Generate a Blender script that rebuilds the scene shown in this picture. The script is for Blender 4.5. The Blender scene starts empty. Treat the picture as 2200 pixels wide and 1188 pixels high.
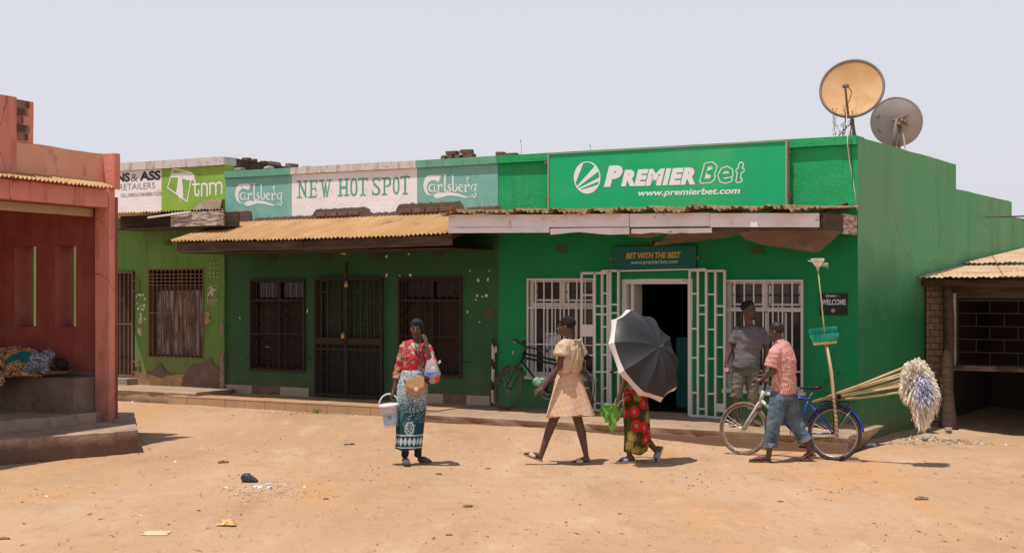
import bpy, bmesh, math, random
import numpy as np
from mathutils import Vector, Matrix, noise, Euler
R = math.radians
random.seed(7)
S = bpy.context.scene
COL = S.collection
# ------------------------------------------------------------------ camera
F, HC, HY = 3108.0, 1.95, 622.0          # focal length in photo pixels, eye height, horizon row
cam = bpy.data.cameras.new('camera'); co = bpy.data.objects.new('camera', cam); COL.objects.link(co)
cam.sensor_width = 36; cam.lens = 36*F/2200; cam.shift_y = (HY-594)/2200
cam.clip_start = .1; cam.clip_end = 3000
co.location = (0, 0, HC); co.rotation_euler = (R(90), 0, 0)
S.camera = co
# ------------------------------------------------------------------ sky, sun, exposure
SUN = Vector((-.20, -.19, .95)).normalized()
w = bpy.data.worlds.new('World'); S.world = w; w.use_nodes = True
nt = w.node_tree; nt.nodes.clear()
sky = nt.nodes.new('ShaderNodeTexSky'); sky.sky_type = 'NISHITA'; sky.sun_disc = False
sky.sun_elevation = math.asin(SUN.z); sky.sun_rotation = math.atan2(SUN.x, SUN.y) % (2*math.pi)
sky.air_density = 1.0; sky.dust_density = 4.0; sky.ozone_density = 1.0
sc_ = nt.nodes.new('ShaderNodeMixRGB'); sc_.blend_type = 'MULTIPLY'; sc_.inputs[0].default_value = 1
sc_.inputs[2].default_value = (.10, .10, .10, 1)
mx = nt.nodes.new('ShaderNodeMixRGB'); mx.inputs[0].default_value = .85
mx.inputs[2].default_value = (.69, .70, .785, 1)      # white dust haze of a hot noon
tcw = nt.nodes.new('ShaderNodeTexCoord'); sepw = nt.nodes.new('ShaderNodeSeparateXYZ')
nt.links.new(tcw.outputs['Generated'], sepw.inputs[0])
rmp = nt.nodes.new('ShaderNodeMapRange'); rmp.inputs[1].default_value = .12; rmp.inputs[2].default_value = .95; rmp.interpolation_type = 'SMOOTHSTEP'
nt.links.new(sepw.outputs['Z'], rmp.inputs[0])
hz = nt.nodes.new('ShaderNodeMixRGB')
hz.inputs[1].default_value = (.80, .80, .87, 1); hz.inputs[2].default_value = (.20, .26, .38, 1)
nt.links.new(rmp.outputs[0], hz.inputs[0]); nt.links.new(hz.outputs[0], mx.inputs[2])
bg = nt.nodes.new('ShaderNodeBackground'); bg.inputs[1].default_value = 1.0
out = nt.nodes.new('ShaderNodeOutputWorld')
nt.links.new(sky.outputs[0], sc_.inputs[1]); nt.links.new(sc_.outputs[0], mx.inputs[1])
nt.links.new(mx.outputs[0], bg.inputs[0]); nt.links.new(bg.outputs[0], out.inputs[0])
sl = bpy.data.lights.new('sun', 'SUN'); sl.energy = 4.4; sl.angle = R(.6); sl.color = (1, .95, .87)
so = bpy.data.objects.new('sun', sl); COL.objects.link(so)
so.rotation_euler = SUN.to_track_quat('Z', 'Y').to_euler(); so.location = (0, 0, 30)
S.view_settings.view_transform = 'Standard'; S.view_settings.look = 'None'
S.view_settings.exposure = 0.0; S.view_settings.gamma = 1
S.cycles.max_bounces = 8; S.cycles.diffuse_bounces = 4; S.cycles.use_denoising = True
S.cycles.transparent_max_bounces = 12

# ------------------------------------------------------------------ frames
C0 = Vector((4.423, 18.5, 0)); TH = math.atan2(-.5215, .8533)
FB = Matrix.Translation(C0) @ Matrix.Rotation(TH, 4, 'Z')         # the row of shops: x along the facade, y into it
FR = Matrix.Translation((-5.02, 18.3, 0)) @ Matrix.Rotation(math.atan2(-.347, .938), 4, 'Z')   # red building
FW = Matrix.Identity(4)
def onp(px, py, y=0., fr=FB):            # point of the plane y = const of a frame
    m = fr.inverted(); o = m @ Vector((0, 0, HC)); d = m.to_3x3() @ Vector(((px-1100)/F, 1, (HY-py)/F))
    return o + d*((y-o.y)/d.y)
def onx(px, py, x, fr=FB):
    m = fr.inverted(); o = m @ Vector((0, 0, HC)); d = m.to_3x3() @ Vector(((px-1100)/F, 1, (HY-py)/F))
    return o + d*((x-o.x)/d.x)
def W(px, py, D): return Vector(((px-1100)/F*D, D, HC+(HY-py)/F*D))
def gp(px, py, z=0.):                    # ground point
    return W(px, py, (HC-z)*F/(py-HY))
def ux(px, y=0., fr=FB): return onp(px, 600, y, fr).x
def uz(px, py, y=0., fr=FB): return onp(px, py, y, fr).z
def sm(t): t = max(0., min(1., t)); return t*t*(3-2*t)
FBi = FB.inverted()

# ------------------------------------------------------------------ materials
_M = {}
def surf(name, base, layers=(), rough=.85, bump=None, metal=0., spec=.3, dirt=None, bump2=None, crack=None, coord='Object'):
    """layers: (colour, (sx,sy,sz), detail, lo, hi, amount) noise masks; dirt: (colour, z0, z1, amount, noise scale)"""
    if name in _M: return _M[name]
    m = bpy.data.materials.new(name); m.use_nodes = True; t = m.node_tree; N = t.nodes; L = t.links
    b = N['Principled BSDF']; b.inputs['Roughness'].default_value = rough; b.inputs['Metallic'].default_value = metal
    b.inputs['Specular IOR Level'].default_value = spec
    tc = N.new('ShaderNodeTexCoord'); cur = N.new('ShaderNodeRGB'); cur.outputs[0].default_value = (*base, 1); cur = cur.outputs[0]
    def nz(sc, det, off=0, rg=.6):
        mp = N.new('ShaderNodeMapping'); mp.inputs['Scale'].default_value = sc; mp.inputs['Location'].default_value = (off*3.1, off*1.7, off*2.3)
        L.new(tc.outputs[coord], mp.inputs[0]); n = N.new('ShaderNodeTexNoise'); n.inputs['Scale'].default_value = 1
        n.inputs['Detail'].default_value = det; n.inputs['Roughness'].default_value = rg; L.new(mp.outputs[0], n.inputs[0]); return n.outputs[0]
    for i, (c, sc, det, lo, hi, am) in enumerate(layers):
        r = N.new('ShaderNodeMapRange'); r.inputs[1].default_value = lo; r.inputs[2].default_value = hi; r.inputs[4].default_value = am
        L.new(nz(sc, det, i+1), r.inputs[0]); x = N.new('ShaderNodeMixRGB'); x.inputs[2].default_value = (*c, 1)
        L.new(r.outputs[0], x.inputs[0]); L.new(cur, x.inputs[1]); cur = x.outputs[0]
    for c, z0, z1, am, ns in ([] if not dirt else (dirt if isinstance(dirt, list) else [dirt])):
        sp = N.new('ShaderNodeSeparateXYZ'); L.new(tc.outputs[coord], sp.inputs[0])
        a = N.new('ShaderNodeMath'); a.operation = 'MULTIPLY_ADD'; a.inputs[1].default_value = -(z1-z0)*1.6; a.inputs[2].default_value = (z1-z0)*.8
        L.new(nz((ns, ns, ns), 5, 9), a.inputs[0]); a2 = N.new('ShaderNodeMath'); L.new(sp.outputs[2], a2.inputs[0]); L.new(a.outputs[0], a2.inputs[1])
        r = N.new('ShaderNodeMapRange'); r.inputs[1].default_value = z0; r.inputs[2].default_value = z1; r.inputs[3].default_value = am; r.inputs[4].default_value = 0
        L.new(a2.outputs[0], r.inputs[0]); x = N.new('ShaderNodeMixRGB'); x.inputs[2].default_value = (*c, 1)
        L.new(r.outputs[0], x.inputs[0]); L.new(cur, x.inputs[1]); cur = x.outputs[0]
    if crack:
        sc, wd, c, am = crack
        mp = N.new('ShaderNodeMapping'); mp.inputs['Scale'].default_value = (sc, sc, sc*.8); L.new(tc.outputs[coord], mp.inputs[0])
        ds = N.new('ShaderNodeMixRGB'); ds.blend_type = 'ADD'; ds.inputs[0].default_value = .35; L.new(mp.outputs[0], ds.inputs[1])
        nn = N.new('ShaderNodeTexNoise'); nn.inputs['Scale'].default_value = 2.2; nn.inputs['Detail'].default_value = 5; L.new(mp.outputs[0], nn.inputs[0]); L.new(nn.outputs[1], ds.inputs[2])
        vo = N.new('ShaderNodeTexVoronoi'); vo.feature = 'DISTANCE_TO_EDGE'; vo.inputs['Scale'].default_value = 1; L.new(ds.outputs[0], vo.inputs[0])
        r = N.new('ShaderNodeMapRange'); r.inputs[1].default_value = 0; r.inputs[2].default_value = wd; r.inputs[3].default_value = am; r.inputs[4].default_value = 0; L.new(vo.outputs[0], r.inputs[0])
        r2 = N.new('ShaderNodeMapRange'); r2.inputs[1].default_value = .48; r2.inputs[2].default_value = .58; L.new(nz((.7, .7, .7), 2, 20), r2.inputs[0])
        mu = N.new('ShaderNodeMath'); mu.operation = 'MULTIPLY'; L.new(r.outputs[0], mu.inputs[0]); L.new(r2.outputs[0], mu.inputs[1])
        x = N.new('ShaderNodeMixRGB'); x.inputs[2].default_value = (*c, 1); L.new(mu.outputs[0], x.inputs[0]); L.new(cur, x.inputs[1]); cur = x.outputs[0]
    L.new(cur, b.inputs['Base Color'])
    last = None
    for bb in (bump, bump2):
        if bb:
            sc, st, dist = bb
            sc = sc if isinstance(sc, tuple) else (sc, sc, sc)
            bn = N.new('ShaderNodeBump'); bn.inputs['Strength'].default_value = st; bn.inputs['Distance'].default_value = dist
            L.new(nz(sc, 4, 5), bn.inputs['Height'])
            if last: L.new(last, bn.inputs['Normal'])
            last = bn.outputs[0]
    if last: L.new(last, b.inputs['Normal'])
    _M[name] = m; return m
def hexc(r, g, b):                       # sRGB 0..255 -> linear
    f = lambda v: (v/255/12.92) if v/255 <= .04045 else ((v/255+.055)/1.055)**2.4
    return (f(r), f(g), f(b))

# ------------------------------------------------------------------ objects
ORG = {}
def tag(o, label=None, cat=None, group=None, kind=None):
    if label: o['label'] = label
    if cat: o['category'] = cat
    if group: o['group'] = group
    if kind: o['kind'] = kind
    return o
def thing(name, label, cat, fr=FW, loc=(0, 0, 0), group=None):
    o = bpy.data.objects.new(name, None); COL.objects.link(o); o.empty_display_size = .2
    o.matrix_world = fr @ Matrix.Translation(Vector(loc)); ORG[o] = Vector(loc)
    return tag(o, label, cat, group)
class MB:
    def __init__(s): s.v = []; s.f = []; s.mi = []
    def add(s, vs, fs, mi=0):
        n = len(s.v); s.v += [Vector(v) for v in vs]; s.f += [tuple(i+n for i in f) for f in fs]; s.mi += [mi]*len(fs)
    def box(s, a, b, mi=0, M=None):
        x0, y0, z0 = a; x1, y1, z1 = b
        vs = [Vector(p) for p in ((x0,y0,z0),(x1,y0,z0),(x1,y1,z0),(x0,y1,z0),(x0,y0,z1),(x1,y0,z1),(x1,y1,z1),(x0,y1,z1))]
        if M: vs = [M @ v for v in vs]
        s.add(vs, [(0,3,2,1),(4,5,6,7),(0,1,5,4),(1,2,6,5),(2,3,7,6),(3,0,4,7)], mi)
    def beam(s, p0, p1, w, h, mi=0, up=(0, 0, 1)):      # rectangular bar between two points
        p0 = Vector(p0); p1 = Vector(p1); d = (p1-p0).normalized(); u = Vector(up)
        a = d.cross(u)
        if a.length < 1e-4: a = d.cross(Vector((0, 1, 0)))
        a.normalize(); c = a.cross(d).normalized()
        vs = []
        for p in (p0, p1):
            for i, j in ((-1,-1),(1,-1),(1,1),(-1,1)): vs.append(p+a*(i*w/2)+c*(j*h/2))
        s.add(vs, [(0,1,2,3),(7,6,5,4),(0,4,5,1),(1,5,6,2),(2,6,7,3),(3,7,4,0)], mi)
    def tube(s, pts, rad, n=8, mi=0, side=None, cap=True, flat=1.):   # rad: number, list, or list of pairs
        pts = [Vector(p) for p in pts]; k = len(pts)
        if not isinstance(rad, (list, tuple)): rad = [rad]*k
        base = len(s.v); prev = Vector(side) if side is not None else None; rings = []
        for i, p in enumerate(pts):
            t = (pts[min(i+1, k-1)]-pts[max(i-1, 0)])
            t = t.normalized() if t.length > 1e-9 else Vector((0, 0, 1))
            if prev is None:
                prev = t.cross(Vector((0, 0, 1))) if abs(t.z) < .9 else t.cross(Vector((0, 1, 0)))
            a = prev - t*prev.dot(t)
            if a.length < 1e-6: a = t.cross(Vector((.3, .5, .8)))
            a.normalize(); b = t.cross(a)
            if side is None: prev = a
            r = rad[i]; rx, ry = r if isinstance(r, (tuple, list)) else (r, r*flat)
            for j in range(n):
                an = 2*math.pi*j/n; s.v.append(p+a*(rx*math.cos(an))+b*(ry*math.sin(an)))
        for i in range(k-1):
            for j in range(n):
                q = base+i*n; s.f.append((q+j, q+(j+1) % n, q+n+(j+1) % n, q+n+j)); s.mi.append(mi)
        if cap:
            s.f.append(tuple(base+j for j in reversed(range(n)))); s.mi.append(mi)
            s.f.append(tuple(base+(k-1)*n+j for j in range(n))); s.mi.append(mi)
    def caps(s, p0, p1, r0, r1=None, n=12):              # capsule with rounded ends
        p0 = Vector(p0); p1 = Vector(p1); r1 = r0 if r1 is None else r1; d = p1-p0; L = max(d.length, 1e-5); d = d/L
        P = []; Q = []
        for a in (-80, -50, -20): P.append(p0+d*(r0*math.sin(R(a)))); Q.append(r0*math.cos(R(a)))
        for a in (20, 50, 80): P.append(p1+d*(r1*math.sin(R(a)))); Q.append(r1*math.cos(R(a)))
        s.tube(P, Q, n)
    def ell(s, c, r, M=None, n=14, m=9):                 # ellipsoid
        c = Vector(c); vs = []; fs = []
        M3 = M.to_3x3() if M else Matrix.Identity(3)
        for i in range(1, m):
            ph = math.pi*i/m
            for j in range(n):
                th = 2*math.pi*j/n
                vs.append(c+M3 @ Vector((r[0]*math.sin(ph)*math.cos(th), r[1]*math.sin(ph)*math.sin(th), r[2]*math.cos(ph))))
        vs += [c+M3 @ Vector((0, 0, r[2])), c-M3 @ Vector((0, 0, r[2]))]; T = len(vs)-2
        for i in range(m-2):
            for j in range(n): fs.append((i*n+j, (i+1)*n+j, (i+1)*n+(j+1) % n, i*n+(j+1) % n))
        for j in range(n): fs.append((T, j, (j+1) % n)); fs.append((T+1, (m-2)*n+(j+1) % n, (m-2)*n+j))
        s.add(vs, fs)
    def rock(s, c, r, seed=0, mi=0, flat=.7):
        rs = random.Random(seed); phi = [(0,1,0)]
        vs = []; fs = []; n = 6
        for i in range(1, 4):
            ph = math.pi*i/4
            for j in range(n):
                th = 2*math.pi*(j+.5*(i % 2))/n; q = r*rs.uniform(.72, 1.15)
                vs.append((c[0]+q*math.sin(ph)*math.cos(th), c[1]+q*math.sin(ph)*math.sin(th), c[2]+q*flat*math.cos(ph)))
        vs += [(c[0], c[1], c[2]+r*flat*rs.uniform(.8, 1)), (c[0], c[1], c[2]-r*flat)]
        for i in range(2):
            for j in range(n): fs.append((i*n+j, (i+1)*n+j, (i+1)*n+(j+1) % n, i*n+(j+1) % n))
        for j in range(n): fs.append((18, j, (j+1) % n)); fs.append((19, 2*n+(j+1) % n, 2*n+j))
        s.add(vs, fs, mi)
    def build(s, name, mats, parent=None, fr=FW, loc=None, smooth=False, label=None, kind=None, bevel=0, jitter=0):
        me = bpy.data.meshes.new(name)
        if parent is not None: o3 = ORG[parent]
        else: o3 = Vector(loc) if loc is not None else Vector((0, 0, 0))
        me.from_pydata([v-o3 for v in s.v], [], s.f); me.update()
        mats = mats if isinstance(mats, (list, tuple)) else [mats]
        for m in mats: me.materials.append(m)
        if len(mats) > 1: me.polygons.foreach_set('material_index', s.mi)
        if smooth: me.polygons.foreach_set('use_smooth', [True]*len(me.polygons))
        o = bpy.data.objects.new(name, me); COL.objects.link(o)
        if parent is not None: o.parent = parent; ORG[o] = o3
        else: o.matrix_world = fr @ Matrix.Translation(o3); ORG[o] = o3
        if bevel:
            b = o.modifiers.new('bevel', 'BEVEL'); b.width = bevel; b.segments = 2; b.limit_method = 'ANGLE'
        return tag(o, label, None, None, kind)
_unit = {}
def unit(mat):
    if mat.name not in _unit:
        mb = MB(); mb.box((-.5, -.5, -.5), (.5, .5, .5)); me = bpy.data.meshes.new('bar_mesh')
        me.from_pydata(mb.v, [], mb.f); me.materials.append(mat); _unit[mat.name] = me
    return _unit[mat.name]
def block(name, mat, parent, c, size, rot=None, label=None):     # a box part sharing one mesh, given by centre and size
    o = bpy.data.objects.new(name, unit(mat)); COL.objects.link(o); o.parent = parent
    o.location = Vector(c)-ORG[parent]; o.scale = size
    if rot: o.rotation_euler = rot
    ORG[o] = Vector(c)
    if label: o['label'] = label
    return o
def bar(name, mat, parent, p0, p1, w, h=None, n=0):
    mb = MB()
    if n: mb.tube([p0, p1], w/2, n)
    else: mb.beam(p0, p1, w, h or w)
    return mb.build(name, mat, parent)
def wall(mb, x0, x1, z0, z1, y0, y1, holes=(), step=.45, jit=.004, mi=0, top=None):
    """upright wall in the frame's x/z plane; top(x) gives an uneven top edge"""
    def cuts(a, b, extra):
        c = sorted(set([a, b]+[e for e in extra if a < e < b])); o = []
        for p, q in zip(c, c[1:]):
            k = max(1, int(math.ceil((q-p)/step))); o += [p+(q-p)*i/k for i in range(k)]
        return o+[c[-1]]
    X = cuts(x0, x1, [h[i] for h in holes for i in (0, 1)]); Z = cuts(z0, z1, [h[i] for h in holes for i in (2, 3)])
    nx, nz = len(X), len(Z); n0 = len(mb.v)
    def zz(i, k):
        z = Z[k]
        if top and k == nz-1: z = top(X[i])
        return z
    for lay, y in ((0, y0), (1, y1)):
        for k in range(nz):
            for i in range(nx):
                j = jit*noise.noise(Vector((X[i]*1.3, Z[k]*1.3, y*3)))*2 if lay == 0 else 0
                mb.v.append(Vector((X[i], y+j, zz(i, k))))
    idx = lambda l, i, k: n0+l*nx*nz+k*nx+i
    def solid(i, k):
        if i < 0 or k < 0 or i >= nx-1 or k >= nz-1: return False
        cx, cz = (X[i]+X[i+1])/2, (Z[k]+Z[k+1])/2
        return not any(h[0] < cx < h[1] and h[2] < cz < h[3] for h in holes)
    def q(*f): mb.f.append(f); mb.mi.append(mi)
    for k in range(nz-1):
        for i in range(nx-1):
            if not solid(i, k): continue
            q(idx(0,i,k), idx(0,i+1,k), idx(0,i+1,k+1), idx(0,i,k+1))
            q(idx(1,i,k), idx(1,i,k+1), idx(1,i+1,k+1), idx(1,i+1,k))
            if not solid(i-1, k): q(idx(0,i,k), idx(0,i,k+1), idx(1,i,k+1), idx(1,i,k))
            if not solid(i+1, k): q(idx(0,i+1,k), idx(1,i+1,k), idx(1,i+1,k+1), idx(0,i+1,k+1))
            if not solid(i, k-1): q(idx(0,i,k), idx(1,i,k), idx(1,i+1,k), idx(0,i+1,k))
            if not solid(i, k+1): q(idx(0,i,k+1), idx(0,i+1,k+1), idx(1,i+1,k+1), idx(1,i,k+1))
def prism(mb, poly, z0, z1, mi=0):                     # vertical prism on a polygon of (x, y)
    n = len(poly); vs = [(p[0], p[1], z0) for p in poly]+[(p[0], p[1], z1) for p in poly]
    mb.add(vs, [tuple(reversed(range(n))), tuple(range(n, 2*n))]+[(i, (i+1) % n, n+(i+1) % n, n+i) for i in range(n)], mi)
def slabf(mb, pts, y0, y1, mi=0):                      # prism of a polygon of (x, z) between y0 (front) and y1
    n = len(pts); vs = [(p[0], y0, p[1]) for p in pts]+[(p[0], y1, p[1]) for p in pts]
    mb.add(vs, [tuple(range(n)), tuple(reversed(range(n, 2*n)))]+[(i, n+i, n+(i+1) % n, (i+1) % n) for i in range(n)], mi)
def fbm(x, y, z=0, o=4):
    a = 0; s = 1; q = 1
    for i in range(o): a += s*noise.noise(Vector((x*q, y*q, z+i*7.3))); s *= .5; q *= 2
    return a

# ---- painted shapes: a mask on a grid of a real wall, turned into runs of thin quads standing 2-3 mm proud
class Mask:
    def __init__(s, x0, x1, z0, z1, res):
        s.x0, s.z0, s.res = x0, z0, res; s.nx = int((x1-x0)/res); s.nz = int((z1-z0)/res)
        s.X, s.Z = np.meshgrid(x0+(np.arange(s.nx)+.5)*res, z0+(np.arange(s.nz)+.5)*res); s.m = np.zeros(s.X.shape, bool)
    def stroke(s, pts, wd, add=True):                    # pts (x,z), width: number or list
        if not isinstance(wd, (list, tuple)): wd = [wd]*len(pts)
        for (a, b, w0, w1) in zip(pts, pts[1:], wd, wd[1:]):
            dx, dz = b[0]-a[0], b[1]-a[1]; L = dx*dx+dz*dz+1e-12
            t = np.clip(((s.X-a[0])*dx+(s.Z-a[1])*dz)/L, 0, 1)
            d = np.hypot(s.X-a[0]-t*dx, s.Z-a[1]-t*dz); k = d < (w0+(w1-w0)*t)/2
            s.m = (s.m | k) if add else (s.m & ~k)
    def poly(s, pts, add=True):
        k = np.zeros(s.X.shape, bool); n = len(pts)
        for i in range(n):
            (xa, za), (xb, zb) = pts[i], pts[(i+1) % n]
            if za == zb: continue
            c = ((za > s.Z) != (zb > s.Z)) & (s.X < (xb-xa)*(s.Z-za)/(zb-za)+xa); k ^= c
        s.m = (s.m | k) if add else (s.m & ~k)
    def ell(s, c, rx, rz, add=True):
        k = ((s.X-c[0])/rx)**2+((s.Z-c[1])/rz)**2 < 1; s.m = (s.m | k) if add else (s.m & ~k)
    def wear(s, scale, thr, seed=0):                     # flaked-off paint
        g = np.array([[noise.noise(Vector((x*scale, z*scale, seed)))+.5*noise.noise(Vector((x*scale*3, z*scale*3, seed+5)))
                       for x in s.X[0]] for z in s.Z[:, 0]]); s.m &= g < thr
    def edge(s, scale, thr_fn):
        g = np.array([[fbm(x*scale, z*scale, 3) for x in s.X[0]] for z in s.Z[:, 0]]); s.m |= g > thr_fn(s.X, s.Z)
    def build(s, name, mat, parent, y, thick=.003, kind=None, label=None):
        mb = MB()
        for k in range(s.nz):
            row = np.concatenate(([0], s.m[k].astype(np.int8), [0])); d = np.diff(row); a = np.where(d == 1)[0]; b = np.where(d == -1)[0]
            z = s.z0+k*s.res
            for i, j in zip(a, b):
                xa, xb = s.x0+i*s.res, s.x0+j*s.res
                mb.add([(xa, y, z), (xb, y, z), (xb, y, z+s.res), (xa, y, z+s.res)], [(0, 1, 2, 3)])
        if not mb.v: return None
        return mb.build(name, mat, parent, kind=kind, label=label)
def text_part(name, txt, mat, parent, x0, x1, z0, z1, y, bold=0., shear=0., fr=None, spacing=1., extr=.002, step=None, label=None, trans=None):
    c = bpy.data.curves.new('t', 'FONT'); c.body = txt; c.offset = bold; c.shear = shear; c.space_character = spacing; c.resolution_u = 4
    o = bpy.data.objects.new('t', c); COL.objects.link(o); dg = bpy.context.evaluated_depsgraph_get(); dg.update()
    me = bpy.data.meshes.new_from_object(o.evaluated_get(dg)); bpy.data.objects.remove(o)
    vs = [v.co.copy() for v in me.vertices]; fs = [tuple(p.vertices) for p in me.polygons]
    ax = min(v.x for v in vs); bx = max(v.x for v in vs); az = min(v.y for v in vs); bz = max(v.y for v in vs)
    mb = MB()
    def mp(v):
        u = (v.x-ax)/(bx-ax); q = (v.y-az)/(bz-az)
        if trans: return trans(u, q)
        return (x0+(x1-x0)*u, y, z0+(z1-z0)*q)
    mb.add([mp(v) for v in vs], fs)
    return mb.build(name, mat, parent, label=label)
# ------------------------------------------------------------------ shared materials
rust = surf('rusty_sheet', (.50, .29, .13), [((.56, .36, .18), (2, 2, 2), 4, .45, .62, .8), ((.36, .20, .09), (30, .9, .9), 2, .42, .66, .5), ((.22, .11, .06), (6, 1.4, 6), 5, .58, .72, .8), ((.36, .17, .07), (14, 3, 14), 4, .55, .75, .5)], .75, (60, .25, .003))
rust_d = surf('dark_rusty_sheet', (.30, .17, .09), [((.40, .26, .14), (6, 6, 6), 4, .45, .62, .8), ((.12, .06, .035), (9, 9, 9), 4, .5, .65, .8)], .85, (60, .4, .003))
wood_d = surf('dark_wood', (.075, .045, .032), [((.16, .11, .08), (2, 30, 30), 5, .45, .7, .7), ((.03, .02, .015), (3, 3, 12), 3, .5, .7, .6)], .9, ((4, 40, 40), .5, .004))
wood_w = surf('white_wood', (.84, .80, .85), [((.62, .55, .54), (2.5, 3, 5), 5, .45, .70, .55), ((.28, .19, .13), (6, 4, 9), 6, .62, .72, .7)], .85, ((4, 30, 30), .35, .003), dirt=None)
wood_p = surf('peeling_wood', (.50, .44, .38), [((.20, .12, .08), (5, 5, 26), 6, .46, .54, .9), ((.62, .58, .52), (9, 9, 30), 3, .55, .65, .6)], .9, ((6, 6, 40), .6, .004))
brick_m = surf('fired_brick', (.17, .085, .06), [((.26, .14, .09), (9, 9, 9), 4, .45, .65, .8), ((.07, .05, .045), (5, 5, 5), 4, .55, .7, .7)], .95, (50, .6, .006))
brick_b = surf('brown_brick', (.24, .14, .095), [((.32, .21, .15), (9, 9, 9), 4, .45, .65, .8), ((.13, .08, .06), (3, 3, 3), 4, .55, .7, .6)], .95, (50, .5, .005))
mortar = surf('mortar', (.12, .075, .055), [((.10, .07, .05), (20, 20, 20), 4, .4, .7, .7)], .95, (60, .6, .006))
conc = surf('old_concrete', (.30, .25, .21), [((.16, .12, .10), (3, 3, 3), 5, .5, .65, .8), ((.40, .33, .27), (12, 12, 12), 4, .5, .7, .6)], .9, (40, .5, .006))
plaster = surf('grey_plaster', (.27, .19, .15), [((.38, .29, .23), (7, 7, 7), 5, .5, .65, .7)], .95, (40, .6, .006))
black_in = surf('dark_room', (.02, .018, .017), rough=.95)
metal_w = surf('white_paint_metal', (.66, .64, .63), [((.40, .34, .30), (9, 9, 9), 4, .58, .72, .7)], .5)
metal_b = surf('brown_metal', (.032, .021, .018), [((.075, .042, .028), (12, 12, 12), 4, .5, .7, .8)], .7)
metal_r = surf('rusted_steel', (.20, .11, .06), [((.32, .20, .12), (14, 14, 14), 4, .5, .7, .8)], .75)
glass_d = surf('dark_pane', (.03, .034, .036), [((.10, .10, .10), (3, 3, 3), 3, .5, .8, .5)], .15, spec=.5)

DUST = (.42, .25, .14)
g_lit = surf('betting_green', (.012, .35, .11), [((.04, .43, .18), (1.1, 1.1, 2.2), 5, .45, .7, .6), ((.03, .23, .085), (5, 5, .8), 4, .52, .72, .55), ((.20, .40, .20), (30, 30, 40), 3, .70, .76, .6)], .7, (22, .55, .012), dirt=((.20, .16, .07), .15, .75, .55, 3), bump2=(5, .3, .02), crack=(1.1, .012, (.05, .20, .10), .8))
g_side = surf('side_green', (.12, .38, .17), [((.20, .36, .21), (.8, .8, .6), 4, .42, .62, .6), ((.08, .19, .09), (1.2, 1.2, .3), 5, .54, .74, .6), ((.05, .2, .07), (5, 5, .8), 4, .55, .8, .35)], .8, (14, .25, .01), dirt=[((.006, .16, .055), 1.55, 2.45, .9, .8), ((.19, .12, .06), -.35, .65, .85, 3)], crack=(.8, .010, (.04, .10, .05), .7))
g_low = surf('shaded_betting_green', (.004, .235, .082), [((.006, .195, .062), (1.2, 1.2, 1.2), 5, .45, .65, .7), ((.02, .12, .05), (6, 6, 1.2), 5, .58, .72, .4)], .7, (16, .3, .01), dirt=((.17, .13, .07), .15, .75, .6, 3), crack=(1.2, .008, (.003, .08, .03), .7))  # darker than the parapet green: shade under the awning put into the colour
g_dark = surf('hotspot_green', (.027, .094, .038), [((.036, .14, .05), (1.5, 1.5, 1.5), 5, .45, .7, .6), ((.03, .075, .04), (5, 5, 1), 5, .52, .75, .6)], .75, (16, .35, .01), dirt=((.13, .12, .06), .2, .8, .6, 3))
g_teal = surf('teal_paint', (.20, .45, .39), [((.25, .47, .40), (2.5, 2.5, 2.5), 5, .45, .65, .7), ((.12, .32, .28), (9, 9, 3), 5, .55, .7, .5), ((.05, .10, .08), (30, 30, 30), 4, .70, .73, .8)], .75, (30, .5, .01), bump2=(5, .3, .02))
g_tealc = surf('teal_coping', (.13, .36, .25), [((.2, .42, .32), (4, 4, 4), 5, .45, .65, .7), ((.09, .17, .12), (14, 14, 3), 5, .58, .7, .7)], .8, (26, .4, .008))
white_w = surf('white_wall', (.85, .81, .82), [((.76, .72, .71), (2.5, 2.5, 2.5), 5, .45, .65, .7), ((.60, .47, .34), (7, 7, 7), 5, .62, .72, .6), ((.25, .22, .20), (26, 26, 26), 4, .70, .74, .7)], .8, (26, .5, .01), bump2=(5, .3, .015))
white_c = surf('white_coping', (.62, .57, .54), [((.30, .24, .20), (8, 8, 2), 5, .50, .68, .8), ((.12, .10, .09), (20, 20, 14), 4, .60, .7, .8)], .85, (26, .5, .01))
lime = surf('lime_paint', (.27, .45, .07), [((.20, .38, .05), (2.2, 2.2, 2.2), 5, .45, .65, .8), ((.42, .50, .16), (6, 6, 6), 5, .58, .72, .5), ((.10, .13, .04), (34, 34, 34), 4, .69, .73, .8)], .75, (30, .5, .01))
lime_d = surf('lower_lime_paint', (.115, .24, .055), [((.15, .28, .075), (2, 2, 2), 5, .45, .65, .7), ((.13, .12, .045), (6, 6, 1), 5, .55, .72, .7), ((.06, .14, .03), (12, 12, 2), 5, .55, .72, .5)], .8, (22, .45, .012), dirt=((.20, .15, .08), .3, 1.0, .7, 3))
plinth_y = surf('ochre_plinth', (.40, .26, .12), [((.20, .12, .08), (3, 3, 3), 5, .5, .65, .9), ((.48, .34, .18), (12, 12, 12), 4, .5, .7, .6)], .9, (30, .4, .008))
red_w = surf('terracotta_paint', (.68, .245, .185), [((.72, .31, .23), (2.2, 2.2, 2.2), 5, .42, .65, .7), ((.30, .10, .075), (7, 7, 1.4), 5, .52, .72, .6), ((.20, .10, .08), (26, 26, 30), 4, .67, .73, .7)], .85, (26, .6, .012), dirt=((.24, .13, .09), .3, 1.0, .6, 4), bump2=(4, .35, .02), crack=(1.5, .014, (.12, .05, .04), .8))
red_p = surf('bounce_lit_terracotta', (.75, .36, .23), [((.78, .44, .29), (2.2, 2.2, 2.2), 5, .42, .65, .7), ((.44, .16, .10), (4, 4, 4), 5, .55, .72, .7)], .85, (30, .9, .014))  # brighter orange stands in for light bounced up from the canopy
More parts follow.
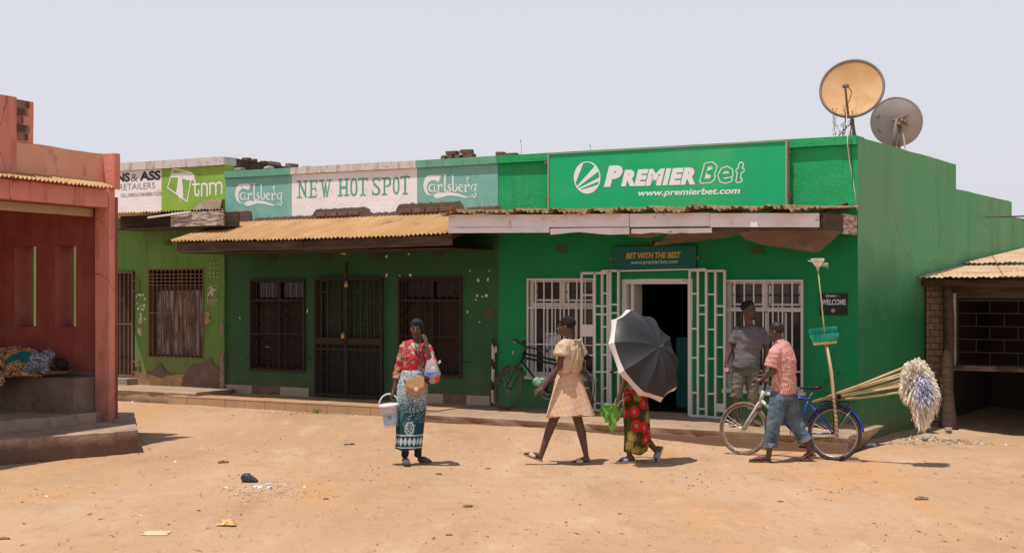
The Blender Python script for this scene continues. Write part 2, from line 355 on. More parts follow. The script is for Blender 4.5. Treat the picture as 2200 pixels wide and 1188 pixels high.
red_in = surf('shaded_terracotta', (.28, .07, .058), [((.36, .11, .085), (2.2, 2.2, 2.2), 5, .42, .65, .7), ((.15, .05, .04), (7, 7, 1.4), 5, .52, .72, .6), ((.5, .32, .27), (26, 26, 18), 4, .72, .75, .6)], .85, (26, .5, .01))  # darker copy of the wall colour, with the porch shade painted in
red_top = surf('weathered_coping', (.34, .22, .16), [((.15, .11, .09), (9, 9, 9), 5, .45, .65, .9)], .95, (30, .7, .015))
dark_top = surf('stained_wall', (.10, .065, .05), [((.2, .14, .11), (9, 9, 4), 5, .5, .7, .8), ((.04, .03, .025), (3, 3, 1.5), 5, .5, .7, .7)], .95, (30, .7, .015))

# ------------------------------------------------------------------ ground
def gz(X, Y):
    p = FBi @ Vector((X, Y, 0)); d = -p.y; x = p.x
    h = .10*sm((4.2-d)/2.4)*sm((-x-.8)/3)
    h -= .13*sm((x+.5)/2.0)*sm((p.y+1.0)/3.5)
    return h
def gzn(X, Y):
    q = 0
    if 9 < Y < 19 and abs(X) < 9:
        for y0, sl_, ph in ((14.6, .05, 1), (13.2, -.04, 2), (12.9, -.05, 3), (11.4, .09, 4), (15.3, .02, 5), (12.1, .03, 7)):
            d_ = Y-(y0+sl_*X+.12*math.sin(X*.7+ph)); q -= .016*math.exp(-(d_/.07)**2)*max(0, .35+noise.noise(Vector((X*.35, ph*5, 1)))); q += .008*math.exp(-((d_-.14)/.07)**2)*max(0, .35+noise.noise(Vector((X*.35, ph*5, 1))))
        q += .010*max(0, noise.noise(Vector((X*4.5, Y*3.5, 8)))-.25)*-2*max(0, .3+noise.noise(Vector((X*.5, Y*.5, 14))))
    return gz(X, Y)+q+.012*fbm(X*.5, Y*.9, 0, 3)+.006*fbm(X*3, Y*3, 4, 2)
def axis(a, b, st, far, g=1.35):
    c = list(np.arange(a, b+1e-6, st)); s = st
    lo = []; x = a
    while x > -far: s *= g; x -= s; lo.append(x)
    s = st; hi = []; x = b
    while x < far: s *= g; x += s; hi.append(x)
    return lo[::-1]+c+hi
XS = axis(-7.5, 8.5, .085, 900); YS = axis(9.5, 21, .05, 900)
mb = MB(); nx = len(XS)
for y in YS:
    for x in XS:
        inn = -9 < x < 10 and 8 < y < 26
        mb.v.append(Vector((x, y, gzn(x, y)+(.005*noise.noise(Vector((x*11, y*11, 2))) if inn else 0))))
for j in range(len(YS)-1):
    for i in range(nx-1): mb.f.append((j*nx+i, j*nx+i+1, (j+1)*nx+i+1, (j+1)*nx+i)); mb.mi.append(0)
dirt_m = surf('laterite_dust', (.445, .268, .15), [((.50, .325, .20), (.5, .22, 1), 6, .42, .62, .8), ((.51, .265, .115), (.7, .22, 1), 6, .52, .66, .75), ((.33, .20, .115), (1.3, .5, 1), 7, .54, .70, .6), ((.55, .40, .27), (2.6, .9, 1), 6, .55, .7, .5), ((.30, .18, .105), (11, 4, 9), 6, .58, .72, .6), ((.56, .43, .31), (16, 6, 9), 5, .62, .74, .5), ((.22, .13, .08), (44, 17, 20), 4, .64, .72, .6)], .95, ((38, 15, 30), .9, .012), bump2=((5, 2.2, 3), .8, .05))
mb.build('ground', dirt_m, smooth=True, kind='structure')

# ------------------------------------------------------------------ the three shops: facade breaks
XT, XH, XP = ux(485), ux(1071), 0.0
XL = ux(10)                              # the lime shop runs on behind the red building
ZT = uz(485, 337); ZTOP = 3.915
D_ROOM = 3.2
def hole(a, b, t, m, y=0.): xa, xb = ux(a, y), ux(b, y); c = (a+b)/2; return (xa, xb, uz(c, m, y), uz(c, t, y))
h_w1, h_d1, h_w2 = hole(539, 656, 600, 796), hole(682, 824, 597, 852), hole(858, 993, 597, 808)
h_d1 = (h_d1[0], h_d1[1], .26, h_d1[3])
p_w1, p_d, p_w2 = hole(1136, 1280, 598, 809), hole(1337, 1487, 600, 893), hole(1560, 1727, 601, 838)
p_d = (p_d[0], p_d[1], .23, p_d[3])
t_w, t_d = hole(318, 438, 578, 768), hole(215, 290, 583, 808)
def room(mb, x0, x1, z1, zf, y0=.22):
    mb.add([(x0,y0,zf),(x1,y0,zf),(x1,D_ROOM,zf),(x0,D_ROOM,zf)], [(0,1,2,3)])
    mb.add([(x0,y0,z1),(x1,y0,z1),(x1,D_ROOM,z1),(x0,D_ROOM,z1)], [(3,2,1,0)])
    mb.add([(x0,D_ROOM,zf),(x1,D_ROOM,zf),(x1,D_ROOM,z1),(x0,D_ROOM,z1)], [(0,1,2,3)])
    mb.add([(x0,y0,zf),(x0,D_ROOM,zf),(x0,D_ROOM,z1),(x0,y0,z1)], [(0,1,2,3)])
    mb.add([(x1,y0,zf),(x1,D_ROOM,zf),(x1,D_ROOM,z1),(x1,y0,z1)], [(3,2,1,0)])
def part(nm, mat, par, fn, **k): mb = MB(); fn(mb); return mb.build(nm, mat, par, **k)
def top_noise(z, a=.012, f=3): return lambda x: z+a*noise.noise(Vector((x*f, 3, z)))

# --- betting shop
bet = thing('betting_shop', 'bright green betting shop with white barred door and windows at the right end', 'shop', FB, (-3, 0, 0))
ZG = 2.88
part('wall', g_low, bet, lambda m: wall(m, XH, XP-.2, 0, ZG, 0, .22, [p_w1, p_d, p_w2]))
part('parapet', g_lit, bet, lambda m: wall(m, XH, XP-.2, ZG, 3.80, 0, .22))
def side(m):
    # stepped side wall, x from -.2 to 0, in the y/z plane
    zs = (3.905, 3.52, 3.215); ys = (0, 4.83, 8.68, 14.0)
    step = .4
    Ys = sorted(set([ys[0]+i*step for i in range(int(14/step))]+list(ys)))
    for a, b in zip(Ys, Ys[1:]):
        k = 0 if a < ys[1]-.01 else (1 if a < ys[2]-.01 else 2)
        zt = zs[k]; ja = .014*noise.noise(Vector((a*4, 1, k))); jb = .014*noise.noise(Vector((b*4, 1, k)))
        nzv = 12; zz = [-.3+(zt+.3)*i/nzv for i in range(nzv+1)]
        for (z0, z1) in zip(zz, zz[1:]):
            t0 = ja if z1 == zz[-1] else 0; t1 = jb if z1 == zz[-1] else 0
            j = lambda y, z: .006*noise.noise(Vector((y*1.5, z*1.5, 9)))
            m.add([(j(a, z0), a, z0), (j(b, z0), b, z0), (j(b, z1), b, z1+t1), (j(a, z1), a, z1+t0)], [(0, 1, 2, 3)])
        m.add([(0, a, zt+ja), (0, b, zt+jb), (-.2, b, zt+jb), (-.2, a, zt+ja)], [(0, 1, 2, 3)], 1)
        m.add([(-.2, a, -.3), (-.2, b, -.3), (-.2, b, zt+jb), (-.2, a, zt+ja)], [(3, 2, 1, 0)])
    m.add([(-.2, 0, 0), (0, 0, 0), (0, 0, 2.88), (-.2, 0, 2.88)], [(0, 1, 2, 3)], 3)
    m.add([(-.2, 0, 2.88), (0, 0, 2.88), (0, 0, 3.905), (-.2, 0, 3.905)], [(0, 1, 2, 3)], 2)
    for y, za, zb in ((4.83, 3.52, 3.905), (8.68, 3.215, 3.52)): m.add([(-.2, y, za), (0, y, za), (0, y, zb), (-.2, y, zb)], [(3, 2, 1, 0)])
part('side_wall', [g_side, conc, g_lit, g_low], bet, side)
def coping(m, x0, x1, zt, zb, out=.055, back=.26, n=.5):
    k = max(2, int((x1-x0)/n)); xs = [x0+(x1-x0)*i/k for i in range(k+1)]
    for a, b in zip(xs, xs[1:]):
        f = lambda x, q: .010*noise.noise(Vector((x*3.3, q, 1)))
        vs = [(a,-out+f(a,1),zb+f(a,2)),(b,-out+f(b,1),zb+f(b,2)),(b,back,zb),(a,back,zb),(a,-out+f(a,1),zt+f(a,4)),(b,-out+f(b,1),zt+f(b,4)),(b,back,zt+f(b,4)),(a,back,zt+f(a,4))]
        fc = [(0,3,2,1),(4,5,6,7),(0,1,5,4),(2,3,7,6)]
        if a == xs[0]: fc.append((3,0,4,7))
        if b == xs[-1]: fc.append((1,2,6,5))
        m.add(vs, fc)
part('coping', g_lit, bet, lambda m: coping(m, XH+.002, XP-.002, 3.915, 3.803))
part('room', black_in, bet, lambda m: room(m, XH+.1, XP-.25, 2.9, .225))
part('roof', conc, bet, lambda m: m.box((XH, .26, 3.2), (-.2, 14, 3.3)))
# --- bar in the middle
hot = thing('corner_bar', 'dark green bar with teal and white painted parapet, middle of the row', 'bar', FB, (-10, 0, 0))
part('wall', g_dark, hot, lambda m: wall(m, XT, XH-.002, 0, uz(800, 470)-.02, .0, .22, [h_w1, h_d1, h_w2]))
ZB = uz(800, 470)-.02
XA, XB_ = ux(628), ux(897)
part('teal_panel', g_teal, hot, lambda m: wall(m, XT, XA, ZB, 3.80, -.012, .22, jit=.0004), label='teal panel painted with a white beer logo, left end')
part('white_panel', white_w, hot, lambda m: wall(m, XA, XB_, ZB, 3.80, -.012, .22, jit=.0004), label='white panel painted with the bar name')
part('teal_panel', g_teal, hot, lambda m: wall(m, XB_, XH-.002, ZB, 3.80, -.012, .22, jit=.0004), label='teal panel painted with a white beer logo, right end')
part('coping', g_tealc, hot, lambda m: coping(m, XT, XA, 3.915, 3.803))
part('coping', white_c, hot, lambda m: coping(m, XA, XB_, 3.913, 3.803), label='white coping')
part('coping', g_tealc, hot, lambda m: coping(m, XB_, XH-.002, 3.915, 3.803))
part('room', black_in, hot, lambda m: room(m, XT+.1, XH-.1, 2.9, .25))
# --- lime shop on the left
tnm = thing('lime_shop', 'lime green shop at the left end of the row with rusty barred door and window', 'shop', FB, (XT-2, 0, 0))
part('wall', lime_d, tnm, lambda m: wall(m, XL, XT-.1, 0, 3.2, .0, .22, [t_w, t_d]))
XWP = ux(348)
part('white_panel', white_w, tnm, lambda m: wall(m, XL, XWP, 3.2, 4.02, -.012, .22, jit=.0004))
part('lime_panel', lime, tnm, lambda m: wall(m, XWP, XT-.002, 3.2, 4.02, -.012, .22, jit=.0004))
part('coping', white_c, tnm, lambda m: coping(m, XL, XT-.002, ZT, 4.023))
def tside(m):
    for i in range(14):
        a, b = .26+i*.42, .26+(i+1)*.42; za, zb = ZT-.035*a, ZT-.035*b
        m.add([(XT-.002, a, 3.2), (XT-.002, b, 3.2), (XT-.002, b, zb), (XT-.002, a, za)], [(0, 1, 2, 3)])
        m.add([(XT-.24, a, 3.2), (XT-.24, b, 3.2), (XT-.24, b, zb), (XT-.24, a, za)], [(3, 2, 1, 0)])
        m.add([(XT-.002, a, za), (XT-.002, b, zb), (XT-.24, b, zb), (XT-.24, a, za)], [(0, 1, 2, 3)])
part('parapet_return', dark_top, tnm, tside)
part('room', black_in, tnm, lambda m: room(m, XL, XT-.3, 2.9, .25))
# pilaster joint with broken plaster between lime shop and bar
def pil(m):
    for i in range(16):
        z = .2+i*.16; d = .035+.02*noise.noise(Vector((i*.7, 2, 3)))
        m.box((XT-.10+.012*noise.noise(Vector((i, 1, 1))), -d, z), (XT-.002, .2, z+.16))
part('pilaster', lime_d, tnm, pil)
mk = Mask(XT-.22, XT+.05, .25, 1.6, .008)
for q in range(12): 
    z = .3+q*.045; mk.ell((XT-.02+random.uniform(-.02, .02), z), .04, .045)
mk.ell((XT-.03, 1.28), .045, .13); mk.stroke([(XT-.01, .9), (XT-.02, .3)], .035)
mk.build('plaster_patch', plaster, tnm, -.062)

# ------------------------------------------------------------------ verandas (floors are part of the setting)
tile_m = surf('veranda_tile', (.42, .26, .14), [((.50, .33, .19), (3, 3, 3), 5, .45, .65, .7), ((.28, .17, .10), (6, 6, 6), 5, .55, .7, .7)], .7, (30, .25, .005))
tile_b = surf('brown_tile', (.17, .10, .065), [((.24, .15, .10), (6, 6, 6), 5, .45, .65, .7)], .6, (30, .25, .005))
tile_c = surf('cream_tile', (.44, .36, .25), [((.34, .27, .18), (6, 6, 6), 5, .45, .65, .7)], .6, (30, .25, .005))
slab_m = surf('screed', (.34, .235, .155), [((.42, .30, .20), (2, 2, 2), 5, .45, .65, .7), ((.20, .13, .09), (5, 5, 5), 5, .55, .7, .7)], .85, (30, .4, .008), dirt=((.14, .075, .04), .10, .20, .9, 5))
def rough_slab(m, x0, x1, d, zt, y1=.0, amp=.03, st=.12, zb=-.05, seed=0, slope=.0):
    n = int((x1-x0)/st); rows = []
    for i in range(n+1):
        x = x0+(x1-x0)*i/n; e = amp*fbm(x*1.6, seed, 1, 4); e2 = amp*fbm(x*2.6, seed+9, 1, 4)
        rows.append([(x, y1, zt+slope), (x, -d*.5, zt+slope*.5+.004*fbm(x, 3, seed)), (x, -d+e+.04, zt+.004*fbm(x*3, 2, seed)), (x, -d+e, zt-.022), (x, -d+e2*.6+e*.4+.012, zt-.08), (x, -d+e2*.6+e*.4-.015, zb)])
    k = 6; vs = [p for r in rows for p in r]; fs = []
    for i in range(n):
        for j in range(k-1): a = i*k+j; fs.append((a, a+1, a+k+1, a+k))
    fs += [tuple(range(k)), tuple(reversed(range(n*k, n*k+k)))]
    m.add(vs, fs)
XV = ux(936, -1.15)                       # break between the tiled and the rough veranda
XE = ux(362, -1.05)
mb = MB(); rough_slab(mb, XV, ux(1822, -1.42), 1.42, .215, seed=3, amp=.045, slope=.015); ver1 = mb.build('rough_pavement', slab_m, None, FB, smooth=False, kind='structure')
mb = MB(); mb.box((XE, -1.03, -.02), (XV-.004, 0, .222)); ver2 = mb.build('tiled_pavement', slab_m, None, FB, kind='structure')
n = 13; tw = (XV-XE)/n
for i in range(n):
    a = XE+i*tw; rr = random.Random(i)
    mb = MB(); z1 = .215; mb.box((a+.004, -1.05-rr.uniform(0, .006), -.02), (a+tw-.004, -1.034, z1)); o = mb.build('tile', tile_m, ver2)
for i in range(n*2):                      # paving tiles on top, two rows
    a = XE+(i//2)*tw; r = i % 2
    y0 = -1.055+r*.53; mb = MB(); mb.box((a+.004, y0+.003, .223), (a+tw-.004, y0+.525, .235+.002*(i % 3))); mb.build('tile', tile_m, ver2)
mb = MB(); rough_slab(mb, XL, XE+.5, .95, .30, seed=8, amp=.05, zb=-.05); mb.build('worn_pavement', slab_m, None, FB, kind='structure')
# plinth tiles along the bar wall
for a, b, k in ((484, 665, 3), (905, 1054, 3)):
    xa, xb = ux(a), ux(b)
    for i in range(k):
        w_ = (xb-xa)/k; mb = MB(); mb.box((xa+i*w_+.003, -.022, .235), (xa+(i+1)*w_-.003, -.001, .375)); mb.build('plinth_tile', tile_b if i == 1 else tile_c, hot)
# ochre plinth of the lime shop with fallen plaster
part('plinth', plinth_y, tnm, lambda m: wall(m, ux(290), ux(400), .3, .3+.21, -.02, 0))
mk = Mask(ux(310), XT-.1, .3, 1.1, .012)
X0, X1 = ux(318), ux(380)
for (c, rx, rz) in (((ux(335), .62), .16, .10), ((ux(352), .58), .2, .07), ((ux(425), .5), .22, .3), ((ux(450), .52), .3, .27), ((ux(440), .7), .12, .16), ((ux(400), .40), .2, .2)): pass
g = np.array([[fbm(x*4, z*4, 3, 5) for x in mk.X[0]] for z in mk.Z[:, 0]])
Xa, Xb_, Xc, Xd = ux(316), ux(380), ux(393), XT-.1
t1_ = .52+.16*np.exp(-((mk.X-ux(345))/.16)**2)+.12*g; b1_ = .50-.06*np.exp(-((mk.X-ux(345))/.2)**2)+.05*g
t2_ = .48+.24*np.clip((mk.X-Xc)/.4, 0, 1)+.14*g-.16*np.clip((mk.X-ux(458))/.3, 0, 1)
mk.m = ((mk.X > Xa) & (mk.X < Xb_) & (mk.Z < t1_) & (mk.Z > b1_)) | ((mk.X > Xc+.1*g) & (mk.X < Xd) & (mk.Z < t2_))
plaster_d = surf('brown_render', (.15, .10, .08), [((.21, .15, .12), (7, 7, 7), 5, .5, .65, .7)], .95, (40, .6, .006))
mk.build('plaster_patch', plaster_d, tnm, -.024)

# ------------------------------------------------------------------ corrugated sheets
def corr(mb, P00, P10, P01, P11, pitch=.076, amp=.017, rows=1, thick=.0, sag=0, rag=0, seed=0, mi=0):
    """corrugated surface: u from P00 to P10 (across the waves), v from P00 to P01 (along them)"""
    P00, P10, P01, P11 = map(Vector, (P00, P10, P01, P11))
    L = (P10-P00).length; k = max(2, int(L/pitch*4)); n = (P10-P00).cross(P01-P00).normalized()
    if n.z < 0: n = -n
    base = len(mb.v)
    for j in range(rows+1):
        v = j/rows
        for i in range(k+1):
            u = i/k; p = (P00*(1-u)+P10*u)*(1-v)+(P01*(1-u)+P11*u)*v
            w_ = (0, 1, 0, -1)[i % 4]*amp
            e = 0
            if rag and j == rows: e = rag*fbm(u*L*3.7, seed, 2, 4)
            p = p+n*(w_+sag*math.sin(math.pi*u)*v)+(P01-P00).normalized()*e+Vector((0, 0, rag*.6*fbm(u*L*5, seed+4, 1, 4)*v if rag else 0))
            mb.v.append(p)
    for j in range(rows):
        for i in range(k): a = base+j*(k+1)+i; mb.f.append((a, a+1, a+k+2, a+k+1)); mb.mi.append(mi)
aw = thing('awning', 'rusty corrugated awning over the bar with a dark plank fascia', 'awning', FB, (XT+2, -.6, 3))
def zr(px): return 0
ye = -1.29
xL, xR = ux(365, ye), ux(963, ye); nsh = 6
zl, zr_, zm = uz(365, 517, ye), uz(943, 502, ye), uz(650, 513, ye)
def zeave(u): return zl+(zr_-zl)*u+(zm-(zl+zr_)/2)*4*u*(1-u)
wl, wr_ = uz(485, 478), uz(960, 458)
for i in range(nsh):
    u0, u1 = i/nsh, (i+1)/nsh+.006; xa, xb = xL+(xR-xL)*u0, xL+(xR-xL)*u1
    o_ = .004*(i % 2)
    # the wall line: the sheets' upper edge is where the roof meets the parapet
    wz = lambda u: (wl+(wr_-wl)*u)
    mb = MB(); corr(mb, (xa, .0, wz(u0)+o_), (xb, .0, wz(u1)+o_), (xa, ye, zeave(u0)+o_), (xb, ye, zeave(u1)+o_), rows=4, rag=.012, seed=i)
    mb.build('corrugated_sheet', rust, aw)
zf = lambda u, t: zeave(u)-.03-t
mb = MB(); mb.beam((xL+.1, ye+.07, zf(0, .07)), (xR*.5+xL*.5, ye+.07, zf(.5, .065)), .03, .14); mb.build('fascia_plank', wood_d, aw)
mb = MB(); mb.beam((xR*.5+xL*.5+.01, ye+.075, zf(.5, .07)), (xR+.02, ye+.075, zf(1, .06)), .03, .15); mb.build('fascia_plank', wood_d, aw)
for i in range(9):
    x = xL+.15+(xR-xL-.3)*i/8; u = (x-xL)/(xR-xL)
    mb = MB(); mb.beam((x, .0, wz(u)-.09), (x, ye+.11, zf(u, .06)), .05, .09); mb.build('rafter', wood_d, aw)
mb = MB()
for yy in (-.35, -.8): mb.beam((xL+.1, yy, (wl*(1+yy/1.29)+zl*(-yy/1.29))-.04), (xR, yy, (wr_*(1+yy/1.29)+zr_*(-yy/1.29))-.04), .05, .04)
mb.build('purlins', wood_d, aw)
part('ceiling_board', surf('soffit', (.06, .035, .025), [((.11, .07, .05), (2, 2, 2), 4, .4, .7, .8)], .95), aw, lambda m: m.box((xL+.12, ye+.1, zl-.2), (xR-.05, -.01, zl-.19)))

# awning of the betting shop: white fascia boards, side piece, torn ceiling, ragged roof edge
a2 = thing('awning', 'white plank awning with ragged rusty edge over the betting shop, ceiling hanging loose', 'awning', FB, (-4, -.6, 3))
ya = -1.30; xl2, xr2 = ux(963, ya), ux(1760, ya)
zt_l, zt_r = uz(963, 461, ya), uz(1760, 457, ya); zb_l, zb_r = uz(963, 489, ya), uz(1760, 489, ya)
seg = [963, 1218, 1352, 1525, 1760]
for i, (a, b) in enumerate(zip(seg, seg[1:])):
    xa, xb = ux(a, ya)+.004, ux(b, ya)-.004; zt0, zt1 = uz(a, 461-4*(a-963)/800, ya), uz(b, 461-4*(b-963)/800, ya)
    mb = MB(); j = .006*((i*7) % 3-1); slabf(mb, [(xa, zt0-.175), (xb, zt1-.17+j), (xb, zt1+j), (xa, zt0)], ya-.012*(i % 2), ya+.03); mb.build('fascia_board', wood_w, a2, bevel=.004)
for i, (a, b) in enumerate(((963, 1180), (1182, 1352), (1356, 1530))):
    xa, xb = ux(a, ya)+.003, ux(b, ya)-.003; zt0, zt1 = uz(a, 461, ya)-.185, uz(b, 459, ya)-.18
    dn = (.075, .085, .06)[i]
    pts = [(xa, zt0-dn)]
    for q in range(1, 8):
        u = q/8; rag = (.02*fbm(q*1.3, i, 5) if i else 0)+(.035*math.exp(-((u-.35)/.15)**2) if i == 1 else 0); pts.append((xa+(xb-xa)*u, zt0+(zt1-zt0)*u-dn+rag))
    pts += [(xb, zt1-dn), (xb, zt1), (xa, zt0)]
    mb = MB(); slabf(mb, pts, ya-.004, ya+.022); mb.build('lower_board', wood_w, a2, bevel=.003)
mb = MB(); mb.beam((ux(1530, ya), ya+.02, uz(1530, 494, ya)), (ux(1757, ya), ya+.02, uz(1757, 492, ya)), .05, .05); mb.build('batten', wood_d, a2)
# end of the awning running back to the wall
ex = xr2+.012
mb = MB(); mb.box((ex, ya+.03, zb_r-.03), (ex+.03, ya*.42, zt_r)); mb.build('end_board', wood_d, a2)
mb = MB(); mb.box((ex+.005, ya*.42+.004, zb_r-.05), (ex+.035, -.006, zt_r+.02)); mb.build('end_board', wood_p, a2, label='peeling white end board')
for i in range(8):
    x = xl2+.2+(xr2-xl2-.3)*i/7; mb = MB(); mb.beam((x, -.0, 3.02), (x, ya+.06, zb_r+.1), .05, .09); mb.build('rafter', wood_d, a2)
# sheets: seen edge-on from below
zrf = lambda u: (zt_l+.02)*(1-u)+(zt_r+.045)*u
for i in range(7):
    u0, u1 = i/7, (i+1)/7+.004; xa, xb = xl2-.1+(.1-xl2)*u0, xl2-.1+(.1-xl2)*u1
    mb = MB(); corr(mb, (xa, 0, zrf(u0)+.085), (xb, 0, zrf(u1)+.085), (xa, ya-.13, zrf(u0)+.006*(i % 2)), (xb, ya-.13, zrf(u1)+.006*(i % 2)), rows=5, rag=.11, seed=i+20)
    mb.build('corrugated_sheet', rust_d, a2)
part('ceiling_board', surf('ceiling_brown', (.10, .075, .065), [((.2, .16, .14), (2, 2, 2), 4, .45, .7, .8)], .9), a2, lambda m: m.box((xl2+.3, ya+.12, 2.80), (ux(1340, -.6), -.01, 2.812)))
hard = surf('hardboard', (.17, .12, .105), [((.10, .07, .06), (3, 3, 3), 5, .45, .65, .8), ((.24, .18, .16), (8, 8, 8), 4, .55, .7, .5)], .8)
edge_m = surf('torn_edge', (.42, .30, .2), rough=.9)
def torn(pts_px, ys, nm='ceiling_panel'):       # sheet hanging off the ceiling: outline in photo columns with a depth for each corner
    P = [onp(px, py, y) for (px, py), y in zip(pts_px, ys)]
    mb = MB(); n = len(P); c = sum(P, Vector())/n
    mb.v = P+[p+Vector((0, .006, .004)) for p in P]; mb.f = [tuple(range(n)), tuple(reversed(range(n, 2*n)))]+[(i, n+i, n+(i+1) % n, (i+1) % n) for i in range(n)]; mb.mi = [0, 0]+[1]*n
    return mb.build(nm, [hard, edge_m], a2)
torn([(1585, 500), (1600, 514), (1640, 526), (1690, 533), (1745, 542), (1760, 541), (1785, 520), (1806, 500), (1765, 492), (1650, 488)], [-1.1, -.95, -.85, -.8, -.72, -.7, -.75, -.8, -1.15, -1.2])
torn([(1412, 527), (1440, 524), (1500, 518), (1560, 511), (1592, 503), (1580, 492), (1500, 492), (1440, 495), (1430, 508)], [-.55, -.55, -.6, -.7, -.8, -1.15, -1.15, -1.1, -.8])
torn([(1325, 500), (1360, 509), (1392, 511), (1430, 503), (1438, 494), (1330, 494)], [-1.1, -1.0, -.95, -1.0, -1.15, -1.15])
mb = MB(); p = onp(1402, 522, -.5); mb.tube([p, p+Vector((0, .5, .03))], .036, 12, cap=False); mb.tube([p, p+Vector((0, .5, .03))], .028, 12, cap=False)
mb.build('pipe_end', surf('clay_pipe', (.42, .30, .19), rough=.8), bet)

# awning of the lime shop
a3 = thing('awning', 'rotten plank awning under the lime parapet, its peeling white board showing', 'awning', FB, (XT-2, -.5, 3))
y3 = -.85
mb = MB(); corr(mb, (ux(215, 0), 0, 3.29), (ux(485, 0), 0, 3.27), (ux(225, y3), y3, uz(253, 459, y3)), (ux(479, y3), y3, uz(479, 450, y3)+.01), rows=3, rag=.02, seed=40); mb.build('corrugated_sheet', rust, a3)
mb = MB(); mb.box((ux(367, y3), y3, uz(420, 486, y3)), (ux(479, y3), y3+.035, uz(420, 455, y3))); mb.build('fascia_board', wood_p, a3, bevel=.004)
mb = MB(); mb.box((ux(367, y3)-.05, y3+.04, uz(420, 489, y3)), (ux(479, y3), y3+.09, uz(420, 460, y3))); mb.build('batten', wood_d, a3)
mb = MB(); mb.box((ux(225, y3), y3+.15, uz(300, 493, y3+.2)), (ux(479, y3), -.006, uz(300, 493, y3+.2)+.02)); mb.build('ceiling_board', wood_d, a3)
mb = MB(); mb.box((ux(225, y3), -.5, uz(300, 493, y3+.2)+.021), (ux(479, y3), -.46, 3.2)); mb.build('batten', wood_d, a3)
lt = MB(); lt.tube([onp(318, 468, y3-.03), onp(409, 456, y3-.03)], .017, 8); tag(lt.build('light_tube', surf('tube_white', (.7, .68, .64), rough=.4), None, FB, smooth=True), 'long white light tube hung slanting under the lime shop awning', 'light tube')
# mound of old mortar under the lime letters
def rag_mound(nm, mat, par, x0, x1, z0, top, y0, y1, st=.03, seed=0):
    n = int((x1-x0)/st); vs = []; fs = []
    for i in range(n+1):
        x = x0+(x1-x0)*i/n; t = top(x)+.02*fbm(x*14, seed, 1, 3)
        yy = y0-.02*fbm(x*9, seed+3, 1, 3)
        vs += [(x, y1, max(z0, t)), (x, (y0+y1)/2, max(z0+.001, t-.012)), (x, yy, z0)]
        if i: a = (i-1)*3; fs += [(a, a+1, a+4, a+3), (a+1, a+2, a+5, a+4)]
    mb = MB(); mb.add(vs, fs); return mb.build(nm, mat, par)
xm0, xm1 = ux(428), ux(484)
rag_mound('mortar_mound', plaster, tnm, xm0, xm1, 3.25, lambda x: 3.36+.07*sm((x-xm0)/.2)+.05*abs(noise.noise(Vector((x*7, 1, 2)))), -.14, -.01, seed=3)
# exposed brickwork below the bar's painted sign: single broken bricks and mortar
def exposed(x0, x1, zf_, hf, seed):
    rag_mound('mortar_band', mortar, hot, x0, x1, zf_(x0)-.05, hf, -.05, -.006, seed=seed)
for (a, b, h_, sd) in ((486, 545, 26, 1), (545, 690, 9, 2), (672, 800, 22, 3), (790, 870, 9, 4), (850, 1000, 25, 5), (1000, 1080, 12, 6)):
    x0, x1 = ux(a), ux(b); zc = lambda x: 0
    zb0, zb1 = (wl+(wr_-wl)*((x0-ux(485))/(ux(960)-ux(485)))), (wl+(wr_-wl)*((x1-ux(485))/(ux(960)-ux(485))))
    hm = h_*.0072
    rag_mound('mortar_band', mortar, hot, x0, x1, min(zb0, zb1)-.03, lambda x: zb0+(zb1-zb0)*(x-x0)/(x1-x0)-.01+hm*min(1, 2.2*max(0., math.sin(math.pi*(x-x0)/(x1-x0)))**.5), -.05, -.014, seed=sd)
    if h_ > 15:
        rr = random.Random(sd); x = x0+.12
        while x < x1-.3:
            l = rr.uniform(.16, .25); u = (x+l/2-x0)/(x1-x0); zc = zb0+(zb1-zb0)*u+.035
            mb = MB(); mb.box((x, -.066, zc-.01), (x+l, -.02, zc-.01+.062)); mb.build('brick', brick_m, hot, bevel=.006); x += l+.02

# ------------------------------------------------------------------ loose bricks on the parapets
rubble = 'loose bricks and stones lying on the parapets'
def loose(px, py, w_, h_, nm='brick', y=.1, lab='', mat=brick_m, rot=0, dep=.11, sd=0):
    p = onp(px, py, y); mb = MB(); q = Matrix.Rotation(rot, 4, 'Z')
    mb.box((-w_/2, -dep/2, 0), (w_/2, dep/2, h_), M=q)
    for v in mb.v: v += Vector((.010*noise.noise(v*30+Vector((sd, 0, 0))), .008*noise.noise(v*40), .010*noise.noise(v*20+Vector((0, sd, 0)))))+p
    o = mb.build(nm, mat, None, FB, loc=p, bevel=.008); tag(o, lab, 'brick' if nm == 'brick' else 'stone', rubble); return o
zc = 3.918
def zat(px, z, y=.1): 
    x = ux(px, y); return HY-(z-HC)*F/(FB @ Vector((x, y, 0))).y
pos = [('bottom left brick of the pile on the bar parapet', 955.5, zc, .08, .058, 3), ('second brick from the left in the bottom row of the pile on the bar parapet', 969, zc, .09, .062, 4), ('third brick along the bottom row of the pile on the bar parapet', 987, zc, .11, .06, 5), ('bottom right brick of the pile on the bar parapet', 1009, zc, .17, .064, 6), ('top left brick of the pile on the bar parapet', 972, zc+.062, .19, .06, 7), ('top right brick of the pile on the bar parapet', 1003, zc+.066, .19, .068, 8), ('single brick on the parapet just right of the teal paint', 1076, zc, .12, .065, 9), ('flat broken brick on the green parapet left of the big sign', 1098, zc, .2, .04, 10)]
for lab, px, z, w_, h_, sd in pos: loose(px, zat(px, z), w_, h_, lab=lab, rot=random.uniform(-.2, .2), sd=sd)
pz = [('small half brick on the dark lime shop wall, leftmost', 530, .8, .10, .05), ('small dark brick close beside the leftmost half brick', 545, 1.0, .06, .05), ('dark flat brick near the middle of the sloping wall', 567, 1.3, .09, .045), ('long pale stone on the sloping wall behind the bar', 588, 1.55, .24, .06), ('round stone at the low end of the sloping wall', 627, 2.0, .2, .075), ('flat brown stone standing alone beyond the sloping wall', 662, 2.3, .16, .03)]
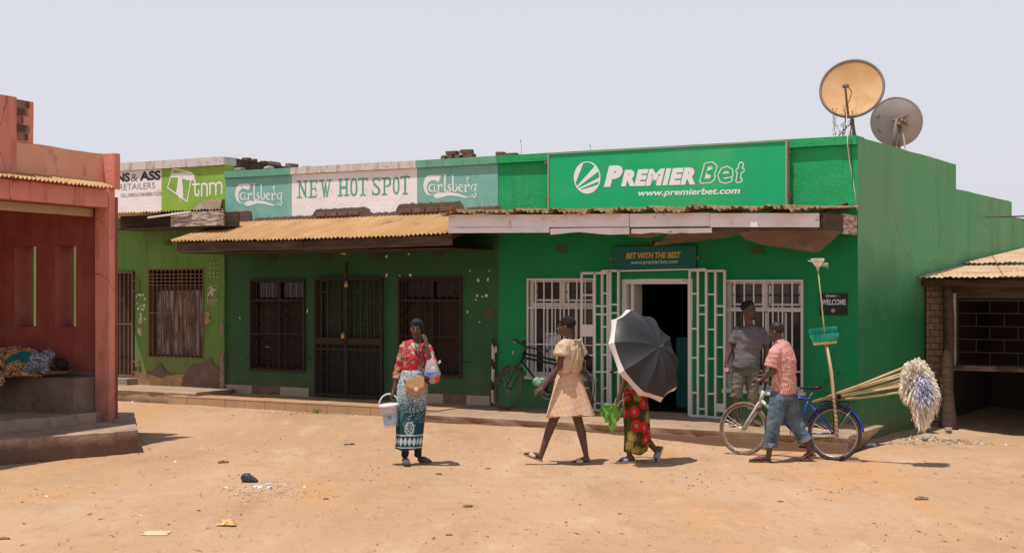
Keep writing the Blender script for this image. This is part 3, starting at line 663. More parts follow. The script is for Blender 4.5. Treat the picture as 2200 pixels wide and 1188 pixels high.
for i, (lab, px, yy, w_, h_) in enumerate(pz):
    x = XT-.12 if i < 5 else None
    k = onx(px, 350, XT-.1); zz = ZT-.035*k.y; p = Vector((XT-.1, k.y, zz-.005))
    if i == 5: p = Vector((ux(662, .15), .15, 3.905))
    mb = MB(); mb.box((-.06, -w_*.6, 0), (.06, w_*.6, h_*1.2))
    for v in mb.v: v += Vector((.02*noise.noise(v*20+Vector((i, 0, 0))), .03*noise.noise(v*20+Vector((i, 5, 0))), .02*noise.noise(v*20+Vector((i, 9, 0)))))+p
    tag(mb.build('stone', conc if i > 2 else brick_m, None, FB, loc=p, bevel=.012), lab, 'stone', rubble)
for i, px in enumerate((517, 577)):
    p = Vector((ux(px, .18), .18, 3.91)); mb = MB(); mb.rock((p.x, p.y, p.z+.03), .11, seed=i+5, flat=.5); tag(mb.build('stone', conc, None, FB, loc=p), ('pale rubble lump on the teal coping at its far left', 'brown rubble lump on the teal coping under the sloping wall')[i], 'stone', rubble)

# ------------------------------------------------------------------ lean-to shed on the right
YS_ = 3.05                               # its front plane
shed = thing('lean_to_shed', 'brick lean-to shed with rusty roof against the green side wall at the right edge', 'shed', FB, (1.5, YS_, 0))
xsr = 3.6
bx0, bx1 = .02, ux(2027, YS_)
for k in range(24):
    z = -.25+k*.095
    if z > 2.0: break
    xs = [bx0, (bx0+bx1)*.5, bx1] if k % 2 else [bx0, bx0+(bx1-bx0)*.25, bx0+(bx1-bx0)*.78, bx1]
    for a, b in zip(xs, xs[1:]):
        mb = MB(); j = .006*random.uniform(-1, 1); mb.box((a+.006, YS_+j, z+.006), (b-.006, YS_+.1, z+.089)); mb.build('brick', brick_b, shed, bevel=.005)
part('brick_core', mortar, shed, lambda m: m.box((bx0, YS_+.012, -.3), (bx1, YS_+.2, 2.06)))
pst = MB(); xp = (ux(2024, YS_-.1)+ux(2048, YS_-.1))/2
pp = [(xp+.012*math.sin(i*1.3), YS_-.06, -.22+i*.25) for i in range(10)]
pst.tube(pp, [.10, .12, .085, .08, .088, .078, .074, .08, .075, .078], 9); pst.build('post', wood_d, shed, smooth=True)
wh = surf('grey_white_board', (.42, .39, .36), [((.22, .17, .14), (8, 8, 2), 5, .5, .66, .9)], .9)
bar('board', wh, shed, (ux(2047, YS_-.02), YS_-.02, uz(2047, 785, YS_)), (ux(2047, YS_-.02), YS_-.02, uz(2047, 630, YS_)), .09, .03)
zs0, zs1 = uz(2100, 785, YS_), uz(2100, 645, YS_); xw0, xw1 = ux(2056, YS_), xsr
part('upper_wall', wood_d, shed, lambda m: (m.box((bx1, YS_, zs1+.03), (xsr, YS_+.1, 2.12)),))
bar('sill_beam', wood_d, shed, (bx1+.1, YS_-.03, zs0-.04), (xsr, YS_-.03, zs0-.04), .09, .07)
fr_ = bar('window_frame', metal_b, shed, (xw0, YS_+.02, zs1), (xw1, YS_+.02, zs1), .03)
bar('upright', metal_b, fr_, (xw0, YS_+.02, zs0), (xw0, YS_+.02, zs1), .03); bar('rail', metal_b, fr_, (xw0, YS_+.02, zs0), (xw1, YS_+.02, zs0), .03)
for k in range(1, 5): z = zs0+(zs1-zs0)*k/5; bar('rail', metal_b, fr_, (xw0, YS_+.02, z), (xw1, YS_+.02, z), .014)
for k in range(5):
    z0, z1 = zs0+(zs1-zs0)*k/5, zs0+(zs1-zs0)*(k+1)/5
    for xx in (([2097-0, 2157-0, 2215, 2275] if k % 2 else [2126, 2187, 2250])): x = ux(xx, YS_); bar('glazing_bar', metal_b, fr_, (x, YS_+.02, z0), (x, YS_+.02, z1), .012)
def shed_in(m):
    x0, x1, y0, y1, z0, z1 = .02, 7, YS_+.21, YS_+4, -.2, 2.05
    m.add([(x0,y1,z0),(x1,y1,z0),(x1,y1,z1),(x0,y1,z1)], [(0,1,2,3)]); m.add([(x0,y0,z1),(x1,y0,z1),(x1,y1,z1),(x0,y1,z1)], [(3,2,1,0)])
    m.add([(x0,y0,z0),(x0,y1,z0),(x0,y1,z1),(x0,y0,z1)], [(0,1,2,3)]); m.add([(x1,y0,z0),(x1,y1,z0),(x1,y1,z1),(x1,y0,z1)], [(3,2,1,0)])
part('room', surf('shed_inner', (.06, .04, .03), rough=.95), shed, shed_in)
part('end_wall', brick_b, shed, lambda m: m.box((xsr, YS_, -.3), (xsr+3.4, YS_+.2, 2.12)))
bar('beam', wood_d, shed, (.03, YS_-.12, 2.04), (xsr+3, YS_-.12, 2.02), .1, .1)
rust2 = surf('pale_rusty_sheet', (.56, .38, .23), [((.36, .20, .11), (1.2, 2, 1.2), 5, .5, .62, .85), ((.66, .52, .38), (4, 9, 4), 4, .55, .7, .6), ((.2, .1, .06), (10, 10, 10), 4, .66, .72, .7)], .8, (40, .3, .004))
ze = 2.14
for i, (xa, xb) in enumerate(((.01, .95), (.93, 1.9), (1.88, 2.85), (2.83, 3.8), (3.78, 7))):
    dy = (.0, -.03, .02, -.05, 0)[i]
    mb = MB(); corr(mb, (xa, YS_+2.2, ze+.20), (xb, YS_+2.2, ze+.20), (xa, YS_-.42+dy, ze-.01+.01*(i % 2)-.02*i*.5), (xb, YS_-.42+dy, ze-.02+.01*(i % 2)-.02*i*.5), rows=4, rag=.035, seed=60+i, amp=.010); mb.build('corrugated_sheet', rust2, shed)
    mb = MB(); corr(mb, (xa+.05, YS_+6.5, ze+.58), (xb+.05, YS_+6.5, ze+.58), (xa+.05, YS_+2.0, ze+.225), (xb+.05, YS_+2.0, ze+.235), rows=4, rag=.03, seed=70+i, amp=.010); mb.build('corrugated_sheet', rust2, shed)
mb = MB(); mb.tube([onx(2120, 467, 0), onx(2260, 463, 4)], .008, 6)
if True: tag(mb.build('overhead_wire', wood_d, None, FB), 'thin dark wire above the shed roof at the right edge', 'wire')

# ------------------------------------------------------------------ red building on the left
red = thing('red_building', 'terracotta plastered building corner with a porch at the left edge', 'building', FR, (0, 0, 0))
def rx(px, y): return ux(px, y, FR)
YW = .10                                 # porch end wall (seen face)
part('pillar', red_w, red, lambda m: wall(m, -.31, -.085, .2, 3.22, 0, .12, step=.3, jit=.006), bevel=.012)
part('pillar_head', red_w, red, lambda m: wall(m, -.30, -.005, 3.221, 3.68, 0, .12, step=.3, jit=.006, top=lambda x: 3.68+.01*math.sin(x*30)), bevel=.012)
sa, sb = sorted((rx(118, YW), rx(163, YW))), sorted((rx(30, YW), rx(77, YW)))
zt_, zb_ = uz(140, 527, YW, FR), uz(140, 703, YW, FR)
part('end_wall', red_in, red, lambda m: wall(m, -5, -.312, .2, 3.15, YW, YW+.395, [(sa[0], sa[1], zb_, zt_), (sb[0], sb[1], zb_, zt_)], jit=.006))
red_j = surf('lit_jamb', (.36, .12, .095), [((.42, .16, .12), (3, 3, 3), 5, .45, .65, .7)], .85, (26, .6, .012))  # paler than the porch wall: light from outside painted onto the slot sides
for s0_, s1_ in (sa, sb):
    part('jamb', red_j, red, lambda m: m.box((s0_+.001, YW+.004, zb_+.001), (s0_+.006, YW+.39, zt_-.001)))
def long_wall(m, x, y0, y1, z0, z1, t=.2, tz=None, mi=0):
    n = int((y1-y0)/.25)+1
    for i in range(n):
        a, b = y0+(y1-y0)*i/n, y0+(y1-y0)*(i+1)/n; ja, jb = .012*noise.noise(Vector((a*3, 1, z1))), .012*noise.noise(Vector((b*3, 1, z1)))
        j = lambda y, z: x+.008*noise.noise(Vector((y*2, z*2, 4)))
        zz = [z0+(z1-z0)*k/3 for k in range(4)]
        for k in range(3):
            ta, tb = (ja, jb) if k == 2 else (0, 0); m.add([(j(a, zz[k]), a, zz[k]), (j(b, zz[k]), b, zz[k]), (j(b, zz[k+1]), b, zz[k+1]+tb), (j(a, zz[k+1]), a, zz[k+1]+ta)], [(0, 1, 2, 3)])
        m.add([(x, a, z1+ja), (x, b, z1+jb), (x-t, b, z1+jb), (x-t, a, z1+ja)], [(0, 1, 2, 3)], 1)
        m.add([(x-t, a, z0), (x-t, b, z0), (x-t, b, z1+jb), (x-t, a, z1+ja)], [(3, 2, 1, 0)])
        m.add([(x, a, z0), (x, b, z0), (x-t, b, z0), (x-t, a, z0)], [(3, 2, 1, 0)])
    m.add([(x, y0, z0), (x-t, y0, z0), (x-t, y0, z1), (x, y0, z1)], [(3, 2, 1, 0)]); m.add([(x, y1, z0), (x-t, y1, z0), (x-t, y1, z1), (x, y1, z1)], [(0, 1, 2, 3)])
yk = onx(37, 300, -.185, FR).y; yk2 = onx(72, 300, -.185, FR).y
part('parapet', [red_p, red_top], red, lambda m: long_wall(m, -.185, -6, -.004, 3.10, 3.67))
part('tall_pier', [red_w, red_top], red, lambda m: long_wall(m, -.12, -6, onx(36, 300, -.12, FR).y, 3.25, 4.17, t=.06))
part('tall_wall', [red_w, red_top], red, lambda m: long_wall(m, -.188, -6, yk2, 3.672, 4.165, t=.19))
# broken plaster showing blocks
yb0, yb1 = onx(36, 250, -.21, FR).y, onx(62, 250, -.21, FR).y
for k in range(5):
    z = 3.69+k*.096; off = .03*math.sin(k*2.1)
    a, b = yb0-.05+off*.5, yb1-.05+off
    if k == 2: b -= .06
    mb = MB(); mb.box((-.21, a, z+.004), (-.174, (a+b)/2+.04, z+.088)); mb.build('brick', mortar if k % 2 else brick_b, red, bevel=.006)
    mb = MB(); mb.box((-.21, (a+b)/2+.048, z+.004), (-.176, b, z+.088)); mb.build('brick', brick_b if k % 2 else mortar, red, bevel=.006)
# beam, pale board, canopy
xbm = -.10
part('beam', red_w, red, lambda m: m.box((xbm-.13, -6, 2.985), (xbm, -.006, 3.215)), bevel=.01)
part('pale_board', surf('cream_board', (.46, .34, .22), [((.30, .2, .12), (8, 2, 8), 5, .5, .7, .7)], .85, ((20, 3, 30), .4, .004)), red, lambda m: m.box((-.40, -6, 2.875), (-.36, .05, 2.98)), bevel=.004)
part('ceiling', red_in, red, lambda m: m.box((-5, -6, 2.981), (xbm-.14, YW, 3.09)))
for i in range(6):
    y1_ = -.07-i*.95; y0_ = y1_-.97
    mb = MB(); corr(mb, (-.2, y0_, 3.31), (-.2, y1_, 3.31), (.05, y0_, 3.225+.004*(i % 2)), (.05, y1_, 3.225), rag=.015, seed=i+80, rows=2); mb.build('corrugated_sheet', rust, red)
part('porch_enclosure', red_in, red, lambda m: m.box((-4.5, -6.2, .2), (-4.3, YW, 3.0)))  # unseen wall added to close off the porch and darken it
# steps: world-space polygons
wp = lambda px, py, z: gp(px, py, z)
step_m = surf('worn_step', (.36, .26, .19), [((.45, .34, .25), (2, 2, 2), 5, .45, .65, .7), ((.20, .13, .10), (5, 5, 3), 5, .52, .68, .8)], .9, (30, .55, .01), dirt=((.12, .068, .045), .14, .27, .9, 5))
def rough_prism(nm, poly, z0, z1, mat, amp=.02, seed=0, kind='structure'):
    P = []; n = len(poly)
    for i in range(n):
        a, b = Vector(poly[i]), Vector(poly[(i+1) % n]); k = max(1, int((b-a).length/.12)); nrm = Vector((b.y-a.y, a.x-b.x)).normalized()
        for q in range(k): p = a+(b-a)*q/k; P.append((p, nrm, amp if (b-a).length < 4 else 0))
    mb = MB(); m = len(P); lv = [(z0, 1.2), (z0+(z1-z0)*.4, 1), (z0+(z1-z0)*.75, 1), (z1-.03, .9), (z1-.008, 0), (z1, -1.6)]
    for li, (z, s_) in enumerate(lv):
        for i, (p, nr, am) in enumerate(P):
            q = p+nr*am*(fbm(p.x*4, p.y*4, z*6+seed, 3)*.8+.0)+nr*(am*.6*(s_ if s_ < 0 else 0)); mb.v.append(Vector((q.x, q.y, z+.008*fbm(p.x*3, p.y*3, seed+li))))
    for l in range(len(lv)-1):
        for i in range(m): mb.f.append((l*m+i, l*m+(i+1) % m, (l+1)*m+(i+1) % m, (l+1)*m+i)); mb.mi.append(0)
    mb.f.append(tuple(range(5*m, 6*m))); mb.mi.append(0)
    return mb.build(nm, mat, None, kind=kind)
c1 = wp(296, 922, .283); c0 = wp(-60, 950, .283); far1 = Vector((-5.12, 19.6, 0))
rough_prism('porch_step', [(c0.x, c0.y), (c1.x, c1.y), (far1.x, far1.y), (far1.x-6, far1.y+2.2), (c0.x-5, c0.y)], -.05, .283, step_m, seed=1)
d1 = wp(206, 886, .404); d0 = wp(-60, 912, .404)
rough_prism('porch_floor', [(d0.x, d0.y), (d1.x, d1.y), (d1.x+.03, d1.y+.3), (d1.x-5, d1.y+2.4), (d0.x-5, d0.y+.5)], .1, .404, step_m, seed=2, amp=.012)
e1 = wp(145, 888, .404); e0 = W(-70, 880, 18.9)
ld = surf('bench_concrete', (.17, .125, .10), [((.26, .20, .16), (2, 2, 2), 5, .45, .7, .7), ((.09, .07, .06), (9, 9, 9), 5, .55, .7, .7)], .95, (40, .5, .008))
fbx = FR.inverted(); q1 = fbx @ e1; q0 = fbx @ e0
part('bench', ld, red, lambda m: prism(m, [(q0.x, q0.y), (q1.x, q1.y), (-.315, q1.y+.0), (-.315, YW-.004), (q0.x, YW-.004)], .38, .846), bevel=.015)
part('bench_ledge', ld, red, lambda m: m.box((-2.2, YW-.05, .848), (-.26, YW-.002, .90)), bevel=.006)
# ------------------------------------------------------------------ grilles, windows, doors
def grille(par, x0, x1, z0, z1, y, nv, hz_, mat, wv=.014, fw=.03, name='grille', mesh=False, depth=None):
    """steel grille: frame bars, verticals and rails, each its own piece"""
    mb = MB(); mb.beam((x0, y, z0), (x1, y, z0), fw, fw); g = mb.build(name, mat, par)
    block('frame_bar', mat, g, ((x0+x1)/2, y, z1), (x1-x0, fw, fw))
    for x in (x0, x1): block('frame_bar', mat, g, (x, y-.001, (z0+z1)/2), (fw, fw, z1-z0+fw))
    for i in range(1, nv): block('bar', mat, g, (x0+(x1-x0)*i/nv, y+.004, (z0+z1)/2), (wv, wv, z1-z0-fw))
    for z in hz_: block('rail', mat, g, ((x0+x1)/2, y-.008, z0+(z1-z0)*z), (x1-x0-fw, wv, wv))
    return g
def mesh_wire(par, x0, x1, z0, z1, y, mat, p=.075, r=.003):       # expanded metal: diamonds as thin crossing wires
    mb = MB(); H = z1-z0; Wd = x1-x0; n = int((Wd+H/2)/p)+1
    for i in range(-int(H/2/p)-1, n+1):
        for sgn in (1, -1):
            a = x0+i*p if sgn == 1 else x1-i*p
            # line x = a + sgn*(z-z0)/2
            t0, t1 = 0., H
            def xx(t): return a+sgn*t/2
            if sgn == 1:
                t0 = max(0, (x0-a)*2); t1 = min(H, (x1-a)*2)
            else:
                t0 = max(0, (a-x1)*2); t1 = min(H, (a-x0)*2)
            if t1-t0 < .02: continue
            mb.beam((xx(t0), y+(.002 if sgn == 1 else 0), z0+t0), (xx(t1), y+(.002 if sgn == 1 else 0), z0+t1), r*2, r)
    return mb.build('wire_mesh', mat, par, kind='stuff')
def frame4(nm, mat, par, x0, x1, z0, z1, y, w=.05, d=.06, sill=True):
    mb = MB(); mb.box((x0, y, z1-w), (x1, y+d, z1)); f = mb.build(nm, mat, par)
    block('stile', mat, f, (x0+w/2, y+d/2, (z0+z1-w)/2), (w, d, z1-w-z0)); block('stile', mat, f, (x1-w/2, y+d/2, (z0+z1-w)/2), (w, d, z1-w-z0))
    if sill: block('bottom_rail', mat, f, ((x0+x1)/2, y+d/2-.001, z0+w/2), (x1-x0-2*w, d, w))
    return f
# bar: two windows and the double security door
inw = surf('bar_shutter', (.03, .02, .018), [((.10, .06, .05), (3, 3, 1), 5, .5, .7, .8)], .7)
ing = surf('green_shutter', (.02, .055, .03), [((.03, .03, .02), (8, 8, 1), 5, .5, .7, .8)], .7)
dark_f = surf('dark_frame', (.035, .022, .019), [((.10, .055, .035), (10, 10, 10), 4, .5, .7, .7)], .7)
for (x0, x1, z0, z1), v in ((h_w1, 0), (h_w2, 1)):
    f = frame4('window', dark_f, hot, x0, x1, z0, z1, .02, .05, .10)
    block('shutter_board', inw, f, ((x0+x1)/2, .17, z0+(z1-z0)*.38), (x1-x0-.1, .02, (z1-z0)*.76))
    for k in range(7): block('louvre', dark_f, f, ((x0+x1)/2, .13, z0+.04+(z1-z0)*.72*k/7+.05), (x1-x0-.1, .012, .02))
    mz = z0+(z1-z0)*.77; block('transom', dark_f, f, ((x0+x1)/2, .05, mz), (x1-x0-.1, .06, .05))
    block('mullion', dark_f, f, ((x0+x1)/2, .051, z0+(z1-z0)*.5), (.05, .05, z1-z0-.1))
    pl = [block('pane', glass_d, f, (x0+(x1-x0)*(.27+.46*q), .09, (mz+z1)/2), ((x1-x0)*.38, .006, (z1-mz)*.72)) for q in (0, 1)]
    for q in range(2): block('cardboard', surf('cardboard', (.26, .16, .10), rough=.9) if q == 1-v else inw, f, (x0+(x1-x0)*(.27+.46*q), .12, (mz+z1)/2), ((x1-x0)*.34, .006, (z1-mz)*.55))
    g = grille(hot, x0+.01, x1-.01, z0+.01, z1-.01, -.02, 9, (.40, .77), metal_b)
    mesh_wire(g, x0+.02, x1-.02, z0+.02, z0+(z1-z0)*.76, -.03, metal_b)
for px_, py_ in ((536, 770), (660, 770), (852, 777), (1000, 777)):
    p = onp(px_, py_, -.01); block('bolt', metal_b, hot, p, (.16, .014, .014))
x0, x1, z0, z1 = h_d1
f = frame4('door_frame', dark_f, hot, x0, x1, z0, z1, .02, .06, .12, False); xm = (x0+x1)/2-.02
for a, b in ((x0+.06, xm), (xm+.01, x1-.06)):
    d_ = block('door_leaf', ing, f, ((a+b)/2, .12, (z0+z1)/2), (b-a, .04, z1-z0-.1))
    for q in range(3): block('panel', ing, f, (a+(b-a)*(q+.5)/3, .095, z0+(z1-z0)*.70), ((b-a)/3-.05, .012, (z1-z0)*.48))
zm = z0+(z1-z0)*.47
for li, (a, b) in enumerate(((x0+.0, xm-.015), (xm+.015, x1))):
    mb = MB(); mb.beam((a, -.05, z0+.03), (b, -.05, z0+.03), .04, .04); g = mb.build('gate_leaf', metal_b, hot)
    block('frame_bar', metal_b, g, ((a+b)/2, -.05, z1-.02), (b-a, .04, .04)); block('frame_bar', metal_b, g, ((a+b)/2, -.052, zm), (b-a, .03, .10)); block('frame_bar', metal_b, g, ((a+b)/2, -.052, zm-.13), (b-a, .03, .025))
    for x in (a, b): block('frame_bar', metal_b, g, (x, -.051, (z0+z1)/2), (.035, .04, z1-z0-.02))
    for q in range(1, 5):
        x = a+(b-a)*q/5; block('bar', metal_b, g, (x, -.045, (z0+z1)/2), (.025, .02, z1-z0-.05))
        for zz in ((.62, .78, .88)[q % 3], (.15, .3, .22)[q % 3]): block('rail', metal_b, g, (x-(b-a)*.1, -.046, z0+(z1-z0)*zz), ((b-a)/5-.02, .02, .02))
    mesh_wire(g, a+.02, b-.02, z0+.04, zm-.02, -.066, metal_b, .06)
bar('post', metal_b, hot, (xm, -.07, z0), (xm, -.07, z1+.25), .03)
brass = surf('brass', (.55, .36, .10), rough=.35, metal=.8); steel = surf('steel', (.45, .45, .44), rough=.35, metal=.9)
for px_, py_, lab in ((744, 610, 'small padlock hanging high on the bar security door'), (737, 720, 'brass padlock hanging at the middle of the bar security door')):
    p = onp(px_, py_, -.10); t = thing('padlock', lab, 'padlock', FB, p, 'padlocks on the bar security door')
    mb = MB(); mb.box(p+Vector((-.03, -.015, -.05)), p+Vector((.03, .015, .01))); mb.build('body', brass, t, bevel=.006)
    mb = MB(); mb.tube([p+Vector((.022*math.cos(a), 0, .01+.035*math.sin(a))) for a in np.linspace(0, math.pi, 9)], .006, 6); mb.build('shackle', steel, t)
# betting shop windows
def white_window(h, poster=False, right=False):
    x0, x1, z0, z1 = h; f = frame4('window', metal_w, bet, x0, x1, z0, z1, .03, .055, .07)
    mz = z0+(z1-z0)*(.73); xm = (x0+x1)/2+(.0 if not right else -.0)
    block('transom', metal_w, f, ((x0+x1)/2, .06, mz), (x1-x0-.11, .055, .06)); block('mullion', metal_w, f, (xm, .061, (mz+z1)/2), (.05, .055, z1-mz-.06))
    for a, b in ((x0+.055, xm-.025), (xm+.025, x1-.055)):      # opening top lights
        s = MB(); s.box((a+.01, .07, mz+.05), (b-.01, .10, mz+.08)); s = s.build('sash', metal_w, bet); 
        block('stile', metal_w, s, (a+.025, .085, (mz+z1)/2), (.03, .03, z1-mz-.14)); block('stile', metal_w, s, (b-.025, .085, (mz+z1)/2), (.03, .03, z1-mz-.14))
        block('pane', glass_d, s, ((a+b)/2, .11, (mz+z1)/2), (b-a-.06, .004, z1-mz-.12)); block('bar', metal_b, s, ((a+b)/2, .06, mz+.19), (b-a-.04, .01, .02))
    for q in range(1, 4): block('mullion', metal_w, f, (x0+(x1-x0)*q/4, .075, (z0+mz)/2), (.025, .03, mz-z0-.08))
    block('pane', glass_d, f, ((x0+x1)/2, .10, (z0+mz)/2), (x1-x0-.11, .004, mz-z0-.08))
    block('sill', metal_w, bet, ((x0+x1)/2, -.02, z0-.025), (x1-x0+.06, .12, .045))
    g = grille(bet, x0+.01, x1-.01, z0+.0, z1-.012, -.045, 8 if right else 8, (.73, .18) if right else (.705, .33), metal_w, .016, .022)
    mb = MB()
    for q in range(2 if right else 3): xx = x0+(x1-x0)*(.56+.13*q) if right else x0+(x1-x0)*(.12+.3*q); block('bar', metal_w, g, (xx, -.03, (z0+mz)/2+.05), (.012, .012, mz-z0))
    return f
white_window(p_w1); white_window(p_w2, right=True)
# green and white poster behind the left window
x0, x1, z0, z1 = p_w1
pz0, pz1 = uz(1190, 790, .09), uz(1190, 715, .09); xa, xb = ux(1172, .09), ux(1202, .09)
psm = surf('poster_paper', (.62, .58, .56), rough=.6); pgm = surf('poster_green', (.04, .36, .16), rough=.6)
block('poster', psm, bet, ((xa+xb)/2, .094, (pz0+pz1)/2), (xb-xa, .004, pz1-pz0))
for k in range(3):
    mb = MB(); zc = pz0+(pz1-pz0)*(.82-.36*k); zc2 = max(pz0, zc-.06); xw = xb-xa
    mb.add([(xa, .0905, zc), (xb, .0905, min(pz1, zc+.07)), (xb, .0905, min(pz1, zc+.15)), (xa, .0905, min(pz1, zc+.05))], [(0, 1, 2, 3)]); mb.build('poster_stripe', pgm, bet)
# doorway
x0, x1, z0, z1 = p_d
f = frame4('door_frame', metal_w, bet, x0-.005, x1+.005, z0, z1+.005, .0, .07, .12, False)
block('door_edge', metal_w, bet, (x0+.12, .20, (z0+z1)/2), (.05, .26, z1-z0-.08)); 
for zz in (.35, 1.1, 1.85): block('hinge', metal_w, bet, (x0+.085, .10, z0+zz), (.02, .03, .1))
teal_c = surf('teal_counter', (.02, .16, .14), rough=.5)
cx0, cx1 = ux(1452, 1.2), ux(1500, 1.2)
part('counter', teal_c, bet, lambda m: m.box((cx0, 1.2, .23), (cx1+.4, 1.7, uz(1460, 724, 1.2))), bevel=.01)
block('doorstep', slab_m, bet, ((x0+x1)/2, .1, .235), (x1-x0-.14, .3, .02))
# folding gate leaves, standing open in front of the wall
def leaf(p0, p1, y0, y1, zb, zt, cols, label=None, seed=0, sheet=None):
    """a leaf between two feet (x,y), cols verticals with staggered rungs"""
    A, B = Vector((p0, y0, 0)), Vector((p1, y1, 0)); up = Vector((0, 0, 1))
    mb = MB(); mb.beam(A+up*zb, B+up*zb, .028, .028); g = mb.build('gate_leaf', metal_w, bet, label=label)
    ang = math.atan2((B-A).y, (B-A).x); L = (B-A).length
    block('frame_bar', metal_w, g, (A+B)/2+up*zt, (L, .03, .03), (0, 0, ang))
    P = [A+(B-A)*i/cols for i in range(cols+1)]
    for i, p in enumerate(P): block('bar', metal_w, g, p+up*((zb+zt)/2), (.030, .030, zt-zb+.01), (0, 0, ang))
    rr = random.Random(seed)
    for i in range(cols):
        zs_ = ((.16, .40, .60, .84), (.24, .30, .52, .72, .95))[i % 2]
        for z in zs_: block('rung', metal_w, g, (P[i]+P[i+1])/2+up*(zb+(zt-zb)*(1-z)), (L/cols-.02, .022, .022), (0, 0, ang))
    if sheet: i, za, zb_ = sheet; block('sheet', metal_w, g, (P[i]+P[i+1])/2+up*((za+zb_)/2)+Vector((0, -.012, 0)), (L/cols-.02, .006, zb_-za), (0, 0, ang))
    return g
yg = -.12
leaf(ux(1250, yg-.08), ux(1306, yg), yg-.08, yg, uz(1280, 880, yg), uz(1280, 587, yg), 2, 'outer leaf of the left folding gate', 1, (0, uz(1260, 722, yg), uz(1260, 697, yg)))
leaf(ux(1294, yg), ux(1329, yg-.05), yg-.0, yg-.05, uz(1310, 882, yg), uz(1310, 582, yg), 2, 'inner leaf of the left folding gate', 2)
leaf(ux(1482, yg-.05), ux(1517, yg), yg-.05, yg, uz(1500, 893, yg), uz(1500, 581, yg), 2, 'inner leaf of the right folding gate', 3)
leaf(ux(1518, yg), ux(1557, yg-.02), yg, yg-.02, uz(1537, 896, yg), uz(1537, 582, yg), 2, 'outer leaf of the right folding gate', 4, (1, uz(1540, 884, yg), uz(1540, 866, yg)))
bar('gate_rail', metal_w, bet, onp(1293, 583, yg-.02), onp(1517, 578, yg-.02), .03, .02)
# lime shop: window and door with rusty grilles
x0, x1, z0, z1 = t_w
f = frame4('window', dark_f, tnm, x0, x1, z0, z1, .10, .04, .06)
board = surf('whitewashed_board', (.085, .065, .06), [((.44, .41, .39), (14, 14, 2.2), 5, .42, .58, .95), ((.12, .09, .08), (3, 3, 2), 4, .5, .6, .7)], .9)
block('board', board, f, ((x0+x1)/2+.03, .15, z0+(z1-z0)*.39), (x1-x0-.1, .02, (z1-z0)*.74)); block('transom', dark_f, f, ((x0+x1)/2, .12, z0+(z1-z0)*.79), (x1-x0-.08, .05, .05)); block('mullion', dark_f, f, ((x0+x1)/2+.02, .12, z0+(z1-z0)*.9), (.05, .05, (z1-z0)*.18))
g = grille(tnm, x0+.02, x1-.01, z0+.0, z1-.0, .0, 13, (.5, .82, .86, .90, .94), metal_r, .014, .022); mesh_wire(g, x0+.02, x1-.02, z0+.02, z0+(z1-z0)*.8, -.008, metal_r, .05, .0016)
x0, x1, z0, z1 = t_d
block('door', dark_f, tnm, ((x0+x1)/2, .15, (z0+z1)/2), (x1-x0-.02, .04, z1-z0-.01))
gd = grille(tnm, x0+.02, x1-.03, z0+.02, z1-.02, -.03, 8, (.50,), metal_r, .014, .026); mesh_wire(gd, x0+.02, x1-.04, z0+.02, z1-.03, -.01, dark_f, .06, .002)
for zz in (.86, .10):
    zz = z0+(z1-z0)*zz; mb = MB()
    for dz in (-.09, .09): mb.beam((x1-.03, -.04, zz+dz), (x1+.15, -.04, zz+dz), .018, .018)
    mb.beam((x1+.14, -.042, zz-.1), (x1+.14, -.042, zz+.1), .02, .02); mb.build('hinge_bracket', metal_r, tnm)
block('doorstep', conc, tnm, (x0+.3, -.12, .34), (1.3, .3, .14))
# air bricks high on the walls (clay vents)
vent = surf('vent_clay', (.10, .035, .025), rough=.9)
for par, px_, py_ in ((tnm, 362, 521), (hot, 584, 552), (hot, 702, 551), (hot, 816, 549), (hot, 942, 544), (bet, 1205, 536), (bet, 1628, 538)):
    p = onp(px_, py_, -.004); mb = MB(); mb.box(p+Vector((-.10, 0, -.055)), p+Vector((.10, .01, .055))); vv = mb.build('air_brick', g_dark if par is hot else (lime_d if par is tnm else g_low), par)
    for k in range(4): block('slot', vent, vv, p+Vector((0, -.002, -.038+k*.025)), (.18, .006, .012))
# torn poster scraps and chips on the walls
scrap = surf('paper_scrap', (.62, .56, .48), rough=.9); chipm = surf('chipped_plaster', (.42, .33, .28), [((.55, .5, .45), (20, 20, 20), 3, .5, .6, .8)], .9)
def scraps(par, lst, mat=scrap, s=1, nm='paper_scrap'):
    for i, (px_, py_, w_, h_) in enumerate(lst):
        p = onp(px_, py_, 0); rr = random.Random(i*7+int(px_)); n = 9
        mb = MB(); v = [(p.x, -.011, p.z)]+[(p.x+w_/2*math.cos(2*math.pi*k/n)*rr.uniform(.55, 1.25), -.009, p.z+h_/2*math.sin(2*math.pi*k/n)*rr.uniform(.55, 1.25)) for k in range(n)]
        mb.add(v, [(0, 1+k, 1+(k+1) % n) for k in range(n)]); mb.build(nm, mat, par)
scraps(hot, [(739, 545, .13, .03), (831, 551, .05, .06), (879, 546, .05, .03), (831, 591, .05, .06), (860, 592, .04, .03), (882, 591, .05, .05), (677, 637, .03, .04), (661, 667, .03, .08), (1028, 602, .04, .06), (1049, 601, .04, .06), (1026, 635, .04, .06), (1037, 637, .03, .03), (1046, 635, .05, .06), (1023, 644, .04, .02), (1010, 582, .03, .03), (1052, 582, .03, .03), (1031, 692, .03, .02), (1005, 670, .03, .05), (516, 683, .03, .03), (576, 745, .16, .012)])
scraps(hot, [(1054, 672, .14, .16), (1046, 676, .13, .05)], mortar, nm='plaster_chip')
scraps(tnm, [(303, 688, .12, .17), (301, 713, .13, .16)], chipm, nm='plaster_chip'); scraps(tnm, [(447, 676, .14, .14), (444, 690, .16, .13), (450, 690, .1, .1)], surf('pink_plaster', (.34, .22, .16), rough=.9), nm='plaster_chip')
rr = random.Random(4)
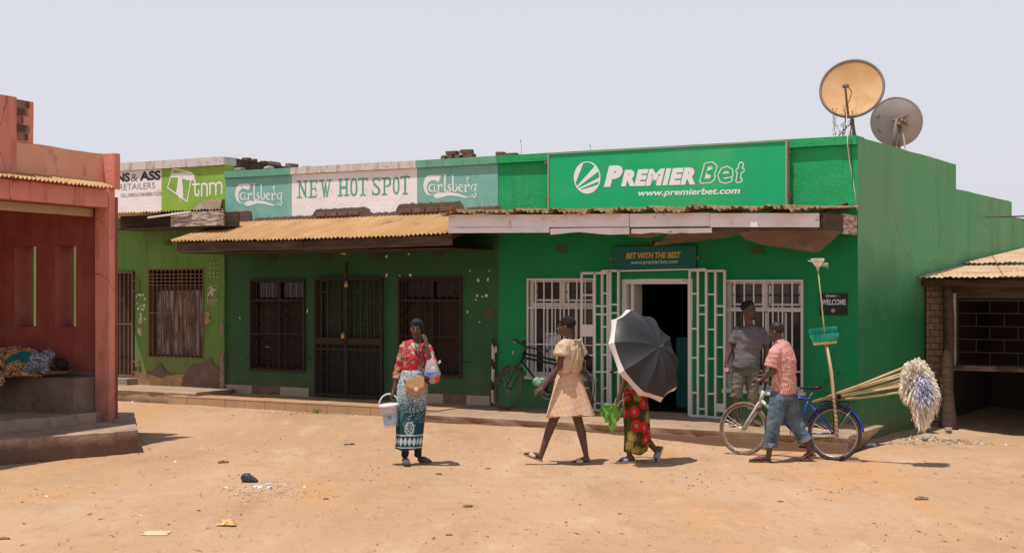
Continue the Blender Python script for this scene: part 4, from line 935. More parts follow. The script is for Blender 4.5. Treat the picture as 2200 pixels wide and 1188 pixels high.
scraps(tnm, [(292+rr.uniform(0, 22), y_+rr.uniform(-7, 7), .04, .05) for y_ in (638, 638, 657, 660, 662, 680) for _ in range(3)], s=.7)
scraps(tnm, [(452+8*(k % 3)+rr.uniform(-1, 1), 566+10*(k//3)+rr.uniform(-2, 2), .025, .035) for k in range(12)])
scraps(bet, [(1103, 757, .02, .07)])
# striped downpipe stump between bar and betting shop
pp_ = onp(1059, 870, -.06); pt_ = onp(1060, 727, -.06); t = thing('striped_pole', 'thin pole with black and white spiral stripes on the wall beside the old bicycle', 'pole', FB, pp_)
pw = surf('pole_white', (.60, .50, .40), rough=.8); pb = surf('pole_black', (.03, .028, .028), rough=.8)
mb = MB(); k = 26
pts = [pp_+(pt_-pp_)*i/k for i in range(k+1)]
nseg = 8
for i in range(k):
    for j in range(nseg):
        vs = []
        for (q, jj) in ((i, j), (i, j+1), (i+1, j+1), (i+1, j)): a = 2*math.pi*jj/nseg; vs.append(pts[q]+Vector((.026*math.cos(a), .026*math.sin(a), 0)))
        ph = (i*1.0+j*.6) % 8.67; mb.add(vs, [(0, 1, 2, 3)], 1 if ph < 3.6 else 0)
mb.build('stripes', [pw, pb], t)
mb = MB(); mb.box(onp(1063, 757, -.05)+Vector((0, -.01, 0)), onp(1067, 744, -.05)+Vector((.0, .02, 0))); mb.build('bracket', pw, t)

# ------------------------------------------------------------------ lettering painted on the walls
wpaint = surf('letter_white', (.82, .79, .80), rough=.7); tpaint = surf('letter_teal', (.12, .36, .28), [((.2, .42, .34), (9, 9, 9), 4, .5, .7, .6)], .75)
bpaint = surf('letter_black', (.05, .05, .06), rough=.75); gpaint = surf('letter_grey', (.16, .16, .17), rough=.75)
# NEW HOT SPOT, drawn letter by letter in the coordinates of the wall
def zmap(ox, oy, sc_, y):                 # tracing-sheet coordinates -> wall plane
    return lambda x, z: (lambda p: (p.x, p.z))(onp(ox+x/sc_, oy+z/sc_, y))
T = zmap(630, 360, 2200/270, -.015)
K = F/22.8*2200/270                       # about how many sheet units make a metre
mk = Mask(*[f(ux(631, -.015), ux(886, -.015)) for f in (min, max)], uz(640, 428, -.015), uz(880, 374, -.015)+.03, .0045)
def L(pts, w): mk.stroke([T(*p) for p in pts], w/K if not isinstance(w, list) else [q/K for q in w])
def serif(x, y, hw, w=26, slope=-.045): L([(x-hw, y-slope*hw*0+hw*.045), (x+hw, y-hw*.045)], w)
# N
L([(108, 240), (105, 520)], 30); L([(108, 245), (218, 515)], 42); L([(213, 235), (214, 505)], 32); serif(96, 244, 34); serif(214, 240, 34); serif(106, 525, 40)
# E
L([(316, 240), (312, 515)], 42); L([(290, 236), (415, 232)], 26); L([(418, 235), (405, 290)], [30, 12]); L([(312, 378), (385, 372)], 22); L([(378, 320), (398, 410)], [14, 26]); L([(268, 525), (390, 515)], 26); L([(395, 515), (400, 465)], [30, 14])
# W
L([(500, 240), (545, 508)], 36); L([(545, 508), (558, 270)], 20); L([(558, 270), (590, 508)], 32); L([(592, 508), (638, 235)], 24); serif(495, 228, 36, 24); serif(632, 222, 42, 24)
# H
L([(826, 215), (822, 490)], 40); L([(936, 210), (934, 485)], 38); L([(826, 355), (936, 348)], 40); serif(826, 212, 34); serif(938, 207, 34); serif(822, 493, 38); serif(934, 486, 38)
def oval(cx, cy, rx_, ry_, w): L([(cx+rx_*math.copysign(abs(math.cos(a))**.7, math.cos(a)), cy-ry_*math.copysign(abs(math.sin(a))**.8, math.sin(a))) for a in np.linspace(0, 2*math.pi, 28)], w)
oval(1060, 344, 48, 138, 38)
L([(1218, 205), (1220, 480)], 40); L([(1142, 202), (1296, 196)], 32); L([(1142, 202), (1142, 245)], [26, 12]); L([(1292, 196), (1296, 240)], [26, 12]); serif(1220, 486, 38)
# S
L([(1500, 235), (1480, 195), (1440, 190), (1402, 215), (1400, 265), (1430, 310), (1480, 350), (1508, 400), (1500, 450), (1460, 475), (1415, 468), (1392, 440), (1384, 405)], [18, 26, 30, 38, 42, 42, 42, 42, 40, 34, 28, 26, 14]); L([(1512, 180), (1516, 245)], [20, 12]); L([(1380, 400), (1392, 485)], [12, 22])
# P
L([(1596, 200), (1594, 465)], 38); serif(1592, 190, 44, 28); serif(1594, 472, 40); L([(1600, 186), (1660, 182), (1694, 215), (1694, 290), (1660, 325), (1600, 332)], [26, 30, 40, 40, 32, 24])
oval(1800, 318, 44, 134, 36)
L([(1956, 175), (1958, 455)], 38); L([(1885, 172), (2030, 162)], 30); L([(1884, 172), (1882, 215)], [26, 12]); L([(2028, 162), (2034, 200)], [26, 12]); serif(1960, 460, 40)
mk.wear(14, .55, 3)
mk.build('painted_name', tpaint, hot, -.0142, label='teal slab letters NEW HOT SPOT')
# beer logo, traced once and painted twice
def beer(T, K, nm_lab, ys):
    X = [T(x, y) for x, y in ((90, 160), (1560, 160), (1560, 830), (90, 830))]
    mk = Mask(min(p[0] for p in X), max(p[0] for p in X), min(p[1] for p in X), max(p[1] for p in X), .0042)
    L = lambda pts, w: mk.stroke([T(*p) for p in pts], [q/K for q in w] if isinstance(w, list) else w/K)
    P = lambda pts: mk.poly([T(*p) for p in pts])
    P([(250, 205), (590, 195), (520, 380), (480, 370), (430, 345), (370, 335), (310, 350), (260, 390), (225, 450), (212, 530), (222, 610), (250, 680), (300, 715), (350, 705), (400, 665), (380, 700), (320, 735), (250, 730), (190, 690), (150, 630), (125, 550), (118, 460), (130, 370), (165, 290), (205, 235)])
    L([(405, 455), (330, 450), (275, 490), (268, 560), (300, 615), (350, 630), (400, 610)], [22, 30, 48, 50, 46, 34, 14]); L([(430, 440), (405, 520), (405, 600), (430, 630), (480, 600)], [14, 26, 30, 30, 14])
    L([(480, 455), (520, 480), (505, 640)], [20, 46, 46]); L([(520, 500), (570, 455), (605, 470), (600, 520)], [20, 30, 44, 24])
    L([(640, 205), (715, 200)], 26); L([(685, 205), (680, 500), (675, 600), (720, 635), (780, 610)], [52, 44, 44, 40, 14])
    L([(835, 455), (790, 455), (765, 490), (800, 540), (835, 580), (820, 625), (760, 640)], [26, 20, 34, 44, 40, 30, 12])
    L([(850, 195), (890, 230), (890, 560), (910, 620)], [12, 44, 44, 30]); L([(905, 625), (960, 625), (1000, 570), (1000, 500), (965, 450)], [24, 34, 44, 48, 20])
    L([(1060, 560), (1150, 510), (1120, 450), (1075, 465), (1050, 530), (1065, 600), (1110, 635), (1165, 600)], [14, 24, 30, 36, 44, 46, 34, 12])
    L([(1190, 455), (1225, 480), (1215, 630), (1270, 620)], [16, 44, 46, 18]); L([(1235, 500), (1285, 455), (1325, 480), (1310, 510)], [16, 24, 36, 20])
    L([(1290, 445), (1275, 380), (1262, 350)], [16, 18, 22]); L([(1262, 330), (1240, 260)], [26, 14]); L([(1270, 330), (1315, 250)], [24, 14]); L([(1265, 320), (1275, 250)], [22, 12])
    L([(1440, 450), (1385, 490), (1370, 560), (1400, 615), (1450, 600), (1490, 520), (1480, 460), (1430, 445)], [20, 30, 34, 30, 18, 20, 24, 20]); L([(1540, 425), (1490, 470), (1485, 640), (1500, 740), (1470, 785), (1425, 770), (1410, 700)], [14, 28, 36, 26, 26, 26, 10]); L([(1410, 700), (1375, 760), (1310, 775)], [14, 18, 10])
    P([(375, 740), (440, 690), (540, 662), (700, 655), (880, 660), (1040, 690), (1160, 735), (1280, 772), (1270, 800), (1180, 795), (1040, 760), (900, 740), (740, 745), (640, 775), (480, 815), (420, 790)])
    mk.wear(11, .62, 6)
    mk.build('painted_logo', wpaint, hot, ys, label=nm_lab)
TR = zmap(900, 360, 2200/180, -.015)
beer(TR, F/22.1*2200/180, 'white beer logo on the right teal panel', -.0142)
# same drawing placed on the left panel
ra, rb = TR(118, 735), TR(1540, 195); la, lb = onp(505, 437, -.015), onp(608, 395, -.015)
def TL(x, y):
    p = TR(x, y); return (la.x+(p[0]-ra[0])/(rb[0]-ra[0])*(lb.x-la.x), la.z-.0+(p[1]-ra[1])/(rb[1]-ra[1])*(lb.z-la.z))
beer(TL, F/22.1*2200/180*(rb[0]-ra[0])/(lb.x-la.x), 'white beer logo on the left teal panel', -.0142)
# lime shop sign: network logo and the shop name
TN = zmap(340, 350, 1782/150, -.015); KN = F/24.5*1782/150
def tnm_logo(T, K, y, mat, par, cutm=True, res=.005):
    X = [T(x, z) for x, z in ((200, 110), (1680, 110), (1680, 1010), (200, 1010))]
    mk = Mask(min(p[0] for p in X), max(p[0] for p in X), min(p[1] for p in X), max(p[1] for p in X), res)
    L = lambda pts, w: mk.stroke([T(*p) for p in pts], [q/K for q in w] if isinstance(w, list) else w/K)
    L([(380, 150), (865, 260), (735, 985), (235, 640), (380, 150)], 32)
    for k in range(7): L([(350-5*k, 285+k*14), (560, 270+k*16), (900+(k % 3)*14, 300+k*24)], [14, 30, 26])
    mk.poly([T(*p) for p in ((560, 250), (880, 255), (850, 460), (720, 440), (560, 390))])
    for k in range(6): L([(520+16*k, 370), (500+18*k, 600), (465+30*k, 800+10*k)], 26)
    L([(560, 800), (545, 980)], 16); L([(590, 800), (608, 975)], 16); mk.poly([T(*p) for p in ((510, 380), (600, 380), (632, 640), (630, 900), (540, 900), (450, 780), (480, 600))])
    L([(935, 455), (935, 760), (960, 825), (1010, 835), (1035, 790), (1030, 700)], [50, 50, 56, 56, 46, 34]); L([(880, 555), (1045, 545)], 52)
    L([(1105, 835), (1108, 600), (1120, 545), (1180, 530), (1235, 560), (1248, 620), (1246, 835)], 54)
    L([(1320, 800), (1325, 540), (1395, 515), (1445, 540), (1470, 600), (1470, 810)], [50, 56, 52, 52, 52, 52]); L([(1470, 580), (1500, 525), (1560, 500), (1610, 530), (1622, 620), (1615, 790)], [40, 50, 50, 50, 50, 44]); L([(1300, 530), (1325, 520)], 44)
    mk.wear(18, .7, 9); mk.build('painted_logo', mat, par, y)
tnm_logo(TN, KN, -.0142, wpaint, tnm)
# small repeat low on the wall
def TS(x, y):
    if x < 870: a, b = onp(445, 640, 0), onp(470, 611, 0); u, v = (x-215)/(935-215), (1000-y)/(1000-140)
    else: a, b = onp(445, 654, 0), onp(470, 641, 0); u, v = (x-870)/(1650-870), (865-y)/(865-450)
    return (a.x+(b.x-a.x)*u, a.z+(b.z-a.z)*v)
tnm_logo(TS, KN*3.4, -.0095, surf('faded_paint', (.50, .46, .36), rough=.8), tnm, res=.003)
text_part('painted_text', 'always with you', surf('faded_paint', (.5, .46, .36)), tnm, ux(451), ux(470), uz(460, 658), uz(460, 655), -.0095)
def wtxt(s, pa, pb, bold, mat, y=-.0142, **k):
    """text between two photo corners (left-bottom, right-top)"""
    a, b = onp(pa[0], pa[1], y), onp(pb[0], pb[1], y)
    return text_part('painted_text', s, mat, tnm, a.x, b.x, a.z, b.z, y, bold, **k)
a, b = onp(254, 391, -.0142), onp(347, 388, -.0142)
def tr4(pbl, pbr, ptl, ptr, y, par_y=None):
    BL, BR, TL_, TR_ = [onp(p[0], p[1], y) for p in (pbl, pbr, ptl, ptr)]
    def f(u, q): p = (BL*(1-u)+BR*u)*(1-q)+(TL_*(1-u)+TR_*u)*q; return (p.x, y, p.z)
    return f
text_part('painted_text', 'NS', bpaint, tnm, 0, 0, 0, 0, -.0142, .045, trans=tr4((251, 392), (279, 391), (251, 372), (279, 371), -.0142))
text_part('painted_text', '&', gpaint, tnm, 0, 0, 0, 0, -.0142, 0, trans=tr4((281, 391), (296, 390), (281, 374), (296, 373), -.0142))
text_part('painted_text', 'ASS', bpaint, tnm, 0, 0, 0, 0, -.0142, .045, trans=tr4((300, 389), (345, 387), (300, 369), (345, 366), -.0142))
text_part('painted_text', 'RETAILERS', gpaint, tnm, 0, 0, 0, 0, -.0142, -.004, trans=tr4((256, 409), (333, 405), (256, 396), (333, 392), -.0142))
text_part('painted_text', 'CELL:0888363308/0888172320', gpaint, tnm, 0, 0, 0, 0, -.0142, 0, trans=tr4((259, 424), (347, 420), (259, 417), (347, 412), -.0142))

# ------------------------------------------------------------------ sign boards
sgreen = surf('sign_green', (.010, .43, .17), [((.06, .47, .17), (.7, .7, 1.4), 3, .45, .65, .7), ((.025, .34, .16), (6, 6, .4), 4, .5, .75, .4)], .45, (3, .1, .01))
ysg = -.12
sg = thing('main_signboard', 'wide green signboard with white PREMIER Bet lettering on the green parapet', 'signboard', FB, (ux(1430, ysg), ysg, 3.0))
xa, xb = ux(1179, ysg), ux(1690, ysg); za, zb = uz(1690, 444, ysg), uz(1690, 304, ysg)
ps = MB(); n = 20
part('panel', sgreen, sg, lambda m: wall(m, xa+.015, xb-.015, za, zb, ysg, ysg+.08, jit=.0003))
for x in (xa, xb): block('edge_trim', surf('sign_trim', (.36, .36, .30), rough=.5, metal=.3), sg, (x, ysg+.035, (za+zb)/2), (.025, .10, zb-za+.02))
block('edge_trim', surf('sign_trim', (.4, .4, .3)), sg, ((xa+xb)/2, ysg+.035, zb+.008), (xb-xa, .10, .016))
for px_, py_ in ((1174, 350), (1174, 430), (1695, 328), (1695, 418)): p = onp(px_, py_, -.07); block('bolt', metal_r, sg, p, (.05, .04, .045))
swhite = surf('sign_white', (.86, .83, .85), rough=.5)
ysl = ysg-.0025
def stext(s, bl, br, tl, tr, bold, mat=swhite, y=ysl, shear=.25, nm='lettering', spacing=1.):
    return text_part(nm, s, mat, sg, 0, 0, 0, 0, y, bold, shear, trans=tr4(bl, br, tl, tr, y), spacing=spacing)
def TP(x, y): return (1220+x/5.5, 330+y/5.5)
stext('P', TP(425, 398), TP(648, 385), TP(425, 148), TP(648, 138), .075)
stext('REMIER', TP(628, 390), TP(1505, 366), TP(628, 196), TP(1505, 164), .070, spacing=1.14)
Tp = lambda x, y: (lambda p: (p.x, p.z))(onp(*TP(x, y), ysl))
def outl(pts, w, nm='outline_letter'):
    X = [Tp(*p) for p in pts]; mk = Mask(min(p[0] for p in X)-.05, max(p[0] for p in X)+.05, min(p[1] for p in X)-.05, max(p[1] for p in X)+.05, .004); return mk
kk = F/20*5.5
mk = Mask(*(sorted((Tp(1530, 0)[0], Tp(2110, 0)[0]))), Tp(1800, 380)[1], Tp(1800, 70)[1], .0036)
def thick(strokes, w):
    for s_ in strokes: mk.stroke([Tp(*p) for p in s_], w/kk)
Bs = [[(1635, 140), (1700, 130), (1735, 160), (1722, 205), (1660, 225)], [(1660, 225), (1710, 240), (1712, 290), (1680, 318), (1590, 325)], [(1640, 140), (1585, 325)]]
Es = [[(1830, 265), (1925, 255), (1920, 205), (1880, 182), (1830, 200), (1800, 260), (1815, 310), (1860, 325), (1915, 310)]]
Ts = [[(2045, 130), (2010, 320)], [(2045, 130), (2052, 135)], [(2010, 205), (2060, 200)], [(2010, 320), (2035, 315)]]
for G in (Bs, Es, Ts): thick(G, 66 if G is not Ts else 60)
m1 = mk.m.copy(); mk.m[:] = False
for G in (Bs, Es, Ts): thick(G, 44 if G is not Ts else 38)
mk.m = m1 & ~mk.m
mk.ell(Tp(1672, 180), 17/kk, 13/kk); mk.ell(Tp(1652, 273), 22/kk, 15/kk)
mk.build('lettering', swhite, sg, ysl, label='outlined word Bet')
text_part('lettering', 'www.premierbet.com', swhite, sg, 0, 0, 0, 0, ysl, .022, .2, trans=tr4(TP(828, 525), TP(2035, 500), TP(828, 430), TP(2035, 398), ysl))
# round emblem
cx_, cy_ = 228, 285
mk = Mask(Tp(60, 0)[0], Tp(400, 0)[0], Tp(228, 485)[1], Tp(228, 80)[1], .0036)
el = [Tp(cx_+157*math.cos(a), cy_+190*math.sin(a)) for a in np.linspace(0, 2*math.pi, 60)]; mk.poly(el)
el2 = [Tp(cx_+145*math.cos(a), cy_+177*math.sin(a)) for a in np.linspace(0, 2*math.pi, 60)]
full = mk.m.copy(); mk.m[:] = False; mk.poly(el2); inner = mk.m.copy(); mk.m[:] = False
for pl in ([(185, 110), (250, 100), (318, 150), (110, 385), (92, 350)], [(365, 210), (372, 285), (130, 410), (122, 398)], [(365, 330), (350, 372), (158, 430), (148, 422)]): mk.poly([Tp(*p) for p in pl])
mk.m = full & ~(mk.m & inner)
mk.build('emblem', swhite, sg, ysl, label='white disc emblem with rays')
# smaller board over the door
y2 = -.05; s2 = thing('door_signboard', 'dark teal signboard BET WITH THE BEST over the doorway', 'signboard', FB, (ux(1405, y2), y2, 2.3))
xa, xb, za, zb = ux(1316, y2), ux(1495, y2), uz(1405, 580, y2), uz(1405, 529, y2)
part('panel', surf('sign_teal', (.008, .13, .12), rough=.5), s2, lambda m: m.box((xa, y2, za), (xb, y2+.04, zb)))
for x in (xa-.03, xb+.03): block('bolt', metal_r, s2, (x, y2+.02, (za+zb)/2), (.04, .03, .04))
text_part('lettering', 'BET WITH THE BEST', surf('sign_yellow', (.62, .42, .03), rough=.5), s2, 0, 0, 0, 0, y2-.004, .035, .2, trans=tr4((1345, 556), (1463, 554), (1345, 543), (1463, 541), y2-.004))
text_part('lettering', 'www.premierbet.com', surf('sign_pale', (.55, .6, .6), rough=.5), s2, 0, 0, 0, 0, y2-.004, .01, .1, trans=tr4((1355, 570), (1456, 568), (1355, 560), (1456, 557), y2-.004))
y3_ = -.02; s3 = thing('welcome_sign', 'small black WELCOME sign on the green wall near the corner', 'sign', FB, (ux(1790, y3_), y3_, 1.6))
xa, xb, za, zb = ux(1761, y3_), ux(1820, y3_), uz(1790, 677, y3_), uz(1790, 630, y3_)
part('panel', surf('sign_black', (.008, .022, .02), rough=.45), s3, lambda m: m.box((xa, y3_, za), (xb, y3_+.012, zb)))
sl_ = surf('sign_letters', (.6, .62, .62), rough=.5)
text_part('lettering', 'WELCOME', sl_, s3, 0, 0, 0, 0, y3_-.003, .03, trans=tr4((1765, 655), (1817, 655), (1765, 643), (1817, 643), y3_-.003))
text_part('lettering', 'PREMIER', sl_, s3, 0, 0, 0, 0, y3_-.003, .02, .2, trans=tr4((1781, 638), (1796, 638), (1781, 634), (1796, 634), y3_-.003))
text_part('lettering', 'Bet', gpaint, s3, 0, 0, 0, 0, y3_-.003, .0, .2, trans=tr4((1797, 638), (1806, 638), (1797, 633), (1806, 633), y3_-.003))
mk = Mask(ux(1773, y3_), ux(1805, y3_), uz(1790, 674, y3_), uz(1790, 630, y3_), .002)
c = onp(1777.5, 636, y3_); mk.ell((c.x, c.z), .02, .02); mk.ell((c.x, c.z), .015, .015, False); mk.stroke([(c.x-.013, c.z-.013), (c.x+.013, c.z+.013)], .005)
mk.build('emblem', sl_, s3, y3_-.003)
c = onp(1790, 667, y3_); mk = Mask(c.x-.04, c.x+.04, c.z-.04, c.z+.04, .002); mk.ell((c.x, c.z), .026, .026); mk.build('prohibition_disc', sl_, s3, y3_-.003)
mk = Mask(c.x-.04, c.x+.04, c.z-.04, c.z+.04, .002); mk.ell((c.x, c.z), .027, .027); mk.ell((c.x, c.z), .022, .022, False); mk.stroke([(c.x-.017, c.z+.017), (c.x+.017, c.z-.017)], .005); mk.build('prohibition_ring', surf('sign_red', (.5, .02, .03), rough=.5), s3, y3_-.005)
mk = Mask(c.x-.04, c.x+.04, c.z-.04, c.z+.04, .002); mk.stroke([(c.x-.008, c.z-.012), (c.x-.008, c.z+.012), (c.x+.008, c.z-.012), (c.x+.008, c.z+.012)], .005); mk.build('prohibition_figure', bpaint, s3, y3_-.007)

# ------------------------------------------------------------------ satellite dishes on the roof
def dish(c, axis, R_, deep, m_face, m_back, par, rim=.02):
    a = Vector(axis).normalized(); q = a.to_track_quat('Z', 'Y').to_matrix(); mb = MB(); n = 40; k = 8
    for lay, off in ((0, 0), (1, -.012)):
        for i in range(k+1):
            r = R_*i/k
            for j in range(n):
                th = 2*math.pi*j/n; mb.v.append(Vector(c)+q @ Vector((r*math.cos(th), r*math.sin(th), deep*(i/k)**2-deep+off)))
    for lay in (0, 1):
        o = lay*(k+1)*n
        for i in range(k):
            for j in range(n):
                f = (o+i*n+j, o+i*n+(j+1) % n, o+(i+1)*n+(j+1) % n, o+(i+1)*n+j)
                mb.f.append(f if lay == 1 else tuple(reversed(f))); mb.mi.append(lay)
    d = mb.build('dish', [m_face, m_back], par, smooth=True)
    mb = MB(); mb.tube([Vector(c)+q @ Vector(((R_+.004)*math.cos(t), (R_+.004)*math.sin(t), -.006)) for t in np.linspace(0, 2*math.pi, 41)], rim, 6, cap=False, flat=.9)
    mb.build('rim', m_back, par, smooth=True); return q
o_d = surf('ochre_dish', (.56, .31, .13), [((.62, .40, .22), (3, 3, 3), 5, .45, .65, .7), ((.42, .20, .07), (2.2, 2.2, 2.2), 3, .58, .75, .9), ((.66, .60, .5), (16, 3, 16), 4, .68, .72, .6)], .6)
g_d = surf('grey_dish', (.42, .39, .39), [((.50, .47, .47), (3, 3, 3), 4, .45, .65, .7), ((.22, .10, .06), (9, 9, 9), 5, .64, .70, .9)], .6)
mt = surf('mast_steel', (.20, .17, .15), [((.26, .13, .08), (12, 12, 12), 4, .5, .7, .8)], .7)
D1 = 19.4; c = W(1830, 190, D1)
t1 = thing('satellite_dish', 'large ochre satellite dish seen from its hollow side, on the corner of the roof', 'satellite dish', FW, W(1845, 293, D1), 'satellite dishes on the roof')
q = dish(c+Vector((0, 0, 0)), (-.34, -.88, .33), .415, .075, o_d, mt, t1)
base = W(1848, 296, D1); bk = c+Vector((.06, .12, -.02))
def tb(nm, pts, r, par, mat=mt, n=8): mb = MB(); mb.tube(pts, r, n); return mb.build(nm, mat, par, smooth=True)
tb('mast', [base+Vector((.02, .1, -.4)), W(1834, 252, D1)+Vector((0, .1, 0)), bk], .022, t1); tb('strut', [W(1802, 292, D1), W(1838, 257, D1)+Vector((0, .08, 0))], .008, t1)
tb('strut', [W(1835, 296, D1)+Vector((0, .1, 0)), W(1838, 262, D1)+Vector((0, .1, 0))], .008, t1)
arm0 = W(1822, 254, D1)+Vector((0, -.02, 0)); arm1 = W(1804, 202, D1)+Vector((-.02, -.42, 0)); tb('feed_arm', [arm0, arm1], .015, t1)
tb('feed_horn', [arm1+Vector((-.02, -.02, .04)), arm1+Vector((.03, .03, .05))], .032, t1)
tb('feed_cable', [arm1+Vector((.02, 0, .05)), W(1817, 205, D1)+Vector((0, -.35, 0)), W(1818, 220, D1)+Vector((0, -.2, 0)), W(1813, 232, D1)+Vector((0, -.12, 0))], .005, t1, pb)
for p, r in (((1818, 219), .012), ((1818, 225), .01), ((1820, 230), .01)): tb('bolt', [W(*p, D1)+Vector((0, -.05, 0)), W(*p, D1)+Vector((0, .0, 0))], r, t1, steel)
D2 = 20.6; c = W(1926, 262, D2)
t2 = thing('satellite_dish', 'grey rust-spotted satellite dish seen from behind with its bracket, right of the ochre one', 'satellite dish', FW, W(1922, 318, D2), 'satellite dishes on the roof')
dish(c, (.30, .88, .33), .352, .06, g_d, g_d, t2, .011)
bp = W(1918, 262, D2)+Vector((0, -.10, 0))
for i, (a, b, r) in enumerate((((1914, 318), (1921, 258), .03), ((1926, 318), (1930, 262), .022), ((1912, 262), (1946, 250), .02))):
    tb(('mast', 'mast', 'cross_bar')[i], [W(*a, D2)+Vector((0, -.12, -.1 if i < 2 else 0)), W(*b, D2)+Vector((0, -.12, 0))], r, t2)
for i, (a, r) in enumerate((((1931, 262), .03), ((1938, 266), .028), ((1942, 270), .024), ((1926, 270), .03), ((1932, 276), .02))): mb = MB(); mb.ell(W(*a, D2)+Vector((0, -.16, 0)), (r, r, r), n=8, m=6); mb.build('clamp', metal_r if i % 2 else mt, t2, smooth=True)
bar('cable_guard', surf('pale_strap', (.5, .42, .34)), t2, W(1937, 316, D2)+Vector((0, -.2, -.05)), W(1934, 288, D2)+Vector((0, -.15, 0)), .02, .01)
# aerial cable down the corner
cb = surf('cable_white', (.55, .5, .42), rough=.7); mb = MB()
pts = [W(1818, 250, 19.2)]+[onp(a, b, y) for a, b, y in ((1822, 285, .0), (1821, 296, -.075), (1821, 312, -.07), (1825, 345, -.03), (1831, 380, -.02), (1836, 410, -.02), (1841, 450, -.03))]
pts = [FB @ p if i else p for i, p in enumerate(pts)]
mb.tube(pts, .008, 6); tag(mb.build('aerial_cable', cb, smooth=True), 'thin white cable dangling from the ochre dish down the green parapet', 'cable')
mb = MB(); pts = [onp(a, b, y) for a, b, y in ((1828, 250, .3), (1828, 300, -.07), (1830, 345, -.02), (1832, 400, -.03))]; mb.tube(pts, .004, 5); tag(mb.build('aerial_cable', pb, None, FB), 'thin black cable hanging beside the white one on the green parapet', 'cable')
# dry creeper and weeds on the roof edge
rr = random.Random(11); mb = MB()
dry = surf('dry_stalk', (.13, .065, .035), rough=.95)
for k in range(11):
    b0 = onp(1792+rr.uniform(0, 42), 294, .08+rr.uniform(0, .1)); pts = [b0]
    for q in range(5): pts.append(pts[-1]+Vector((rr.uniform(-.03, .03), rr.uniform(-.02, .02), rr.uniform(.03, .10))))
    mb.tube(pts, .0028, 4, cap=False)
    for q in range(9):
        p = pts[rr.randrange(0, 6)]+Vector((rr.uniform(-.03, .03), rr.uniform(-.03, .03), rr.uniform(-.04, .04))); s_ = rr.uniform(.006, .016); mb.add([p, p+Vector((s_, 0, s_)), p+Vector((0, s_, s_*1.4)), p+Vector((-s_, 0, s_*.6))], [(0, 1, 2, 3)])
mb.build('dry_weeds', dry, None, FB, kind='stuff')['label'] = 'dry brown weeds below the ochre satellite dish'
for px_, h_, lab in ((1119, 30, 'lone dry stalk above the green parapet left of the big sign'), (1268, 12, 'short dry stalk above the middle of the big sign')):
    mb = MB(); p = onp(px_, 333-(px_-1119)*.05, .1); mb.tube([p, p+Vector((.01, 0, h_*.0035)), p+Vector((-.005, 0, h_*.0068))], .003, 4); mb.ell(p+Vector((-.005, 0, h_*.0068)), (.008, .008, .014), n=6, m=4); tag(mb.build('dry_stalk', dry, None, FB, loc=p), lab, 'plant')
# ------------------------------------------------------------------ people
SKIN = surf('skin', (.098, .052, .036), [((.125, .070, .050), (14, 14, 14), 3, .45, .7, .5)], .48, spec=.35)
SKIN2 = surf('foot_skin', (.10, .06, .042), [((.20, .12, .08), (25, 25, 25), 3, .5, .7, .6)], .75)
HAIR = surf('hair', (.012, .010, .010), rough=.8, bump=(160, .8, .004))
EYEW = surf('eye_white', (.20, .17, .15), rough=.3); EYED = surf('iris', (.02, .012, .01), rough=.2)
LIP = surf('lips', (.10, .035, .03), rough=.45)
def vcm(name, rough=.85, fine=.0):
    if name in _M: return _M[name]
    m = bpy.data.materials.new(name); m.use_nodes = True; t = m.node_tree; b = t.nodes['Principled BSDF']; b.inputs['Roughness'].default_value = rough; b.inputs['Specular IOR Level'].default_value = .2
    a = t.nodes.new('ShaderNodeVertexColor'); a.layer_name = 'Col'; t.links.new(a.outputs[0], b.inputs['Base Color'])
    n = t.nodes.new('ShaderNodeTexNoise'); n.inputs['Scale'].default_value = 260; bu = t.nodes.new('ShaderNodeBump'); bu.inputs['Strength'].default_value = .35; bu.inputs['Distance'].default_value = .003
    tc = t.nodes.new('ShaderNodeTexCoord'); t.links.new(tc.outputs['Object'], n.inputs[0]); t.links.new(n.outputs[0], bu.inputs['Height']); t.links.new(bu.outputs[0], b.inputs['Normal'])
    _M[name] = m; return m
def skinmesh(mb, nm, mat, par, vox=.007, it=4, fold=None, colf=None, label=None, fac=.5):
    """union of closed shapes -> one continuous surface"""
    me = bpy.data.meshes.new('tmp'); me.from_pydata(mb.v, [], mb.f); me.update(); o = bpy.data.objects.new('tmp', me); COL.objects.link(o)
    r = o.modifiers.new('r', 'REMESH'); r.mode = 'VOXEL'; r.voxel_size = vox
    s_ = o.modifiers.new('s', 'SMOOTH'); s_.factor = fac; s_.iterations = it
    dg = bpy.context.evaluated_depsgraph_get(); dg.update(); m2 = bpy.data.meshes.new_from_object(o.evaluated_get(dg)); bpy.data.objects.remove(o); bpy.data.meshes.remove(me)
    N = len(m2.vertices); co = np.empty(N*3); m2.vertices.foreach_get('co', co); co = co.reshape(-1, 3); nr = np.empty(N*3); m2.vertices.foreach_get('normal', nr); nr = nr.reshape(-1, 3)
    if fold:
        amp, sc, ff = fold
        d = np.array([noise.noise(Vector((p[0]*sc[0], p[1]*sc[1], p[2]*sc[2]))) + .5*noise.noise(Vector((p[0]*sc[0]*2.3+4, p[1]*sc[1]*2.3, p[2]*sc[2]*2.3))) for p in co])
        if ff: d = 1-2*np.abs(d)
        co = co+nr*(d*amp)[:, None]
    if colf:
        ca = m2.color_attributes.new('Col', 'FLOAT_COLOR', 'POINT'); C = np.ones((N, 4)); C[:, :3] = [colf(Vector(p)) for p in co]; ca.data.foreach_set('color', C.ravel())
    o3 = ORG[par]; co = co-np.array(o3)[None, :]; m2.vertices.foreach_set('co', co.ravel()); m2.update()
    m2.polygons.foreach_set('use_smooth', [True]*len(m2.polygons)); m2.name = nm; m2.materials.clear(); m2.materials.append(mat)
    ob = bpy.data.objects.new(nm, m2); COL.objects.link(ob); ob.parent = par; ORG[ob] = o3
    if label: ob['label'] = label
    return ob
